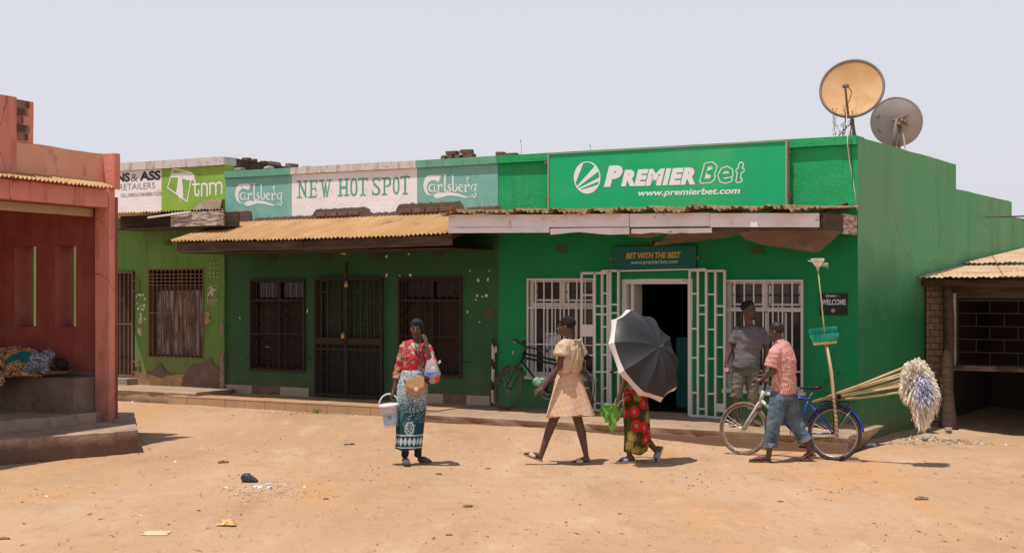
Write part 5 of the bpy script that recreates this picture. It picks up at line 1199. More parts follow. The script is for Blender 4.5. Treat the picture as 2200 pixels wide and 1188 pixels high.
UP = Vector((0, 0, 1))
def frame_of(f, up=UP):
    f = Vector(f).normalized(); r = f.cross(up).normalized(); u = r.cross(f); return Matrix((r, f, u)).transposed()      # columns right, forward, up
def head(mb, c, f, up=UP, s=1., neck=None, female=False):
    M = frame_of(f, up); c = Vector(c); A = lambda x, y, z: c+M @ Vector((x*s, y*s, z*s)); M4 = M
    E = lambda x, y, z, a, b_, d: mb.ell(A(x, y, z), (a*s, b_*s, d*s), M4.to_4x4())
    E(0, -.012, .035, .072, .093, .085); E(0, .02, -.03, .058, .064, .078); E(0, .058, -.088, .024, .022, .022); E(0, .035, -.075, .042, .045, .035)
    E(-.036, .050, -.020, .024, .026, .030); E(.036, .050, -.020, .024, .026, .030); E(-.028, .072, .030, .022, .010, .008); E(.028, .072, .030, .022, .010, .008)
    mb.caps(A(0, .082, .020), A(0, .106, -.026), .009*s, .013*s, 8); E(-.014, .092, -.032, .010, .011, .009); E(.014, .092, -.032, .010, .011, .009)
    E(0, .084, -.056, .025, .014, .009); E(0, .082, -.068, .022, .014, .010)
    for q in (-1, 1): E(q*.074, -.008, -.004, .009, .019, .030)
    if neck is not None: mb.caps(A(0, -.02, -.05), neck, .052*s, .058*s)
    return A, M
def eyes(A, M, par, s=1.):
    for q in (-1, 1):
        e = MB(); e.ell(A(q*.028, .0765, .010), (.0125*s, .006*s, .0062*s), M.to_4x4(), 10, 7); e = e.build('eye', EYEW, par, smooth=True)
        p = MB(); p.ell(A(q*.028, .0808, .010), (.0062*s, .003*s, .0058*s), M.to_4x4(), 8, 6); p.build('iris', EYED, e, smooth=True)
        b = MB(); b.tube([A(q*.014, .082, .026), A(q*.030, .081, .031), A(q*.045, .071, .027)], [.002, .0028, .0015], 6); b.build('eyebrow', surf('brow_hair', (.012, .009, .008), rough=1., spec=0.), par, smooth=True)
    l = MB(); l.ell(A(0, .0955, -.056), (.021*s, .006*s, .005*s), M.to_4x4(), 10, 6); l.ell(A(0, .0935, -.068), (.019*s, .006*s, .006*s), M.to_4x4(), 10, 6); l.build('lips', LIP, par, smooth=True)
def hand(mb, w_, d, n, curl=25, thumb=1, s=1., spread=.0):
    w_ = Vector(w_); d = Vector(d).normalized(); n = Vector(n); n = (n-d*n.dot(d)).normalized(); a = d.cross(n).normalized()
    mb.tube([w_-d*.01*s, w_+d*.025*s, w_+d*.06*s, w_+d*.088*s], [(.023*s, .019*s), (.032*s, .017*s), (.038*s, .015*s), (.036*s, .012*s)], 10, side=a)
    for i, L in enumerate((.072, .082, .076, .060)):
        off = (-.030+.020*i)*-thumb; p = w_+d*.084*s+a*off*s; dd = (d+a*(off*4*spread)).normalized(); ang = R(curl*.6)
        for k, f in enumerate((.42, .32, .26)):
            ax = dd.cross(n); dd2 = (Matrix.Rotation(ang, 3, ax) @ dd); q = p+dd2*(L*f*s); mb.caps(p, q, (.0092-.0007*k)*s, (.0085-.0007*k)*s, 8); p = q; dd = dd2; n2 = n; ang = R(curl)
            n = n
    t0 = w_+d*.022*s+a*(.024*thumb)*s; t1 = t0+(d*.55+a*thumb*.7+n*.45).normalized()*.042*s; t2 = t1+(d*.85+a*thumb*.15+n*.5).normalized()*.034*s
    mb.caps(t0, t1, .0135*s, .0108*s, 8); mb.caps(t1, t2, .0108*s, .009*s, 8)
def foot(mb, ank, heel, toe, s=1., toes=True):
    ank, heel, toe = map(Vector, (ank, heel, toe)); d = (toe-heel).normalized(); side = d.cross(UP).normalized(); up = side.cross(d)
    mb.caps(ank, heel+d*.035*s+up*.035*s, .034*s, .034*s, 10); mb.ell(heel+d*.03*s+up*.026*s, (.032*s, .034*s, .027*s))
    L = (toe-heel).length; q = lambda t, h: heel+d*(L*t)+up*h*s
    mb.tube([q(.1, .03), q(.32, .036), q(.52, .03), q(.72, .020), q(.86, .015)], [(.028*s, .028*s), (.031*s, .034*s), (.037*s, .028*s), (.043*s, .018*s), (.040*s, .013*s)], 12, side=side)
    if toes:
        for i in range(5):
            o = (-.032+.016*i)*s; t = q(.85, .014)+side*o; e = q((1.0, 1.0, .98, .95, .91)[i], .011)+side*o*1.05; mb.caps(t, e, (.011 if i else .013)*s, (.009 if i else .012)*s, 8)
def sole(par, heel, toe, mat, s=1., strap=None, smat=None, kind=0, name='sandal'):
    heel, toe = Vector(heel), Vector(toe); d = (toe-heel).normalized(); side = d.cross(UP).normalized(); up = side.cross(d); L = (toe-heel).length
    mb = MB(); pr = [(-.04, .022), (.05, .036), (.3, .034), (.55, .036), (.78, .047), (.95, .042), (1.07, .022)]
    top, bot = [], []
    o = [(t, w_) for t, w_ in pr]+[(t, -w_) for t, w_ in reversed(pr)]
    n = len(o); vs = [heel+d*(L*t)+side*w_*s-up*.000 for t, w_ in o]+[heel+d*(L*t)+side*w_*s-up*.020*s for t, w_ in o]
    mb.add(vs, [tuple(reversed(range(n))), tuple(range(n, 2*n))]+[(i, (i+1) % n, n+(i+1) % n, n+i) for i in range(n)]); so_ = mb.build(name, mat, par)
    if kind == 1:        # two crossing bands
        for a, b in ((.42, .72), (.74, .48)):
            m = MB(); P = [heel+d*(L*(a+(b-a)*t))+side*(.048*math.cos(math.pi*t))*s+up*(.043*math.sin(math.pi*t))*s for t in np.linspace(0, 1, 9)]; m.tube(P, [(.022*s, .005*s)]*9, 8, side=d); m.build('strap', smat, so_, smooth=True)
    if kind == 2:        # thong
        for q in (-1, 1):
            m = MB(); m.tube([heel+d*L*.42+side*.042*q*s+up*.004, heel+d*L*.6+side*.028*q*s+up*.046*s, heel+d*L*.8+side*.003*q+up*.03*s, heel+d*L*.84+up*.0], .006*s, 6); m.build('strap', smat, so_, smooth=True)
    if kind == 3:
        m = MB(); P = [heel+d*(L*.62)+side*(.05*math.cos(math.pi*t))*s+up*(.045*math.sin(math.pi*t))*s for t in np.linspace(0, 1, 9)]; m.tube(P, [(.04*s, .005*s)]*9, 8, side=d); m.build('strap', smat, so_, smooth=True)
    return so_
def limb(mb, pts, rs, n=12):
    for i in range(len(pts)-1): mb.caps(pts[i], pts[i+1], rs[i], rs[i+1], n)
def drape(nm, mat, par, rings, n=72, fold=(10, .02, .06), seed=0, colf=None, lip=.0, fray=0., yaw=0., subd=7, thickcap=True):
    """hanging cloth tube: rings are (centre, rx, ry); folds deepen towards the hem; colour may be a print function of point, angle and t"""
    R_ = []
    K = len(rings)
    for i in range((K-1)*subd+1):
        u = i/subd; a = min(int(u), K-2); f = u-a; c0_, rx0, ry0 = rings[a]; c1_, rx1, ry1 = rings[a+1]
        R_.append((Vector(c0_).lerp(Vector(c1_), f), rx0+(rx1-rx0)*f, ry0+(ry1-ry0)*f))
    mb = MB(); cols = []; T = len(R_)-1; cy, sy = math.cos(yaw), math.sin(yaw)
    for i, (c, rx_, ry_) in enumerate(R_):
        t = i/T
        for j in range(n):
            th = 2*math.pi*j/n; k = 1+(fold[1]+(fold[2]-fold[1])*t)*(math.sin(fold[0]*th+seed+1.5*t)+.7*math.sin(fold[0]*.63*th*1.0+seed*2+t*2) if False else (math.sin(fold[0]*th+seed+1.3*t)+.8*noise.noise(Vector((math.cos(th)*2.2, math.sin(th)*2.2, t*1.5+seed)))+.35*noise.noise(Vector((math.cos(th)*5, math.sin(th)*5, t*7+seed)))))
            x, y = rx_*k*math.cos(th), ry_*k*math.sin(th); p = c+Vector((x*cy-y*sy, x*sy+y*cy, 0))
            if i == T: p.z += lip*math.sin(th*2+seed)+fray*random.uniform(-1, 1)
            mb.v.append(p); cols.append(colf(p, th, t) if colf else (1, 1, 1))
    for i in range(T):
        for j in range(n): a = i*n+j; b = i*n+(j+1) % n; mb.f.append((b, a, a+n, b+n)); mb.mi.append(0)
    # inner side of the hem
    base = len(mb.v)
    for (c, rx_, ry_), dz in ((R_[T], 0.0), (R_[T-subd if T > subd else 0], .0)):
        for j in range(n):
            th = 2*math.pi*j/n; x, y = rx_*.93*math.cos(th), ry_*.93*math.sin(th); mb.v.append(c+Vector((x*cy-y*sy, x*sy+y*cy, dz))); cols.append(tuple(.6*v for v in cols[T*n+j]))
    for j in range(n):
        q = (j+1) % n; mb.f.append((T*n+q, T*n+j, base+j, base+q)); mb.f.append((base+q, base+j, base+n+j, base+n+q)); mb.mi += [0, 0]
    mb.f.append(tuple(range(n))); mb.mi.append(0)
    o = mb.build(nm, mat, par, smooth=True)
    if colf:
        ca = o.data.color_attributes.new('Col', 'FLOAT_COLOR', 'POINT'); C = np.ones((len(cols), 4)); C[:, :3] = cols; ca.data.foreach_set('color', C.ravel())
    return o
lerp3 = lambda a, b, t: tuple(a[i]*(1-t)+b[i]*t for i in range(3))
def nz3(p, s, o=0): return noise.noise(Vector((p.x*s+o, p.y*s+o*1.7, p.z*s-o)))
CLOTH = vcm('printed_cotton')

# ---- 1 woman on the phone ----------------------------------------
DA = 16.1; A_ = lambda x, y, dy=0.: W(x, y, DA+dy)
w1 = thing('person', 'woman in red patterned blouse and teal wrap skirt, phone at her ear', 'person', FW, (A_(888, 998).x, DA, 0))
b = MB(); X = (1, 0, 0)
b.tube([A_(887, 850), A_(887, 830), A_(889, 797), A_(891, 765), A_(892, 748), A_(896, 738)], [(.14, .10), (.15, .11), (.11, .085), (.13, .095), (.15, .07), (.06, .055)], 16, side=X)
hA, hM = head(b, A_(895.5, 707, -.01), (-.10, -1, -.03), s=.93, neck=A_(897, 742))
limb(b, [A_(868, 750), A_(857, 793, -.0), A_(847, 836, -.04)], [.046, .037, .025]); hand(b, A_(846, 838, -.04), (-.32, -.15, -1), (.9, -.2, 0), 55, 1, .95)
limb(b, [A_(919, 750), A_(927, 786, -.16), A_(917, 745, -.17)], [.046, .038, .026]); hand(b, A_(917, 744, -.17), (-.22, .36, 1), (-.75, .65, .2), 13, -1, .95)
limb(b, [A_(879, 850), A_(874, 915, -.05), A_(870, 978)], [.085, .055, .036]); limb(b, [A_(896, 850), A_(897, 915), A_(898, 976, .02)], [.085, .055, .036])
body = skinmesh(b, 'body', SKIN, w1, .0065, 3)
eyes(hA, hM, w1, .93)
h = MB(); h.ell(hA(0, -.016, .050), (.077*.93, .098*.93, .080*.93), hM.to_4x4(), 20, 12); h.ell(hA(0, -.075, .03), (.05, .045, .045), hM.to_4x4(), 12, 8)
for k in range(4): h.tube([hA(-.076, -.02, .03+.012*k), hA(-.045, .055, .055+.012*k), hA(0, .084, .062+.011*k), hA(.045, .055, .055+.012*k), hA(.076, -.02, .03+.012*k)], .006, 6)
skinmesh(h, 'headwrap', surf('black_cloth', (.014, .014, .018), rough=.75), w1, .006, 2)
legm = surf('black_legging', (.010, .011, .014), rough=.7)
for pts in ([A_(874, 905, -.03), A_(870, 976)], [A_(897, 905, .0), A_(898, 975, .02)]):
    m = MB(); limb(m, pts, [.058, .044]); skinmesh(m, 'legging', legm, w1, .008, 2, fold=(.004, (12, 12, 40), False))
shoe = surf('grey_shoe', (.10, .085, .075), [((.05, .045, .04), (30, 30, 30), 3, .5, .6, .8)], .8)
for heel, toe in ((Vector((A_(869, 990).x, DA+.06, .02)), Vector((A_(877, 990).x, DA-.17, .02))), (Vector((A_(899, 990).x, DA+.10, .02)), Vector((A_(921, 990).x+.02, DA+.04, .02)))):
    d = (toe-heel); m = MB(); m.tube([heel-d*.05+UP*.02, heel+d*.1+UP*.028, heel+d*.45+UP*.030, heel+d*.8+UP*.016, heel+d*1.05+UP*.008], [(.022, .025), (.036, .040), (.042, .038), (.046, .026), (.03, .014)], 12, side=d.cross(UP)); skinmesh(m, 'shoe', shoe, w1, .006, 2)
def c_blouse(p):
    v = nz3(p, 15, 3)+.4*nz3(p, 30, 5); u = noise.noise(Vector((p.x*10-p.z*15, p.y*7, p.z*8+p.x*8)))+.3*nz3(p, 40)
    c = (.47, .025, .035)
    if u > .22: c = (.36, .25, .14)
    elif u > .12: c = (.20, .10, .14)
    elif u < -.33: c = (.22, .12, .20)
    if v > .42: c = (.46, .36, .30)
    return c
m = MB(); m.tube([A_(888, 800), A_(888, 792), A_(890, 768), A_(892, 750), A_(893, 743.5), A_(896, 738)], [(.118, .10), (.128, .10), (.148, .115), (.165, .09), (.145, .075), (.075, .062)], 20, side=X)
m.caps(A_(868, 750), A_(857, 793), .058, .050); m.tube([A_(858, 790), A_(855, 803), A_(851, 814, -.02)], [.050, .049, .047], 14)
m.caps(A_(918, 750), A_(928, 778, -.13), .058, .052); m.tube([A_(927, 774, -.10), A_(928.5, 786, -.17)], [.054, .050], 14)
skinmesh(m, 'blouse', CLOTH, w1, .007, 2, fold=(.009, (8, 8, 16), True), colf=c_blouse)
m = MB()
for q in (-1, 1): m.tube([A_(897+q*13, 737, -.04), A_(897+q*9, 741, -.085), A_(898+q*4, 755, -.125)], [(.018, .006), (.026, .006), (.012, .005)], 8, side=(1, 0, .3))
skinmesh(m, 'collar', CLOTH, w1, .005, 1, colf=c_blouse)
v = MB(); v.tube([A_(897, 736, -.05), A_(898, 745, -.096), A_(899, 756, -.128), A_(900, 765, -.140)], [(.040, .018), (.036, .014), (.020, .013), (.005, .007)], 12, side=X); skinmesh(v, 'neckline_skin', SKIN, w1, .005, 1)
def c_skirt(p, th, t):
    z = p.z; n = noise.noise(Vector((p.x*115, p.y*115, p.z*115))); n2 = noise.noise(Vector((p.x*5, p.y*5, p.z*3)))
    teal, wh = (.012, .055, .075), (.50, .55, .58)
    dens = .40-.50*sm((z-.46)/.40)+.22*n2
    if z < .44+.05*n2: dens = 9
    if .215 < z < .325:
        zz = abs((z-.27)/.052); u = abs(((th*9.5/math.pi) % 1)-.5)*2
        if u < 1-zz: return wh
    ex, ez = (th-4.72)/.34, (z-.415)/.075
    if ex*ex+ez*ez < 1 and (ex*ex+ez*ez > .74 or abs(noise.noise(Vector((th*16, 3, z*34)))) < .13): return wh
    if abs(z-.338) < .006 or abs(z-.203) < .005: return wh
    return wh if n > dens+.06 else (teal if n < dens-.10 else (.10, .20, .25))
hemz = A_(880, 962).z
rg = [(A_(891, 788), .112, .095), (A_(888, 800), .145, .11), (A_(885.5, 828), .172, .13), (A_(884.5, 860), .172, .13), (A_(882, 900), .158, .125), (A_(880, 935), .150, .125), (A_(878, 963), .148, .12)]
drape('wrap_skirt', CLOTH, w1, rg, 190, (7, .012, .05), 2.2, c_skirt, .012, 0, subd=26)
# the loose corner of the wrap
m = MB(); m.add([A_(852, 890, -.06), A_(849, 930, -.07), A_(846, 948, -.06), A_(864, 960, -.12), A_(868, 930, -.13), A_(870, 895, -.13)], [(0, 1, 2, 3, 4, 5)])
# handbag: strap, body, flap, clasp
tan = surf('tan_leather', (.42, .215, .12), [((.34, .16, .085), (9, 9, 9), 3, .5, .7, .6)], .45, spec=.4)
hb = thing('handbag', 'tan leather crossbody handbag hanging at the phone woman\'s hip', 'handbag', FW, A_(894, 830, -.17))
m = MB(); c = A_(893, 828, -.165); pts = []
for k in range(19): a = math.pi*k/18; pts.append((c.x+.108*math.cos(a+math.pi)*(1.0), c.z-.105*math.sin(a)*1.0))
pts = [(c.x-.105, c.z+.055), (c.x-.115, c.z)]+[(c.x+.115*math.cos(math.pi+math.pi*k/12), c.z-.01+.105*math.sin(math.pi+math.pi*k/12)) for k in range(13)]+[(c.x+.11, c.z+.08), (c.x+.06, c.z+.10)]
slabf(m, pts, c.y-.035, c.y+.04); m.build('bag_body', tan, hb, bevel=.014)
m = MB(); pf = [(c.x-.10, c.z+.06), (c.x-.098, c.z+.01)]+[(c.x+.098*math.cos(math.pi+math.pi*k/10), c.z+.005+.045*math.sin(math.pi+math.pi*k/10)) for k in range(11)]+[(c.x+.10, c.z+.09), (c.x+.05, c.z+.115)]
slabf(m, pf, c.y-.048, c.y-.036); m.build('flap', surf('tan_light', (.52, .29, .17), rough=.4), hb, bevel=.005)
m = MB(); m.box((c.x-.012, c.y-.058, c.z-.058), (c.x+.032, c.y-.049, c.z-.018)); m.build('clasp', surf('pale_clasp', (.66, .58, .48), rough=.3), hb, bevel=.004)
m = MB(); m.tube([c+Vector((-.10, 0, .06)), A_(868, 808, -.12), A_(866, 797, -.1)], [(.010, .003)]*3, 6, side=(1, 0, 0)); m.build('strap', tan, hb)
ph = MB(); ph.box((-.006, -.035, -.06), (.006, .035, .06), M=Matrix.Translation(hA(-.086, .028, -.012)) @ Matrix.Rotation(R(-12), 4, 'Y') @ Matrix.Rotation(R(20), 4, 'X'))
tag(ph.build('mobile_phone', surf('phone_black', (.012, .012, .014), rough=.25), None, loc=hA(-.086, .028, -.012), bevel=.003), 'small black phone held to the ear of the woman in red', 'phone')
# bucket
def clearm(name, col, alpha, rough=.3):
    if name in _M: return _M[name]
    m = bpy.data.materials.new(name); m.use_nodes = True; t = m.node_tree; b_ = t.nodes['Principled BSDF']; b_.inputs['Base Color'].default_value = (*col, 1); b_.inputs['Roughness'].default_value = rough; b_.inputs['Alpha'].default_value = alpha
    _M[name] = m; return m
bk0 = A_(841, 917, -.05); bk1 = A_(836, 872, -.05)
bu = thing('bucket', 'translucent white lidded bucket with blue stuff inside, in the woman\'s hand', 'bucket', FW, bk0)
ax = (bk1-bk0)
m = MB(); m.tube([bk0, bk0+ax*.02, bk0+ax*.5, bk0+ax*.95, bk0+ax], [.068, .078, .092, .106, .108], 28); m.build('tub', clearm('milky_plastic', (.70, .76, .85), .36), bu, smooth=True)
m = MB(); m.tube([bk0+ax*.12, bk0+ax*.35, bk0+ax*.62], [.074, .080, .075], 20, side=(1, .4, 0)); m.build('contents', surf('blue_stuff', (.06, .40, .80), [((.5, .68, .85), (14, 14, 14), 3, .5, .6, .8)], .4), bu, smooth=True)
m = MB(); m.tube([bk0+ax*.98, bk0+ax*1.0, bk0+ax*1.06, bk0+ax*1.10, bk0+ax*1.13], [.112, .118, .118, .10, .092], 28); m.build('lid', surf('milky_lid', (.66, .66, .70), rough=.4), bu, smooth=False)
m = MB(); m.tube([bk0+ax+Vector((.113*math.cos(a), -.01, .135*math.sin(a))) for a in np.linspace(0, math.pi, 15)], .008, 8); m.build('handle', surf('milky_lid', (.66, .66, .7)), bu, smooth=True)
m = MB(); p = bk0+ax*.52+Vector((-.0, -.088, 0)); m.box(p+Vector((-.025, -.004, -.02)), p+Vector((.02, .003, .025))); m.build('label', surf('label_grey', (.2, .2, .22)), bu)
# shopping bag on the forearm
pb_ = A_(928, 806, -.17)
pg = thing('plastic_bag', 'thin clear plastic bag of groceries with a blue bowl, hanging from her forearm', 'bag', FW, A_(928, 822, -.17))
m = MB(); m.tube([A_(926, 764, -.16), A_(926, 774, -.17), A_(927, 786, -.17), A_(929, 803, -.17), A_(929, 818, -.17), A_(930, 824, -.17)], [(.01, .01), (.04, .03), (.07, .05), (.092, .075), (.07, .06), (.02, .02)], 22, side=X)
for v_ in m.v: v_ += Vector((.008*nz3(v_, 20), .008*nz3(v_, 24, 3), .006*nz3(v_, 20, 8)))
m.build('film', clearm('clear_film', (.72, .72, .74), .42, .2), pg, smooth=True)
m = MB(); m.tube([A_(928, 813, -.17), A_(928, 800, -.17)], [.055, .082], 18, side=X); m.build('bowl', surf('blue_bowl', (.03, .06, .52), rough=.35), pg, smooth=True)
m = MB(); m.tube([A_(921, 822, -.17), A_(921, 812, -.18), A_(921, 806, -.18)], [.03, .06, .05], 12, side=X); m.build('dark_goods', surf('dark_goods', (.03, .022, .02), rough=.6), pg, smooth=True)
m = MB(); m.tube([A_(938, 821, -.17), A_(938, 812, -.2), A_(940, 806, -.18)], [.02, .04, .03], 12, side=X); m.build('red_goods', surf('red_goods', (.42, .06, .05), rough=.6), pg, smooth=True)
m = MB(); m.tube([A_(931, 796, -.17), A_(930, 786, -.18)], [.045, .02], 12, side=X); m.build('yellow_goods', surf('pale_yellow_goods', (.5, .55, .25), rough=.6), pg, smooth=True)
m = MB(); m.tube([A_(941, 782, -.17), A_(944, 777, -.17), A_(947, 776, -.17)], [.008, .012, .018], 8); m.build('bag_tail', clearm('clear_film', (.8, .8, .8), .5), pg, smooth=True)

# ---- 2 woman walking left ----------------------------------------
DB = 16.15; B_ = lambda x, y, dy=0.: W(x, y, DB+dy)
w2 = thing('person', 'woman in cream top and orange plaid skirt walking left past the old bicycle', 'person', FW, (B_(1215, 998).x, DB, 0))
fB = Vector((-.87, .5, 0)); sB = Vector((.5, .87, 0))
b = MB()
b.tube([B_(1224, 850), B_(1224, 830), B_(1222, 798), B_(1226, 765), B_(1228, 745), B_(1228, 733)], [(.11, .11), (.11, .11), (.10, .09), (.13, .10), (.16, .075), (.06, .06)], 16, side=sB)
hA, hM = head(b, B_(1216, 702, 0), (-.97, .24, -.02), s=.93, neck=B_(1228, 737))
limb(b, [B_(1211, 747, -.15), B_(1200, 788, -.14), B_(1168, 829, -.16)], [.046, .037, .024]); hand(b, B_(1167, 830, -.16), (-.78, -.05, -.55), (.3, .6, -.8), 30, 1, .95)
limb(b, [B_(1243, 750, .13), B_(1200, 800, .15), B_(1172, 822, .1)], [.045, .036, .025]); hand(b, B_(1172, 822, .1), (-.9, 0, .1), (0, -.4, -.9), 50, -1, .95)
limb(b, [B_(1218, 850, -.02), B_(1193, 893, -.03)], [.075, .058]); limb(b, [B_(1193, 893, -.03), B_(1180, 925, -.03), B_(1163, 976, -.03)], [.057, .052, .031])
limb(b, [B_(1230, 850, .04), B_(1241, 900, .06)], [.075, .057]); limb(b, [B_(1241, 900, .06), B_(1250, 932, .05), B_(1259, 977, .03)], [.056, .054, .031])
hl1, to1 = B_(1165, 988, -.03), B_(1127, 974, -.03); hl2, to2 = Vector((B_(1268, 994).x, DB+.02, .022)), Vector((B_(1230, 994).x, DB+.02, .022))
foot(b, B_(1163, 977, -.03), hl1, to1, .92); foot(b, B_(1259, 978, .03), hl2, to2, .92)
skinmesh(b, 'body', SKIN, w2, .0065, 3); eyes(hA, hM, w2, .93)
crm = surf('cream_sandal', (.52, .42, .33), rough=.6); brn = surf('tan_sole', (.30, .20, .13), rough=.7)
sole(w2, hl1, to1, brn, .95, kind=1, smat=crm); sole(w2, hl2, to2, brn, .95, kind=1, smat=crm)
h = MB(); h.ell(hA(0, -.024, .046), (.076, .09, .076), hM.to_4x4(), 18, 12)
rr = random.Random(5)
for k in range(6):
    x = -.06+.024*k
    for q in range(7):
        a = R(-10+28*q); rr_ = .088*math.sqrt(max(.15, 1-(x/.08)**2)); h.ell(hA(x, -.02+rr_*1.02*math.cos(a), .042+rr_*.95*math.sin(a)), (.013, .014, .013), hM.to_4x4(), 7, 5)
for k in range(5): h.ell(hA(-.04+.02*k, -.09, .07-.02*abs(k-2)), (.014, .018, .016), hM.to_4x4(), 7, 5)
skinmesh(h, 'braided_hair', HAIR, w2, .005, 1)
def c_top(p):
    g = .5+.5*math.sin((p.x*.5+p.y*.87)*330); q = .5+.5*math.sin(p.z*300); k = .12*(g+q)+.25*nz3(p, 12); return lerp3((.58, .45, .31), (.36, .26, .16), max(0, min(1, k+.1)))
m = MB(); m.tube([B_(1222, 800), B_(1222, 792), B_(1225, 770), B_(1227, 750), B_(1229, 739), B_(1230, 731)], [(.135, .11), (.15, .13), (.165, .14), (.175, .115), (.15, .09), (.10, .085)], 20, side=sB)
m.tube([B_(1217, 737, -.08), B_(1210, 746, -.15), B_(1207, 764, -.17)], [.05, .075, .088], 16); m.tube([B_(1238, 740, .1), B_(1247, 762, .14)], [.06, .085], 16)
skinmesh(m, 'gathered_top', CLOTH, w2, .007, 1, fold=(.013, (22, 22, 4), True), colf=c_top)
m = MB()
for k in range(30): a = 2*math.pi*k/30; p0_ = B_(1230, 731.5)+sB*(.104*math.cos(a))+fB*(.088*math.sin(a)); m.ell(p0_+UP*rr.uniform(-.004, .008), (.014, .014, .013), n=7, m=5)
skinmesh(m, 'neck_frill', CLOTH, w2, .006, 1, colf=c_top)
m = MB(); m.tube([B_(1222, 800.5), B_(1222, 797)], [(.137, .112), (.137, .112)], 24, side=sB); m.build('waistband', surf('olive_band', (.30, .24, .14)), w2)
def c_plaid(p, th, t):
    u = (p.x*.9+p.z*.35+.02*nz3(p, 5))*19; v = (p.z*.94-p.x*.30+.02*nz3(p, 5, 4))*16
    fu, fv = u % 1, v % 1; c = (.62, .42, .27)
    ou = fu < .42; ov = fv < .42
    if ou and ov: c = (.68, .33, .16)
    elif ou or ov: c = (.64, .40, .24)
    if .6 < fu < .74 or .6 < fv < .74: c = lerp3(c, (.56, .48, .48), .5)
    if .86 < fu < .92 or .86 < fv < .92: c = lerp3(c, (.70, .58, .46), .6)
    return c
drape('plaid_skirt', CLOTH, w2, [(B_(1222, 800), .118, .108), (B_(1222, 812), .15, .13), (B_(1223, 835), .185, .15), (B_(1224, 860), .225, .17), (B_(1225.5, 892), .275, .20)], 220, (6, .01, .055), 4.0, c_plaid, .020, .006, subd=26)
pk = MB(); p = B_(1158, 819, .07)
for k in range(7): pk.ell(p+Vector((rr.uniform(-.04, .04), rr.uniform(-.02, .02), rr.uniform(-.03, .03))), (.035, .025, .028), n=8, m=6)
bp_ = thing('green_packet', 'crumpled pale green packet in the far hand of the woman in plaid', 'packet', FW, p); skinmesh(pk, 'wrapper', surf('green_film', (.16, .36, .24), [((.45, .6, .5), (25, 25, 25), 3, .5, .6, .8)], .35), bp_, .006, 1, fold=(.006, (50, 50, 50), True))

# ---- 3 woman under the umbrella -----------------------------------
DC = 16.3; C_ = lambda x, y, dy=0.: W(x, y, DC+dy)
w3 = thing('person', 'woman hidden behind a black umbrella, in a red and green eye-patterned wrap', 'person', FW, (C_(1360, 993).x, DC, 0))
fC = Vector((-.93, .36, 0)); sC = Vector((.36, .93, 0))
b = MB(); b.tube([C_(1366, 865), C_(1365, 845), C_(1365, 820), C_(1368, 790), C_(1370, 772), C_(1372, 762)], [(.11, .10), (.11, .11), (.11, .095), (.135, .10), (.155, .075), (.06, .06)], 16, side=sC)
hA, hM = head(b, C_(1364, 736, .02), (-.95, .3, -.05), s=.92, neck=C_(1371, 765))
limb(b, [C_(1355, 780, -.13), C_(1342, 818, -.13), C_(1328, 860, -.15)], [.045, .037, .024]); hand(b, C_(1328, 861, -.15), (-.2, -.05, -1), (.3, .9, 0), 55, 1, .93)
limb(b, [C_(1382, 780, .13), C_(1368, 805, .25), C_(1347, 790, .25)], [.045, .036, .025]); hand(b, C_(1348, 791, .25), (-.8, .1, .35), (0, -.9, 0), 55, -1, .93)
limb(b, [C_(1360, 865, -.05), C_(1355, 920, -.05), C_(1352, 975, -.04)], [.085, .055, .033]); limb(b, [C_(1372, 865, .06), C_(1374, 922, .06)], [.085, .054]); limb(b, [C_(1374, 922, .06), C_(1389, 944, .05), C_(1407, 964, .04)], [.054, .052, .031])
hl1, to1 = Vector((C_(1364, 990).x, DC-.02, .022)), Vector((C_(1327, 990).x, DC-.05, .022)); hl2, to2 = C_(1421, 959, .04), C_(1409, 990, .02)
foot(b, C_(1353, 978, -.03), hl1, to1, .92); foot(b, C_(1407, 965, .04), hl2, to2, .9)
skinmesh(b, 'body', SKIN, w3, .0065, 3)
bls = surf('blue_sandal', (.22, .28, .42), rough=.6); crs = surf('pale_sole', (.50, .38, .28), rough=.7)
sole(w3, hl1, to1, crs, .95, kind=3, smat=bls); sole(w3, hl2, to2, crs, .95, kind=3, smat=bls)
h = MB(); h.ell(hA(0, -.02, .045), (.078, .098, .082), hM.to_4x4(), 16, 10); skinmesh(h, 'hair', HAIR, w3, .007, 1)
def c_olive(p): return lerp3((.20, .17, .08), (.36, .30, .18), .5+nz3(p, 18))
m = MB(); m.tube([C_(1365, 842), C_(1365, 820), C_(1368, 790), C_(1370, 775), C_(1371, 765)], [(.145, .12), (.14, .115), (.155, .12), (.165, .09), (.08, .07)], 18, side=sC); m.caps(C_(1355, 780, -.13), C_(1345, 808, -.13), .06, .052)
skinmesh(m, 'blouse', CLOTH, w3, .008, 2, fold=(.008, (10, 10, 10), True), colf=c_olive)
rr = random.Random(3)
ctr = [(rr.uniform(0, 2*math.pi), rr.uniform(.0, 1), rr.choice((0, 0, 1))) for _ in range(400)]
CT = []
for c_ in ctr:
    if all(min(abs(c_[0]-d_[0]), 2*math.pi-abs(c_[0]-d_[0]))*.15 > .0 and math.hypot(min(abs(c_[0]-d_[0]), 2*math.pi-abs(c_[0]-d_[0]))*.15, (c_[1]-d_[1])*.7) > .098 for d_ in CT): CT.append(c_)
def c_eye(p, th, t):
    best = 9; k = None
    for a, tt, q in CT:
        d = math.hypot(min(abs(th-a), 2*math.pi-abs(th-a))*.15, (t-tt)*.7)
        if d < best: best = d; k = q
    if best < .011: return (.02, .02, .03)
    if best < .018: return (.55, .50, .48)
    if best < .024: return (.03, .02, .02)
    if k == 0: return (.55, .012, .02) if best < .058 else (.035, .04, .012)
    if best < .030: return (.42, .28, .02)
    if best < .058: return (.36, .27, .03) if int(best/.006) % 2 else (.10, .09, .015)
    return (.04, .045, .012) if nz3(p, 40) > -.1 else (.10, .09, .02)
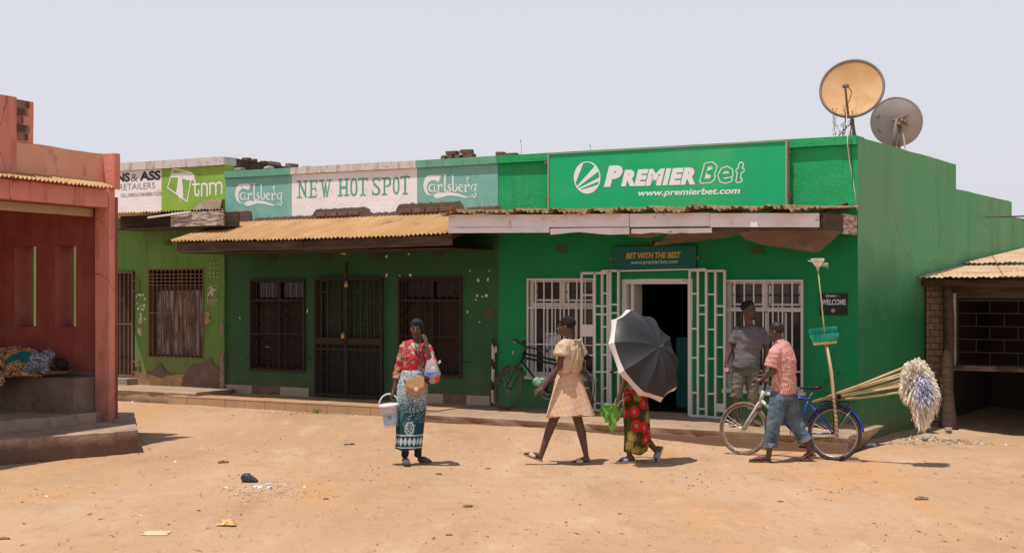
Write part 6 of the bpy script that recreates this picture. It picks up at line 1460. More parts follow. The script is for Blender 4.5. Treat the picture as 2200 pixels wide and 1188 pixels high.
drape('wrap_skirt', CLOTH, w3, [(C_(1365, 838), .125, .12), (C_(1365, 862), .14, .14), (C_(1367, 900), .148, .15), (C_(1369, 940), .15, .15), (C_(1364, 970), .13, .13)], 200, (5, .012, .05), 1.0, c_eye, .025, 0, subd=26)
m = MB(); m.tube([C_(1364, 846, -.0), C_(1366, 838, -.0)], [(.16, .15), (.15, .13)], 24, side=sC); m.build('waist_sash', surf('red_cloth', (.50, .015, .02)), w3, smooth=True)
# umbrella
um = thing('umbrella', 'black umbrella with a checked white border, held low against the sun', 'umbrella', FW, C_(1380, 765, -.15))
axu = Vector((.66, -.62, .40)).normalized(); cu = C_(1379, 765, -.18); Ru, Hu, NP = .555, .27, 10
e1 = Vector((-.56, 0, -.80)); e1 = (e1-axu*e1.dot(axu)).normalized(); e2 = axu.cross(e1)
blk = surf('umbrella_black', (.024, .024, .027), rough=.5, spec=.35); bord = None
def border_mat():
    m = bpy.data.materials.new('checked_border'); m.use_nodes = True; t = m.node_tree; b_ = t.nodes['Principled BSDF']; b_.inputs['Roughness'].default_value = .6
    a = t.nodes.new('ShaderNodeUVMap'); a.uv_map = 'UVMap'; ch = t.nodes.new('ShaderNodeTexChecker'); ch.inputs['Scale'].default_value = 1; ch.inputs[1].default_value = (.62, .56, .52, 1); ch.inputs[2].default_value = (.10, .07, .07, 1)
    br = t.nodes.new('ShaderNodeTexBrick'); br.offset = 0; br.inputs['Color1'].default_value = br.inputs['Color2'].default_value = (.12, .07, .07, 1); br.inputs['Mortar'].default_value = (.80, .74, .71, 1)
    br.inputs['Scale'].default_value = 1; br.inputs['Mortar Size'].default_value = .24; br.inputs['Brick Width'].default_value = 1; br.inputs['Row Height'].default_value = 1; br.inputs['Mortar Smooth'].default_value = .1
    t.links.new(a.outputs[0], br.inputs[0]); t.links.new(br.outputs[0], b_.inputs['Base Color']); return m
bord = border_mat()
def usurf(k, u, v):        # panel k, u across 0..1, v from apex 0 to rim 1
    a0, a1 = 2*math.pi*k/NP, 2*math.pi*(k+1)/NP; 
    def rib(a): r = Ru*math.sin(v*math.pi/2*.92)/math.sin(math.pi/2*.92); hh = Hu*math.cos(v*math.pi/2*.96); return (r*math.cos(a), r*math.sin(a), hh)
    P0, P1 = Vector(rib(a0)), Vector(rib(a1)); q = P0.lerp(P1, u); s_ = 4*u*(1-u); q.z -= .028*s_*math.sin(math.pi*v*.9); q.x *= 1-.05*s_*v**5; q.y *= 1-.05*s_*v**5
    return cu+e1*q.x+e2*q.y+axu*q.z
NU, NV = 6, 16
for k in range(NP):
    for nm_, v0, v1, mt_ in (('panel', 0., .84, blk), ('border', .84, 1., bord)):
        m = MB(); nv = NV if nm_ == 'panel' else 3; uv = []
        for j in range(nv+1):
            for i in range(NU+1): m.v.append(usurf(k, i/NU, v0+(v1-v0)*j/nv)); uv.append((k*22+i/NU*22, (j/nv)*6))
        for j in range(nv):
            for i in range(NU): a = j*(NU+1)+i; m.f.append((a, a+1, a+NU+2, a+NU+1)); m.mi.append(0)
        o = m.build(nm_, mt_, um, smooth=True)
        if nm_ == 'border':
            l = o.data.uv_layers.new(name='UVMap')
            for lo in o.data.loops: l.data[lo.index].uv = uv[lo.vertex_index]
    m = MB(); m.tube([usurf(k, 0, v_)-axu*.004 for v_ in np.linspace(.02, 1.01, 9)], .0022, 5); m.build('rib', steel, um)
ap = cu+axu*Hu; m = MB(); m.tube([ap+axu*.055, ap-axu*.72], .006, 8); m.build('shaft', steel, um); m = MB(); m.tube([ap-axu*.62, ap-axu*.76], .014, 8); m.build('handle', surf('black_plastic', (.02, .02, .02)), um)
# leafy greens in her hand
gr = thing('leafy_greens', 'bunch of fresh green leaves dangling from the umbrella woman\'s hand', 'greens', FW, C_(1315, 890, -.15))
lf = surf('fresh_leaf', (.11, .30, .035), [((.22, .45, .07), (18, 18, 18), 3, .45, .65, .8)], .5); lf.node_tree.nodes['Principled BSDF'].inputs['Subsurface Weight'].default_value = 0
rr = random.Random(8)
ends = [(1287, 886), (1292, 894), (1299, 900), (1305, 898), (1310, 916), (1314, 930), (1317, 925), (1322, 910), (1296, 884), (1304, 890), (1312, 900), (1320, 896), (1327, 905), (1332, 893), (1318, 912), (1300, 908)]
for i, (ex_, ey) in enumerate(ends):
    s0 = C_(1325+rr.uniform(-3, 5), 868+rr.uniform(-4, 4), -.15+rr.uniform(-.02, .02)); e_ = C_(ex_, ey, -.15+rr.uniform(-.07, .07)); mid = s0.lerp(e_, .5)+Vector((-.02, 0, .02)); d = (e_-s0); sd_ = Vector((d.z, rr.uniform(-.1, .1), -d.x)).normalized()
    sd_ = (sd_+Vector((0, rr.uniform(-.9, .9), 0))).normalized(); vs = []; nn = 8
    for k in range(nn+1):
        t = k/nn; c_ = s0.lerp(mid, min(1, 2*t)) if t < .5 else mid.lerp(e_, 2*t-1); w_ = .045*math.sin(math.pi*min(1, max(0, (t-.15)/.85)))**.6+.003
        nrm = d.cross(sd_).normalized(); wv = rr.uniform(.6, 1.2)
        vs += [c_-sd_*w_*wv+nrm*.012*math.sin(t*9+i), c_-nrm*.006, c_+sd_*w_*rr.uniform(.7, 1.2)+nrm*.012*math.cos(t*8+i)]
    m = MB(); m.add(vs, [f for k in range(nn) for f in ((3*k, 3*k+1, 3*k+4, 3*k+3), (3*k+1, 3*k+2, 3*k+5, 3*k+4))]); m.build('leaf', lf, gr, smooth=True)
st_m = surf('leaf_stalk', (.34, .38, .12), rough=.6)
m = MB()
for k in range(9): m.tube([C_(1327+rr.uniform(-5, 12), 860+rr.uniform(-6, 4), -.16+rr.uniform(-.02, .02)), C_(1320+rr.uniform(-8, 6), 884, -.15)], .005, 5)
m.build('stalks', st_m, gr, kind='stuff')

# ---- 4 man on the pavement ----------------------------------------
DD = 18.35; D_ = lambda x, y, dy=0.: W(x, y, DD+dy)
w4 = thing('person', 'man in grey T-shirt and faded rolled jeans standing barefoot on the pavement', 'person', FW, (D_(1600, 910).x, DD, .23))
b = MB(); sD = Vector((-.97, -.24, 0))
b.tube([D_(1603, 800), D_(1603, 785), D_(1606, 755), D_(1610, 725), D_(1611, 708), D_(1610, 699)], [(.15, .11), (.155, .11), (.14, .10), (.165, .115), (.18, .085), (.07, .065)], 16, side=sD)
hA, hM = head(b, D_(1609, 668, -.02), (.72, -.68, .0), s=1.0, neck=D_(1610, 703))
limb(b, [D_(1584, 712, 0), D_(1570, 747, .02), D_(1560, 780, -.04)], [.052, .042, .027]); hand(b, D_(1560, 781, -.04), (-.1, -.2, -1), (.9, .3, 0), 45, 1)
limb(b, [D_(1637, 712, .02), D_(1647, 750, .06), D_(1642, 790, -.02)], [.052, .042, .027]); hand(b, D_(1642, 791, -.02), (-.1, -.1, -1), (-.9, .3, 0), 40, -1)
limb(b, [D_(1590, 800), D_(1583, 848), D_(1582, 896, .04)], [.09, .06, .033]); limb(b, [D_(1616, 800), D_(1617, 848), D_(1618, 896)], [.09, .06, .033])
F1 = (Vector((D_(1585, 905).x, DD+.08, .24)), Vector((D_(1566, 905).x, DD-.14, .24))); F2 = (Vector((D_(1615, 905).x, DD+.02, .24)), Vector((D_(1634, 905).x, DD-.18, .24)))
foot(b, D_(1582, 898, .04), *F1); foot(b, D_(1618, 898, -.0), *F2)
skinmesh(b, 'body', SKIN, w4, .0068, 3); eyes(hA, hM, w4)
h = MB(); h.ell(hA(0, -.026, .052), (.078, .092, .078), hM.to_4x4(), 18, 12); h.ell(hA(0, .0, .088), (.06, .07, .045), hM.to_4x4()); skinmesh(h, 'hair', HAIR, w4, .006, 1, fold=(.004, (60, 60, 60), False))
h = MB(); h.ell(hA(0, .078, -.100), (.026, .02, .014), hM.to_4x4()); h.ell(hA(0, .095, -.046), (.022, .006, .004), hM.to_4x4()); h.build('beard', HAIR, w4, smooth=True)
def c_grey(p): k = nz3(p, 5); return lerp3((.115, .115, .13), (.15, .135, .14), .5+k)
m = MB(); m.tube([D_(1603, 789), D_(1603, 782), D_(1606, 755), D_(1610, 728), D_(1611, 711), D_(1610, 701)], [(.172, .13), (.172, .13), (.16, .125), (.185, .135), (.185, .10), (.085, .075)], 20, side=sD)
m.tube([D_(1590, 706), D_(1583, 714), D_(1577, 737, .01)], [.056, .061, .064], 14); m.tube([D_(1630, 706), D_(1637, 714, .01), D_(1645, 737, .03)], [.056, .061, .064], 14)
skinmesh(m, 'tshirt', CLOTH, w4, .008, 2, fold=(.009, (6, 6, 9), True), colf=c_grey)
def c_den(p):
    k = nz3(p, 3.5)*.6+.25*nz3(p, 30); c = lerp3((.075, .080, .078), (.19, .175, .13), .45+.35*k+.3*math.cos((p.z-.62)*7))
    return c
for hip, kn, an, r3 in ((D_(1591, 800), D_(1583, 835, -.03), D_(1582, 851, .0), .075), (D_(1615, 800), D_(1617, 850, -.02), D_(1617, 878, .0), .068)):
    m = MB(); m.tube([hip+UP*.07, hip, hip.lerp(kn, .5), kn, an], [.10, .10, .084, .068, r3-.008], 16, side=(1, 0, 0)); m.tube([an+UP*.06, an-UP*.005], [r3+.008, r3+.010], 16, side=(1, 0, 0))
    skinmesh(m, 'trouser_leg', CLOTH, w4, .008, 2, fold=(.008, (7, 7, 14), True), colf=c_den)
m = MB(); m.tube([D_(1603, 806), D_(1603, 783)], [(.155, .11), (.155, .11)], 20, side=sD); skinmesh(m, 'trouser_waist', CLOTH, w4, .009, 2, colf=c_den)
pn = MB(); pn.add([D_(1556, 790, -.1), D_(1566, 789, -.12), D_(1564, 799, -.11), D_(1556, 797, -.1)], [(0, 1, 2, 3)]); pn.v += [v_+Vector((0, .003, 0)) for v_ in pn.v]; pn.f.append((7, 6, 5, 4)); pn.mi.append(0)
tag(pn.build('paper_slip', surf('pink_paper', (.60, .38, .40), rough=.7), None, loc=D_(1560, 794, -.1)), 'pink paper slip in the hand of the man on the pavement', 'paper')

# ---- 5 boy pushing the loaded bicycle ------------------------------
DE = 16.35; E_ = lambda x, y, dy=0.: W(x, y, DE+dy)
w5 = thing('person', 'boy in red checked shirt and cuffed jeans pushing the blue bicycle', 'person', FW, (E_(1690, 990).x, DE, 0))
fE = Vector((-.86, .51, 0)); sE = Vector((.51, .86, 0))
b = MB(); b.tube([E_(1684, 860), E_(1684, 840), E_(1684, 810), E_(1683, 775), E_(1681, 752), E_(1677, 738)], [(.13, .11), (.14, .115), (.12, .10), (.145, .11), (.15, .08), (.06, .058)], 16, side=sE)
hA, hM = head(b, E_(1667, 714, .0), (-.83, .52, -.20), s=.93, neck=E_(1676, 742))
limb(b, [E_(1665, 760, -.13), E_(1660, 797, -.12), E_(1638, 815, .05)], [.045, .037, .026]); hand(b, E_(1638, 815, .05), (-.85, .35, .05), (0, .3, -1), 50, 1, .92)
limb(b, [E_(1697, 760, .13), E_(1672, 800, .30), E_(1644, 806, .42)], [.045, .036, .025]); hand(b, E_(1644, 806, .42), (-.9, .2, -.1), (0, -.2, -1), 50, -1, .92)
limb(b, [E_(1674, 860, -.06), E_(1660, 912, -.07), E_(1652, 974, -.05)], [.085, .058, .033]); limb(b, [E_(1694, 860, .06), E_(1712, 912, .05)], [.085, .056]); limb(b, [E_(1712, 912, .05), E_(1728, 940, .05), E_(1741, 968, .05)], [.056, .05, .031])
hl1, to1 = Vector((E_(1655, 990).x, DE-.05, .024)), Vector((E_(1612, 990).x, DE-.0, .024)); hl2, to2 = E_(1751, 975, .04), E_(1721, 988, .04)
foot(b, E_(1652, 976, -.05), hl1, to1, .95); foot(b, E_(1742, 969, .05), hl2, to2, .93)
skinmesh(b, 'body', SKIN, w5, .0065, 3); eyes(hA, hM, w5, .93)
h = MB(); h.ell(hA(0, -.020, .043), (.0725*.96, .092*.96, .083*.96), hM.to_4x4(), 18, 12); skinmesh(h, 'shaved_hair', surf('stubble', (.022, .015, .013), rough=.55), w5, .006, 1)
redf = surf('red_sandal', (.45, .03, .03), rough=.5); drk = surf('worn_sole', (.16, .09, .06), rough=.8)
sole(w5, hl1, to1, drk, .95, kind=2, smat=redf); sole(w5, hl2, to2, drk, .95, kind=2, smat=redf)
def ging():
    m = bpy.data.materials.new('red_check_cotton'); m.use_nodes = True; t = m.node_tree; b_ = t.nodes['Principled BSDF']; b_.inputs['Roughness'].default_value = .85; b_.inputs['Specular IOR Level'].default_value = .2
    tc = t.nodes.new('ShaderNodeTexCoord'); sp = t.nodes.new('ShaderNodeSeparateXYZ'); t.links.new(tc.outputs['Object'], sp.inputs[0])
    def sq(vec_, k):
        d = t.nodes.new('ShaderNodeVectorMath'); d.operation = 'DOT_PRODUCT'; d.inputs[1].default_value = vec_; t.links.new(tc.outputs['Object'], d.inputs[0])
        a = t.nodes.new('ShaderNodeMath'); a.operation = 'MULTIPLY'; a.inputs[1].default_value = k; t.links.new(d.outputs['Value'], a.inputs[0]); s_ = t.nodes.new('ShaderNodeMath'); s_.operation = 'SINE'; t.links.new(a.outputs[0], s_.inputs[0])
        r = t.nodes.new('ShaderNodeMapRange'); r.inputs[1].default_value = -.3; r.inputs[2].default_value = .3; t.links.new(s_.outputs[0], r.inputs[0]); return r.outputs[0]
    ad = t.nodes.new('ShaderNodeMath'); ad.operation = 'ADD'; t.links.new(sq((.75, .5, .12), 300), ad.inputs[0]); t.links.new(sq((-.1, 0, 1), 300), ad.inputs[1])
    hf = t.nodes.new('ShaderNodeMath'); hf.operation = 'MULTIPLY'; hf.inputs[1].default_value = .5; t.links.new(ad.outputs[0], hf.inputs[0])
    cr = t.nodes.new('ShaderNodeMixRGB'); cr.inputs[1].default_value = (.62, .43, .38, 1); cr.inputs[2].default_value = (.50, .12, .11, 1); t.links.new(hf.outputs[0], cr.inputs[0]); t.links.new(cr.outputs[0], b_.inputs['Base Color']); return m
m = MB(); m.tube([E_(1684, 845), E_(1684, 838), E_(1685, 808), E_(1684, 775), E_(1682, 755), E_(1679, 743), E_(1677, 735)], [(.165, .135), (.163, .135), (.155, .13), (.168, .13), (.17, .10), (.12, .085), (.075, .07)], 20, side=sE)
m.tube([E_(1671, 750, -.08), E_(1665, 760, -.13), E_(1657, 788, -.14)], [.06, .072, .078], 16); m.tube([E_(1692, 752, .1), E_(1688, 785, .2)], [.065, .07], 16)
skinmesh(m, 'checked_shirt', ging(), w5, .0075, 2, fold=(.009, (7, 7, 12), True))
m = MB(); m.tube([E_(1677, 739), E_(1675, 729)], [(.082, .07), (.066, .058)], 20, side=sE); m.build('collar', _M.get('x') or bpy.data.materials['red_check_cotton'], w5, smooth=True)
def c_jean(p): k = nz3(p, 6)+.5*nz3(p, 26); return lerp3((.050, .085, .125), (.17, .22, .26), .38+.7*k)
m = MB(); m.tube([E_(1674, 842, -.05), E_(1673, 860, -.06), E_(1662, 912, -.07), E_(1656, 956, -.06)], [.10, .102, .078, .070], 16); m.tube([E_(1657, 945, -.06), E_(1655, 959, -.06)], [.074, .077], 16)
m.tube([E_(1694, 842, .05), E_(1696, 862, .06), E_(1712, 910, .05), E_(1727, 943, .05)], [.10, .10, .076, .068], 16); m.tube([E_(1722, 932, .05), E_(1729, 948, .05)], [.072, .075], 16)
m.tube([E_(1684, 858), E_(1684, 836)], [(.15, .12), (.14, .115)], 16, side=sE)
skinmesh(m, 'jeans', CLOTH, w5, .008, 2, fold=(.007, (7, 7, 11), True), colf=c_jean)
for p0_, p1_ in ((E_(1656.5, 950, -.06), E_(1655, 960, -.06)), (E_(1724.5, 937, .05), E_(1729, 947, .05))):
    m = MB(); m.tube([p0_, p1_], [.078, .081], 20); m.build('turned_cuff', surf('cuff_denim', (.17, .20, .23)), w5, smooth=False)

# ---- 6 sleeper on the porch bench ----------------------------------
DF = 18.38; F_ = lambda x, y, dy=0.: W(x, y, DF+dy)
w6 = thing('person', 'sleeper lying face down on the porch bench, head on folded arms', 'person', FW, (F_(60, 808).x, DF, .846))
b = MB(); b.tube([F_(-60, 785), F_(-10, 783), F_(35, 782), F_(75, 782), F_(100, 785), F_(112, 788)], [(.12, .12), (.17, .15), (.14, .13), (.15, .13), (.14, .11), (.055, .055)], 16, side=(0, 1, 0))
hA, hM = head(b, F_(127, 787, -.02), (.15, .6, -.78), up=Vector((1, .05, .1)), s=.95, neck=F_(108, 787))
limb(b, [F_(92, 790, -.17), F_(100, 801, -.22), F_(146, 800, -.12)], [.045, .038, .026]); hand(b, F_(145, 799, -.12), (1, .25, .1), (0, .2, 1), 35, 1, .93)
limb(b, [F_(100, 768, .15), F_(118, 790, .18), F_(142, 793, .05)], [.05, .04, .026]); hand(b, F_(140, 793, .05), (1, -.1, .3), (0, .2, 1), 30, -1, .93)
limb(b, [F_(-60, 788, -.05), F_(-130, 792, -.1)], [.09, .06])
skinmesh(b, 'body', SKIN, w6, .008, 3)
h = MB(); h.ell(hA(0, -.020, .040), (.078, .098, .086), hM.to_4x4(), 18, 12); skinmesh(h, 'hair', HAIR, w6, .007, 1)
def c_gp(p): k = nz3(p, 38); return (.30, .31, .36) if k > .05 else ((.08, .085, .11) if k < -.15 else (.18, .19, .23))
m = MB(); m.tube([F_(45, 785), F_(75, 781), F_(95, 782), F_(108, 786)], [(.165, .155), (.175, .155), (.165, .135), (.09, .08)], 18, side=(0, 1, 0)); m.caps(F_(90, 788, -.15), F_(98, 797, -.2), .062, .055)
m.ell(F_(103, 763, .08), (.085, .08, .075)); skinmesh(m, 'printed_shirt', CLOTH, w6, .008, 2, fold=(.010, (12, 12, 12), True), colf=c_gp)
def c_wax(p):
    q = Vector((p.x*4.2, p.y*4.2, p.z*4.2)); c_ = q.x % 1; k = noise.noise(Vector((p.x*7, p.y*7, p.z*7+3)))
    if k > .30: return (.012, .11, .13)
    if k > .12: return (.50, .17, .02)
    if k > .07: return (.05, .02, .015)
    f = nz3(p, 55); return (.46, .32, .17) if f > -.08 else (.05, .025, .015)
m = MB(); m.tube([F_(-90, 790), F_(-40, 782), F_(0, 778), F_(35, 776), F_(62, 777), F_(72, 780)], [(.16, .14), (.19, .17), (.21, .18), (.20, .19), (.185, .18), (.16, .15)], 20, side=(0, 1, 0))
m.tube([F_(-60, 802, -.2), F_(0, 803, -.22), F_(45, 803, -.24), F_(90, 807, -.24)], [(.05, .035), (.06, .04), (.05, .03), (.015, .008)], 12, side=(0, 1, 0))
m.tube([F_(-40, 800, -.25), F_(-12, 810, -.27), F_(8, 822, -.28)], [(.12, .05), (.11, .04), (.04, .025)], 12, side=(1, 0, 0)); m.tube([F_(-50, 805, -.25), F_(-20, 826, -.28), F_(-6, 832, -.28)], [(.12, .05), (.12, .03), (.03, .02)], 12, side=(1, 0, 0))
skinmesh(m, 'wax_print_wrap', CLOTH, w6, .008, 2, fold=(.014, (7, 7, 7), True), colf=c_wax)
# ------------------------------------------------------------------ bicycles
def Bp(fr, x, y, z): return fr @ Vector((x, y, z))
def bike(label, fr, Rw, wb, steer, mats, style, group=None):
    """fr: origin on the ground under the rear axle, x forward, y left, z up"""
    MF, MFr, MTy, MRim = mats['frame'], mats['front'], mats['tyre'], mats['rim']
    t = thing('bicycle', label, 'bicycle', FW, fr @ Vector((wb/2, 0, 0)), group)
    P = lambda x, y, z: fr @ Vector((x, y, z))
    S_ = style; ht, hbm = Vector(S_['head_top']), Vector(S_['head_bot']); axis = (ht-hbm).normalized(); fh = Vector((wb, 0, Rw))
    Rs = Matrix.Rotation(steer, 4, axis); 
    def Q(v): v = Vector(v); return fr @ (hbm+(Rs @ (v-hbm)))       # steered parts
    def part_(nm, mat, draw, par=t, **k):
        mb = MB(); draw(mb); return mb.build(nm, mat, par, smooth=k.get('smooth', True), kind=k.get('kind'))
    def wheel(c, T, nspk=32, dirt=False):
        n = 48; mb = MB()
        def circ(r): return [T(c+Vector((r*math.cos(2*math.pi*i/n), 0, r*math.sin(2*math.pi*i/n)))) for i in range(n+1)]
        w_ = part_('wheel', MRim, lambda m: m.tube([T(c+Vector((0, -.04, 0))), T(c+Vector((0, .04, 0)))], .018, 10))
        part_('tyre', MTy, lambda m: m.tube(circ(Rw-.016), S_.get('tw', .019), 8, cap=False), w_); part_('rim', MRim, lambda m: m.tube(circ(Rw-.042), .010, 6, cap=False), w_)
        def sp(m):
            for i in range(nspk):
                a = 2*math.pi*i/nspk; b_ = a+(.55 if i % 2 else -.55); s_ = .022 if (i//2) % 2 else -.022
                m.tube([T(c+Vector((.018*math.cos(b_), s_, .018*math.sin(b_)))), T(c+Vector(((Rw-.04)*math.cos(a), 0, (Rw-.04)*math.sin(a))))], .0016, 3, cap=False)
        part_('spokes', steel, sp, w_, kind='stuff'); return w_
    MTy = mats.get('rear_tyre', MTy); wheel(Vector((0, 0, Rw)), lambda v: fr @ v); MTy = mats['tyre']; wheel(fh, Q)
    bb, st_ = Vector(S_['bb']), Vector(S_['seat_top'])
    fm = MB(); tr = .016
    fm.tube([P(*bb), P(*st_)], tr, 8); 
    if not S_.get('split'):
        fm.tube([P(*st_*1), P(*(ht-axis*.03))], tr, 8); fm.tube([P(*bb), P(*(hbm+axis*.03))], tr*1.1, 8); fm.tube([P(*hbm), P(*ht)], .020, 8)
        if S_.get('double'): fm.tube([P(*(st_-Vector((0, 0, .055)))), P(*(ht-axis*.09))], tr, 8)
    else:
        a, b_ = st_-Vector((0, 0, .02)), ht-axis*.03; fm.tube([P(*a), P(*(a.lerp(b_, .5)))], tr*1.3, 8); a, b_ = bb, hbm+axis*.03; fm.tube([P(*a), P(*(a.lerp(b_, .55)))], tr*1.25, 8)
    for s_ in (-.05, .05):
        fm.tube([P(bb.x, s_*.5, bb.z), P(0, s_, Rw)], .009, 6); fm.tube([P(st_.x, s_*.4, st_.z-.06), P(0, s_, Rw)], .008, 6)
    fm.build('frame', MF, t, smooth=True)
    if S_.get('split'):
        a, b_ = st_-Vector((0, 0, .02)), ht-axis*.03; c_, d_ = bb, hbm+axis*.03
        part_('front_tubes', MFr, lambda m: (m.tube([P(*(a.lerp(b_, .5))), P(*b_)], tr*1.35, 8), m.tube([P(*(c_.lerp(d_, .55))), P(*d_)], tr*1.35, 8), m.tube([P(*hbm), P(*ht)], .024, 8)))
    def fk(m):
        for s_ in (-.05, .05): m.tube([Q(hbm-axis*.0+Vector((0, s_*.5, 0))), Q(hbm-axis*.04+Vector((0, s_, 0))), Q(fh.lerp(hbm, .35)+Vector((-.01, s_, 0))), Q(fh+Vector((0, s_, 0)))], [.014, .016, .013, .009], 8)
        m.tube([Q(hbm+Vector((0, -.05, -.01))), Q(hbm+Vector((0, .05, -.01)))], .014, 8)
    part_('fork', MFr, fk)
    hb_ = Vector(S_['bar']); w2_ = .27
    part_('stem', mats['dark'], lambda m: m.tube([Q(ht), Q(hb_)], .013, 8))
    hp = S_['bar_pts']
    h_ = part_('handlebar', mats['bar'], lambda m: m.tube([Q((x, y, z)) for x, y, z in hp], .011, 8))
    for e in (0, -1):
        a, b_ = Vector(hp[e]), Vector(hp[1 if e == 0 else -2]); d = (b_-a).normalized(); part_('grip', mats['dark'], lambda m: m.tube([Q(a-d*.005), Q(a+d*.11)], .016, 8), h_)
        part_('brake_lever', steel, lambda m: m.tube([Q(a+d*.13+Vector((.02, 0, 0))), Q(a+d*.08+Vector((.05, 0, -.02))), Q(a+d*.0+Vector((.06, 0, -.03)))], .005, 6), h_)
    # saddle
    sx, sz = S_['saddle']; sw = S_.get('sw', 1)
    part_('seat_post', steel, lambda m: m.tube([P(*st_), P(sx, 0, sz-.03)], .012, 8))
    def sd(m): m.tube([P(sx-.13, 0, sz+.018), P(sx-.10, 0, sz+.010), P(sx-.03, 0, sz), P(sx+.06, 0, sz-.002), P(sx+.15, 0, sz-.004)], [(.05*sw, .012), (.075*sw, .028*sw), (.060*sw, .026*sw), (.026*sw, .018*sw), (.014, .01)], 12, side=fr.to_3x3() @ Vector((0, 1, 0)))
    part_('saddle', mats['saddle'], sd)
    # drive train
    def cr(m): m.tube([P(bb.x+.09*math.cos(a), -.055, bb.z+.09*math.sin(a)) for a in np.linspace(0, 2*math.pi, 25)], .006, 5, cap=False); m.tube([P(bb.x, -.07, bb.z), P(bb.x, .07, bb.z)], .016, 8); [m.tube([P(bb.x, -.055, bb.z), P(bb.x+.09*math.cos(a), -.055, bb.z+.09*math.sin(a))], .004, 4) for a in (0, 1.26, 2.5, 3.77, 5.0)]
    part_('chainring', mats.get('chain', steel), cr)
    for s_, a in ((-1, S_.get('crank', -2.2)), (1, S_.get('crank', -2.2)+math.pi)):
        e = Vector((bb.x+.165*math.cos(a), s_*.075, bb.z+.165*math.sin(a))); c_ = part_('crank', steel, lambda m: m.tube([P(bb.x, s_*.068, bb.z), P(*e)], .008, 6))
        m = MB(); M_ = fr; bx = MB(); bx.box((e.x-.045, min(e.y, e.y+s_*.09), e.z-.011), (e.x+.045, max(e.y, e.y+s_*.09), e.z+.011), M=fr); bx.build('pedal', mats['dark'], c_)
    part_('chain', mats['dark'], lambda m: (m.tube([P(bb.x, -.055, bb.z+.09), P(0, -.055, Rw+.04)], .005, 4), m.tube([P(bb.x, -.055, bb.z-.09), P(0, -.055, Rw-.04)], .005, 4)))
    # mudguards
    def guard(c, T, a0, a1, mat, r=.025, w_=.028, stays=True):
        pts = [T(c+Vector(((Rw+r)*math.cos(a), 0, (Rw+r)*math.sin(a)))) for a in np.linspace(a0, a1, 22)]
        sd_ = (T(Vector((0, 1, 0)))-T(Vector((0, 0, 0))))
        m = MB(); 
        for i, p in enumerate(pts):
            a = a0+(a1-a0)*i/21; o = T(c)-p; o = -o.normalized()
            for q, dz in ((-1, -.010), (-.5, .003), (0, .007), (.5, .003), (1, -.010)): m.v.append(p+sd_.normalized()*(q*w_)+o*dz)
            if i:
                for k in range(4): z = (i-1)*5+k; m.f.append((z, z+1, z+6, z+5)); m.mi.append(0)
        g = m.build('mudguard', mat, t, smooth=True)
        for a in ((a0*.8+a1*.2), (a0*.3+a1*.7)):
            for s_ in (-1, 1): part_('stay', steel, lambda m: m.tube([T(c+Vector((0, s_*.05, 0))), T(c+Vector(((Rw+r)*math.cos(a), s_*w_, (Rw+r)*math.sin(a))))], .0025, 4), g)
    G = S_.get('guards', {})
    if 'rear' in G: guard(Vector((0, 0, Rw)), lambda v: fr @ v, *G['rear'])
    if 'front' in G: guard(fh, Q, *G['front'])
    if S_.get('rack'):
        zr_ = S_['rack']
        def rk(m):
            for s_ in (-.06, .06): m.tube([P(.22, s_*.5, zr_-.01), P(.0, s_, zr_), P(-.22, s_, zr_)], .006, 6); m.tube([P(-.02, s_, zr_), P(0, s_*.9, Rw)], .005, 6); m.tube([P(-.15, s_, zr_), P(0, s_*.9, Rw)], .004, 6)
            for x in (-.22, -.12, 0, .1): m.tube([P(x, -.06, zr_), P(x, .06, zr_)], .005, 6)
        part_('rack', mats['dark'], rk)
    return t, P, Q, part_
tyre_d = surf('dusty_tyre', (.16, .11, .075), [((.28, .20, .13), (20, 20, 20), 3, .45, .65, .7)], .9); tyre_b = surf('worn_tyre', (.045, .038, .034), [((.14, .10, .07), (20, 20, 20), 3, .5, .68, .6)], .9)
rim_s = surf('rim_steel', (.40, .38, .36), [((.25, .16, .10), (22, 22, 22), 3, .5, .65, .6)], .4, metal=.6)
dkm = surf('bike_black', (.015, .015, .016), rough=.5)
blue_f = surf('blue_enamel', (.012, .035, .28), [((.03, .07, .36), (6, 6, 6), 3, .5, .7, .5)], .35, spec=.5); silv = surf('silver_enamel', (.55, .53, .52), [((.35, .28, .22), (14, 14, 14), 3, .55, .7, .6)], .4)
RC = Vector((W(1792, 932, 16.5).x, 16.5, 0)); FC_ = Vector((W(1597, 921, 17.06).x, 17.06, 0)); hd = (FC_-RC).normalized(); RC.z = gzn(RC.x, RC.y)-.004
fr1 = Matrix.Translation(RC) @ Matrix.Rotation(math.atan2(hd.y, hd.x), 4, 'Z') @ Matrix.Rotation(R(2), 4, 'X')
bk, P, Q, part_ = bike('blue and silver bicycle loaded with mops, pushed by the boy in the checked shirt', fr1, .312, (FC_-RC).length, R(-4),
    dict(frame=blue_f, front=silv, tyre=tyre_d, rear_tyre=tyre_b, rim=rim_s, dark=dkm, bar=dkm, saddle=surf('saddle_black', (.02, .02, .022), rough=.4)),
    dict(head_top=(.855, 0, .765), head_bot=(.90, 0, .63), bb=(.455, 0, .285), seat_top=(.30, 0, .705), saddle=(.265, .815), split=True, crank=-1.9,
         bar=(.83, 0, .855), bar_pts=[(.80, -.30, .87), (.82, -.16, .875), (.835, 0, .86), (.82, .16, .875), (.80, .30, .87)], guards={'rear': (R(15), R(175), blue_f, .028, .032)}, rack=.675, tw=.021))
for k, s_ in enumerate('TREK'): pass
# scribbled white decals on the down tube
for k in range(6):
    a = Vector((.455, 0, .285)).lerp(Vector((.89, 0, .66)), .16+.055*k); part_('decal', surf('decal_white', (.7, .7, .72)), lambda m: m.tube([P(a.x-.012, -.022, a.z+.004*(k % 2)), P(a.x+.006, -.0225, a.z+.018)], .004, 5))
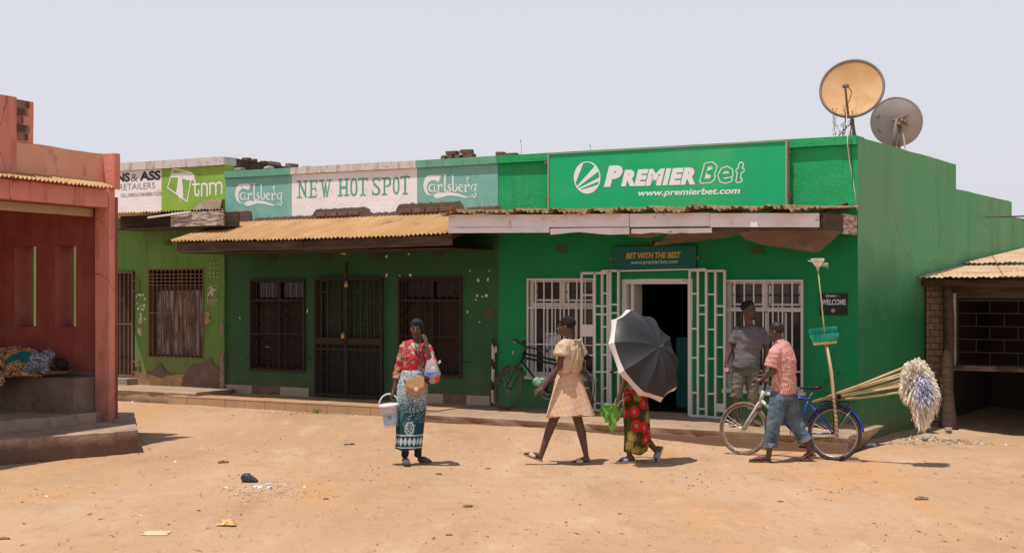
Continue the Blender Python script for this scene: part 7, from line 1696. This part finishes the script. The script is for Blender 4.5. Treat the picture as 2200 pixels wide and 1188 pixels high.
# old bicycle against the wall
yb = -.42; xr_ = ux(1223, yb); xf_ = ux(1083, yb)
fr2 = FB @ Matrix.Translation((xr_, yb, .222)) @ Matrix.Rotation(math.pi, 4, 'Z') @ Matrix.Rotation(R(13), 4, 'X')
rusty_b = surf('rusty_bike', (.035, .022, .018), [((.13, .065, .04), (16, 16, 16), 3, .45, .62, .8)], .7)
silver_old = surf('old_mudguard', (.42, .41, .42), [((.16, .08, .06), (16, 16, 16), 4, .48, .60, .9)], .35, metal=.5)
green_f = surf('old_green_frame', (.03, .10, .065), [((.30, .32, .28), (30, 30, 30), 3, .55, .65, .6)], .5)
b2, P2, Q2, part2 = bike('rusty old black roadster bicycle leaning on the green wall under the window', fr2, .325, xr_-xf_-.0, R(-22),
    dict(frame=dkm, front=rusty_b, tyre=surf('brown_tyre', (.10, .07, .055), [((.2, .14, .10), (20, 20, 20), 3, .5, .68, .6)], .9), rim=surf('rusty_rim', (.10, .06, .045), rough=.6), dark=rusty_b, bar=rusty_b, saddle=surf('padded_saddle', (.016, .015, .015), rough=.6), chain=silver_old),
    dict(head_top=(.84, 0, .86), head_bot=(.885, 0, .68), bb=(.42, 0, .28), seat_top=(.29, 0, .74), saddle=(-.08, .80), double=True, sw=1.35, crank=.4, tw=.022,
         bar=(.815, 0, .93), bar_pts=[(.66, -.27, .93), (.76, -.27, .95), (.84, -.14, .95), (.83, 0, .93), (.84, .14, .95), (.76, .27, .95), (.66, .27, .93)],
         guards={'rear': (R(35), R(205), silver_old, .03, .034), 'front': (R(10), R(75), silver_old, .03, .036)}, rack=.70))
part2('light_tube', surf('pale_green_tube', (.22, .36, .28)), lambda m: m.tube([P2(.455, 0, .30), P2(.87, 0, .68)], .0185, 8))
part2('mudflap', surf('brown_rubber', (.13, .075, .04), rough=.8), lambda m: m.add([P2(-.27, -.06, .46), P2(-.27, .06, .46), P2(-.42, .065, .16), P2(-.36, -.0, .14), P2(-.30, -.07, .20)], [(0, 1, 2, 3, 4)]), smooth=False)
for s_ in (-.045, .045): part2('brake_rod', rusty_b, lambda m: m.tube([P2(.80, s_, .97), P2(.93, s_, .70)], .004, 5))
part2('reflector', surf('dark_lamp', (.03, .02, .02), rough=.4), lambda m: m.ell(P2(.90, -.03, 1.0), (.035, .02, .03), n=8, m=6))

# ------------------------------------------------------------------ mops, brooms and duster tied to the bicycle
pine = surf('pale_wood', (.56, .42, .24), [((.44, .30, .15), (6, 6, 6), 4, .45, .7, .7)], .6)
mopw = surf('mop_cotton', (.92, .88, .80), [((.88, .80, .68), (9, 9, 9), 4, .45, .65, .8)], .95); mopl = surf('mop_rag', (.70, .70, .84), [((.36, .37, .48), (9, 9, 9), 4, .45, .65, .7)], .9)
rr = random.Random(21)
DM0, DM1 = 16.62, 16.02
mops = [((1745, 863), (1948, 787), 'uppermost handle'), ((1752, 862), (1945, 800), 'second handle from the top'), ((1748, 864), (1943, 806), 'third handle from the top'), ((1756, 863), (1942, 815), 'middle handle of the bundle'), ((1760, 862), (1941, 822), 'third handle from the bottom'), ((1764, 862), (1940, 829), 'second handle from the bottom'), ((1768, 861), (1937, 842), 'lowest handle')]
MOPP = [(1933, 845), (1936, 800), (1950, 778), (1972, 767), (1995, 783), (2010, 815), (2020, 845), (2014, 880), (2002, 905), (1988, 924), (1972, 922), (1960, 897), (1957, 868), (1945, 868)]
LAVP = [(1968, 818), (2000, 815), (2012, 850), (1996, 882), (1972, 872)]
for m_ in (mopw, mopl):
    t_ = m_.node_tree; pb_ = t_.nodes['Principled BSDF']; tr_ = t_.nodes.new('ShaderNodeBsdfTranslucent'); tr_.inputs[0].default_value = (.9, .85, .76, 1) if m_ is mopw else (.72, .72, .86, 1); ms_ = t_.nodes.new('ShaderNodeMixShader'); ms_.inputs[0].default_value = .45
    o_ = next(n_ for n_ in t_.nodes if n_.type == 'OUTPUT_MATERIAL'); t_.links.new(pb_.outputs[0], ms_.inputs[1]); t_.links.new(tr_.outputs[0], ms_.inputs[2]); t_.links.new(ms_.outputs[0], o_.inputs[0])
def inpoly(x, y, P_):
    r_ = False
    for (xa, ya_), (xb, yb_) in zip(P_, P_[1:]+P_[:1]):
        if (ya_ > y) != (yb_ > y) and x < (xb-xa)*(y-ya_)/(yb_-ya_)+xa: r_ = not r_
    return r_
drops = [(1, .42), (.5, .40), (-.6, .50), (.3, .62), (-.3, .56), (.7, .46), (-1, .28)]
for i, (a, b_, lab) in enumerate(mops):
    p0 = W(*a, DM0+.015*i-.04); p1 = W(*b_, DM1+.02*((i*3) % 5-2)); t = thing('mop', 'white string mop tied on the bicycle, '+lab, 'mop', FW, p0, 'mops tied behind the bicycle saddle')
    mid = p0.lerp(p1, .5)+Vector((0, 0, .012*(i % 3-1))); m = MB(); m.tube([p0, mid, p1+(p1-p0).normalized()*.06], [.010, .0125, .0145], 8); m.build('handle', pine, t, smooth=True)
    m = MB(); lav = (i == 3)
    for q in range(230 if not lav else 130):
        while True:
            ex_, ey = rr.uniform(1930, 2022), rr.uniform(766, 928)
            if inpoly(ex_, ey, LAVP if lav else MOPP) and (lav or ey < 880+(i-1)*12 or rr.random() < .4): break
        e_ = W(ex_, ey, 16.0+(rr.uniform(-.20, .14) if not lav else rr.uniform(-.24, -.19))); c0_ = p1+Vector((rr.uniform(-.03, .06), rr.uniform(-.04, .04), rr.uniform(-.02, .03)))
        ct = c0_.lerp(e_, .45)+Vector((rr.uniform(0, .09), rr.uniform(-.09, .02), rr.uniform(.0, .09))); pts = []; w_ = rr.uniform(.004, .014); f1, f2 = rr.uniform(0, 6), rr.uniform(5, 11)
        for k in range(9):
            t_ = k/8; p = c0_*(1-t_)**2+ct*(2*t_*(1-t_))+e_*t_**2; pts.append(p+Vector((w_*math.sin(f1+t_*f2), w_*math.cos(f1+t_*f2*1.2), w_*math.sin(f1*2+t_*f2*.8))))
        pts.append(pts[-1]+Vector((rr.uniform(-.02, .02), rr.uniform(-.02, .02), -rr.uniform(.01, .05))))
        m.tube(pts, [.0068 if not lav else .0075]*(len(pts)-1)+[.002], 3, cap=False)
    m.build('mop_head', mopl if lav else mopw, t, kind='stuff')
    if lav: 
        for v_ in t.children:
            pass
# brooms
DBm = 16.42; G_ = lambda x, y, dy=0.: W(x, y, DBm+dy)
bristle = surf('green_bristle', (.02, .42, .30), [((.06, .52, .40), (40, 40, 8), 3, .45, .65, .7)], .5)
def broom(lab, hp, r, blk_, up_, tint, nm='broom'):
    t = thing(nm, lab, 'broom', FW, hp[0], 'brooms standing upright on the bicycle'); m = MB(); m.tube(hp, r, 8); m.build('handle', pine, t, smooth=True)
    a, b_ = blk_; m = MB(); m.beam(a, b_, .045, .026, up=(0, -.3, 1)); m.build('brush_block', surf('brush_wood', (.58, .36, .17), rough=.6), t, bevel=.005)
    m = MB(); ax_ = (b_-a)
    for q in range(620):
        u = rr.uniform(.0, 1); base = a+ax_*u+Vector((0, rr.uniform(-.018, .018), .012)); fl = (u-.5)*.035; tip = base+Vector((fl+rr.uniform(-.01, .01), rr.uniform(-.03, .03), up_*rr.uniform(.85, 1.06))); m.tube([base, tip], .0048, 3, cap=False)
    m.build('bristles', tint, t, kind='stuff'); return t
broom('green broom on a thick pale handle, bristles up, its wooden block lowest', [G_(1798, 941, -.07), G_(1796, 900, -.07), G_(1791, 850, -.06), G_(1787, 800, -.05), G_(1777, 745, -.05)], [.019, .019, .018, .016, .014], (G_(1747, 739, -.05), G_(1797, 734, -.05)), .085, bristle)
broom('green broom head just above and behind the other broom, turned slightly left', [G_(1790, 860, .0), G_(1784, 800, .0), G_(1771, 725, .0)], [.011, .011, .011], (G_(1741, 724, .01), G_(1794, 718, .01)), .075, bristle)
du = thing('duster', 'small white whisk on a thin bamboo stick rising above the green brooms', 'duster', FW, G_(1773, 738, -.03))
m = MB(); m.tube([G_(1775, 745, -.03), G_(1769, 690, -.03), G_(1763, 630, -.03), G_(1757, 578, -.03)], [.009, .009, .008, .007], 8)
m.build('handle', surf('bamboo', (.42, .38, .18), [((.55, .5, .3), (20, 20, 20), 3, .5, .7, .6)], .5), du, smooth=True)
m = MB(); c = G_(1757, 577, -.03)
for q in range(420):
    a = rr.uniform(0, 2*math.pi); r_ = math.sqrt(rr.random()); d = Vector((.075*r_*math.cos(a), .05*r_*math.sin(a), .105+.012*rr.uniform(-1, 1))); m.tube([c+d*.05, c+d*.5+Vector((d.x*.15, 0, 0)), c+d], .0028, 3, cap=False)
for q in range(26): a = rr.uniform(-.3, 2.4); m.tube([c+Vector((0, 0, .03)), c+Vector((.09*math.cos(a), rr.uniform(-.04, .04), .03+.09*math.sin(a)*.7)), c+Vector((.13*math.cos(a+.2), rr.uniform(-.05, .05), .02+.1*math.sin(a)))], .0012, 3, cap=False)
m.build('whisk', surf('white_fibre', (.85, .81, .72), rough=.9), du, kind='stuff')
m = MB(); m.tube([c+Vector((0, 0, -.02)), c+Vector((0, 0, .02))], .016, 8); m.build('binding', surf('tape', (.5, .44, .36)), du)
tie = surf('rubber_tie', (.012, .012, .012), rough=.6)
m = MB(); pts = []
for k in range(60):
    u = k/59; p = G_(1791+7*u, 850+86*u, -.065); pts.append(p+Vector((.024*math.cos(k*.95), .024*math.sin(k*.95), 0)))
m.tube(pts, .0045, 5); tag(m.build('rubber_strap', tie, None, loc=pts[0]), 'black rubber strap wound down the thick broom handle', 'strap')
m = MB(); pts = []
for k in range(40):
    u = k/39; p = W(1797+8*u, 851, 16.47); a = k*1.05; pts.append(p+Vector((.0, .05*math.cos(a), .045*math.sin(a)+.012)))
m.tube(pts, .005, 5); tag(m.build('rubber_strap', tie, None, loc=pts[0]), 'black rubber strap lashing the mop handles to the rack', 'strap')

# ------------------------------------------------------------------ litter, stones and grass on the ground
def on_g(px, py): 
    p = gp(px, py, 0); p = gp(px, py, gzn(p.x, p.y)); return Vector((p.x, p.y, gzn(p.x, p.y)))
clod = surf('clod', (.20, .13, .085), [((.32, .22, .14), (20, 20, 20), 4, .5, .65, .7)], .95)
for i, (px_, py_, r_, lab) in enumerate(((1005, 1089, .032, 'lumpy brown clod on the dirt, lower centre'), (750, 954, .055, 'flat pale stone on the dirt left of the phone woman'), (480, 994, .045, 'small dark clod on the dirt below the lime shop'), (943, 1019, .025, 'small dark stone in front of the phone woman'), (1677, 1078, .022, 'dark pebble below the blue bicycle'), (965, 1150, .02, 'small dark pebble at the bottom centre'), (1048, 1007, .022, 'brown clod left of the walking woman'), (700, 1072, .02, 'small brown stone right of the black bag'), (1980, 1073, .045, 'dark twiggy clump at the lower right'), (10, 1158, .03, 'dark stone at the bottom left edge'))):
    p = on_g(px_, py_); m = MB(); 
    for q in range(3): m.rock((p.x+(q-1)*r_*.7, p.y+r_*.3*(q % 2), p.z+r_*.25), r_*(.8 if q != 1 else 1), seed=i*3+q, flat=.5 if i != 1 else .25)
    skm = m.build('stone', clod if i != 1 else conc, None, loc=p, smooth=False); tag(skm, lab, 'stone', 'stones lying on the dirt')
def crumple(lab, nm, px_, py_, w_, d_, h_, mat, seed, cat):
    p = on_g(px_, py_); n = 13; m = MB(); rr_ = random.Random(seed)
    for j in range(n):
        for i in range(n):
            x, y = (i/(n-1)-.5), (j/(n-1)-.5); r_ = max(0, 1-(2*math.hypot(x, y))**2); k = fbm(x*5, y*5, seed, 3); m.v.append(Vector((p.x+x*w_*(1+.35*noise.noise(Vector((x*4, y*4, seed+3)))), p.y+y*d_*(1+.35*noise.noise(Vector((x*4, y*4, seed+7)))), p.z+.006+max(0, h_*(.3+r_**.5*.7+.8*k)*min(1, 3*r_+.08)))))
    for j in range(n-1):
        for i in range(n-1): m.f.append((j*n+i, j*n+i+1, (j+1)*n+i+1, (j+1)*n+i)); m.mi.append(0)
    return tag(m.build(nm, mat, None, loc=p), lab, cat)
p = on_g(538, 1036); bt = thing('plastic_bag', 'crumpled black plastic bag lying on the dirt, lower left', 'bag', FW, p); m = MB()
for dx, dy, dz, r_ in ((-.055, .02, .045, .042), (-.03, 0, .05, .042), (.0, -.01, .038, .036), (.035, -.02, .026, .028), (.065, -.03, .016, .018)): m.ell(p+Vector((dx, dy, dz)), (r_, r_*.9, r_*.95), n=12, m=8)
skinmesh(m, 'film', surf('black_film', (.05, .055, .065), rough=.35), bt, .005, 1, fold=(.009, (34, 34, 34), True))
crumple('orange fruit peel heap on the dirt, lower left', 'fruit_peel', 488, 1126, .16, .15, .03, surf('orange_peel', (.55, .27, .05), [((.7, .5, .28), (30, 30, 30), 3, .45, .6, .8)], .6), 5, 'peel')
crumple('flat cream paper scrap near the bottom left', 'paper_scrap', 336, 1146, .20, .20, .012, surf('cream_paper', (.62, .46, .30), rough=.8), 7, 'paper')
crumple('white plastic scrap against the kerb beside the terracotta pillar', 'plastic_scrap', 250, 849, .16, .12, .07, surf('white_scrap', (.66, .64, .62), rough=.5), 9, 'litter')
crumple('white plastic scrap lying beside the blue bicycle rear wheel', 'plastic_scrap', 1870, 958, .16, .08, .03, surf('white_scrap', (.66, .64, .62)), 11, 'litter')
crumple('white wrapper on the dirt just right of the black bag', 'plastic_scrap', 575, 1040, .05, .04, .012, surf('white_scrap', (.66, .64, .62)), 12, 'litter')
gm = {}
stone_m = surf('gravel', (.30, .20, .13), [((.18, .11, .07), (40, 40, 40), 3, .45, .6, .8), ((.50, .40, .32), (30, 30, 30), 2, .6, .65, .8)], .95)
rr = random.Random(99); m = MB()
def tetra(m, p, s_):
    a = rr.uniform(0, 6.28); m.add([p+Vector((s_*math.cos(a+k*2.09), s_*math.sin(a+k*2.09), 0)) for k in range(3)]+[p+Vector((rr.uniform(-.3, .3)*s_, rr.uniform(-.3, .3)*s_, s_*rr.uniform(.4, .9)))], [(0, 1, 3), (1, 2, 3), (2, 0, 3)])
for q in range(3000):
    y = 9.8+10.5*rr.random()**1.2; x = rr.uniform(-.37, .37)*y; 
    if fbm(x*.9, y*.9, 3, 2) < rr.uniform(-.05, .6): continue
    d = -(FBi @ Vector((x, y, 0))).y
    if d < 1.5: continue
    tetra(m, Vector((x, y, gzn(x, y))), rr.choice((.004, .006, .006, .009, .014))*(1.2 if d < 2.6 else 1))
def heap(px_, py_, n_, sx, sy, mx_=.03):
    p = on_g(px_, py_)
    for q in range(n_):
        x, y = p.x+rr.gauss(0, sx), p.y+rr.gauss(0, sy); tetra(m, Vector((x, y, gzn(x, y))), rr.uniform(.006, mx_))
for h_ in ((560, 1052, 160, .22, .35, .018), (620, 1062, 60, .3, .2, .012), (2020, 945, 160, .30, .18, .04), (1930, 952, 60, .2, .12, .03), (1500, 950, 60, .5, .1, .02), (700, 885, 120, .6, .12, .014), (640, 1060, 60, .2, .2, .014)): heap(*h_)
m.build('gravel', stone_m, None, kind='stuff')['label'] = 'small stones and clods strewn over the dirt'
m = MB(); m2 = MB(); m3 = MB(); straw = surf('straw', (.50, .38, .22), rough=.9); lit = surf('litter_white', (.62, .60, .60), rough=.7); leafd = surf('dry_leaf', (.20, .11, .06), rough=.9)
def fleck(mb_, x, y, l, w_):
    a = rr.uniform(0, 3.14); c = Vector((x, y, gzn(x, y)+.005)); u = Vector((math.cos(a)*l, math.sin(a)*l, rr.uniform(0, .012))); v_ = Vector((-math.sin(a)*w_, math.cos(a)*w_, rr.uniform(-.002, .006))); mb_.add([c-u, c-v_, c+u, c+v_+UP*.004], [(0, 1, 2, 3)])
for q in range(900):
    if q < 520: s0 = rr.choice(((700, 888), (640, 884), (560, 876), (780, 890), (460, 866))); p = on_g(*s0); x, y = p.x+rr.gauss(0, .35), p.y-abs(rr.gauss(0, .16)); 
    else: y = rr.uniform(9.8, 19); x = rr.uniform(-.36, .36)*y
    d = -(FBi @ Vector((x, y, 0))).y
    if d < 1.12: continue
    fleck(m, x, y, rr.uniform(.01, .05), .002)
for q in range(150):
    s0 = rr.choice(((2020, 942), (2050, 948), (1985, 945), (420, 850), (470, 868), (1540, 950), (1600, 962), (1400, 936), (590, 1046), (270, 862), (2140, 950), (None, None)))
    if s0[0] is None: y = rr.uniform(10, 18); x = rr.uniform(-.36, .36)*y
    else: p = on_g(*s0); x, y = p.x+rr.gauss(0, .22), p.y+rr.gauss(0, .08)
    if -(FBi @ Vector((x, y, 0))).y < 1.5 and x < 4.3 and x > -4: continue
    fleck(m2, x, y, rr.uniform(.012, .035), rr.uniform(.008, .02))
for q in range(500):
    y = rr.uniform(9.8, 19); x = rr.uniform(-.36, .36)*y
    if -(FBi @ Vector((x, y, 0))).y < 1.5 or fbm(x*.9, y*.9, 3, 2) < rr.uniform(-.1, .4): continue
    fleck(m3, x, y, rr.uniform(.008, .028), rr.uniform(.004, .012))
for mm, mt_, nm, lb in ((m, straw, 'straw', 'bits of straw along the tiled pavement'), (m2, lit, 'paper_bits', 'torn white litter scattered on the dirt'), (m3, leafd, 'dry_leaves', 'dry leaf crumbs scattered on the dirt')): mm.build(nm, mt_, None, kind='stuff')['label'] = lb
grass_m = surf('grass_blade', (.10, .18, .04), rough=.8)
for px_, py_, lab in ((473+98, 878, 'grass tuft at the foot of the tiled kerb, left one'), (678, 887, 'grass tuft at the foot of the tiled kerb, right one'), (398, 860, 'tiny grass tuft where the lime shop kerb ends')):
    p = on_g(px_, py_); m = MB()
    for q in range(36):
        a = rr.uniform(0, 6.28); r_ = rr.uniform(0, .05); b0 = p+Vector((r_*math.cos(a)*1.6, r_*math.sin(a), 0)); h_ = rr.uniform(.04, .10); tp = b0+Vector((rr.uniform(-.04, .04), rr.uniform(-.03, .03), h_)); m.add([b0-Vector((.004, 0, 0)), b0+Vector((.004, 0, 0)), tp], [(0, 1, 2)])
    tag(m.build('grass_tuft', grass_m, None, loc=p, kind='stuff'), lab)
# rubble against the shed post
for i, (px_, py_, r_, lab) in enumerate(((2037, 930, .07, 'pale broken stone at the foot of the shed post'), (1988, 948, .05, 'white and grey rubbish lump by the brick pillar'))):
    p = on_g(px_, py_); m = MB(); m.rock((p.x, p.y, p.z+.04), r_, seed=50+i); tag(m.build('stone', conc, None, loc=p), lab, 'stone')
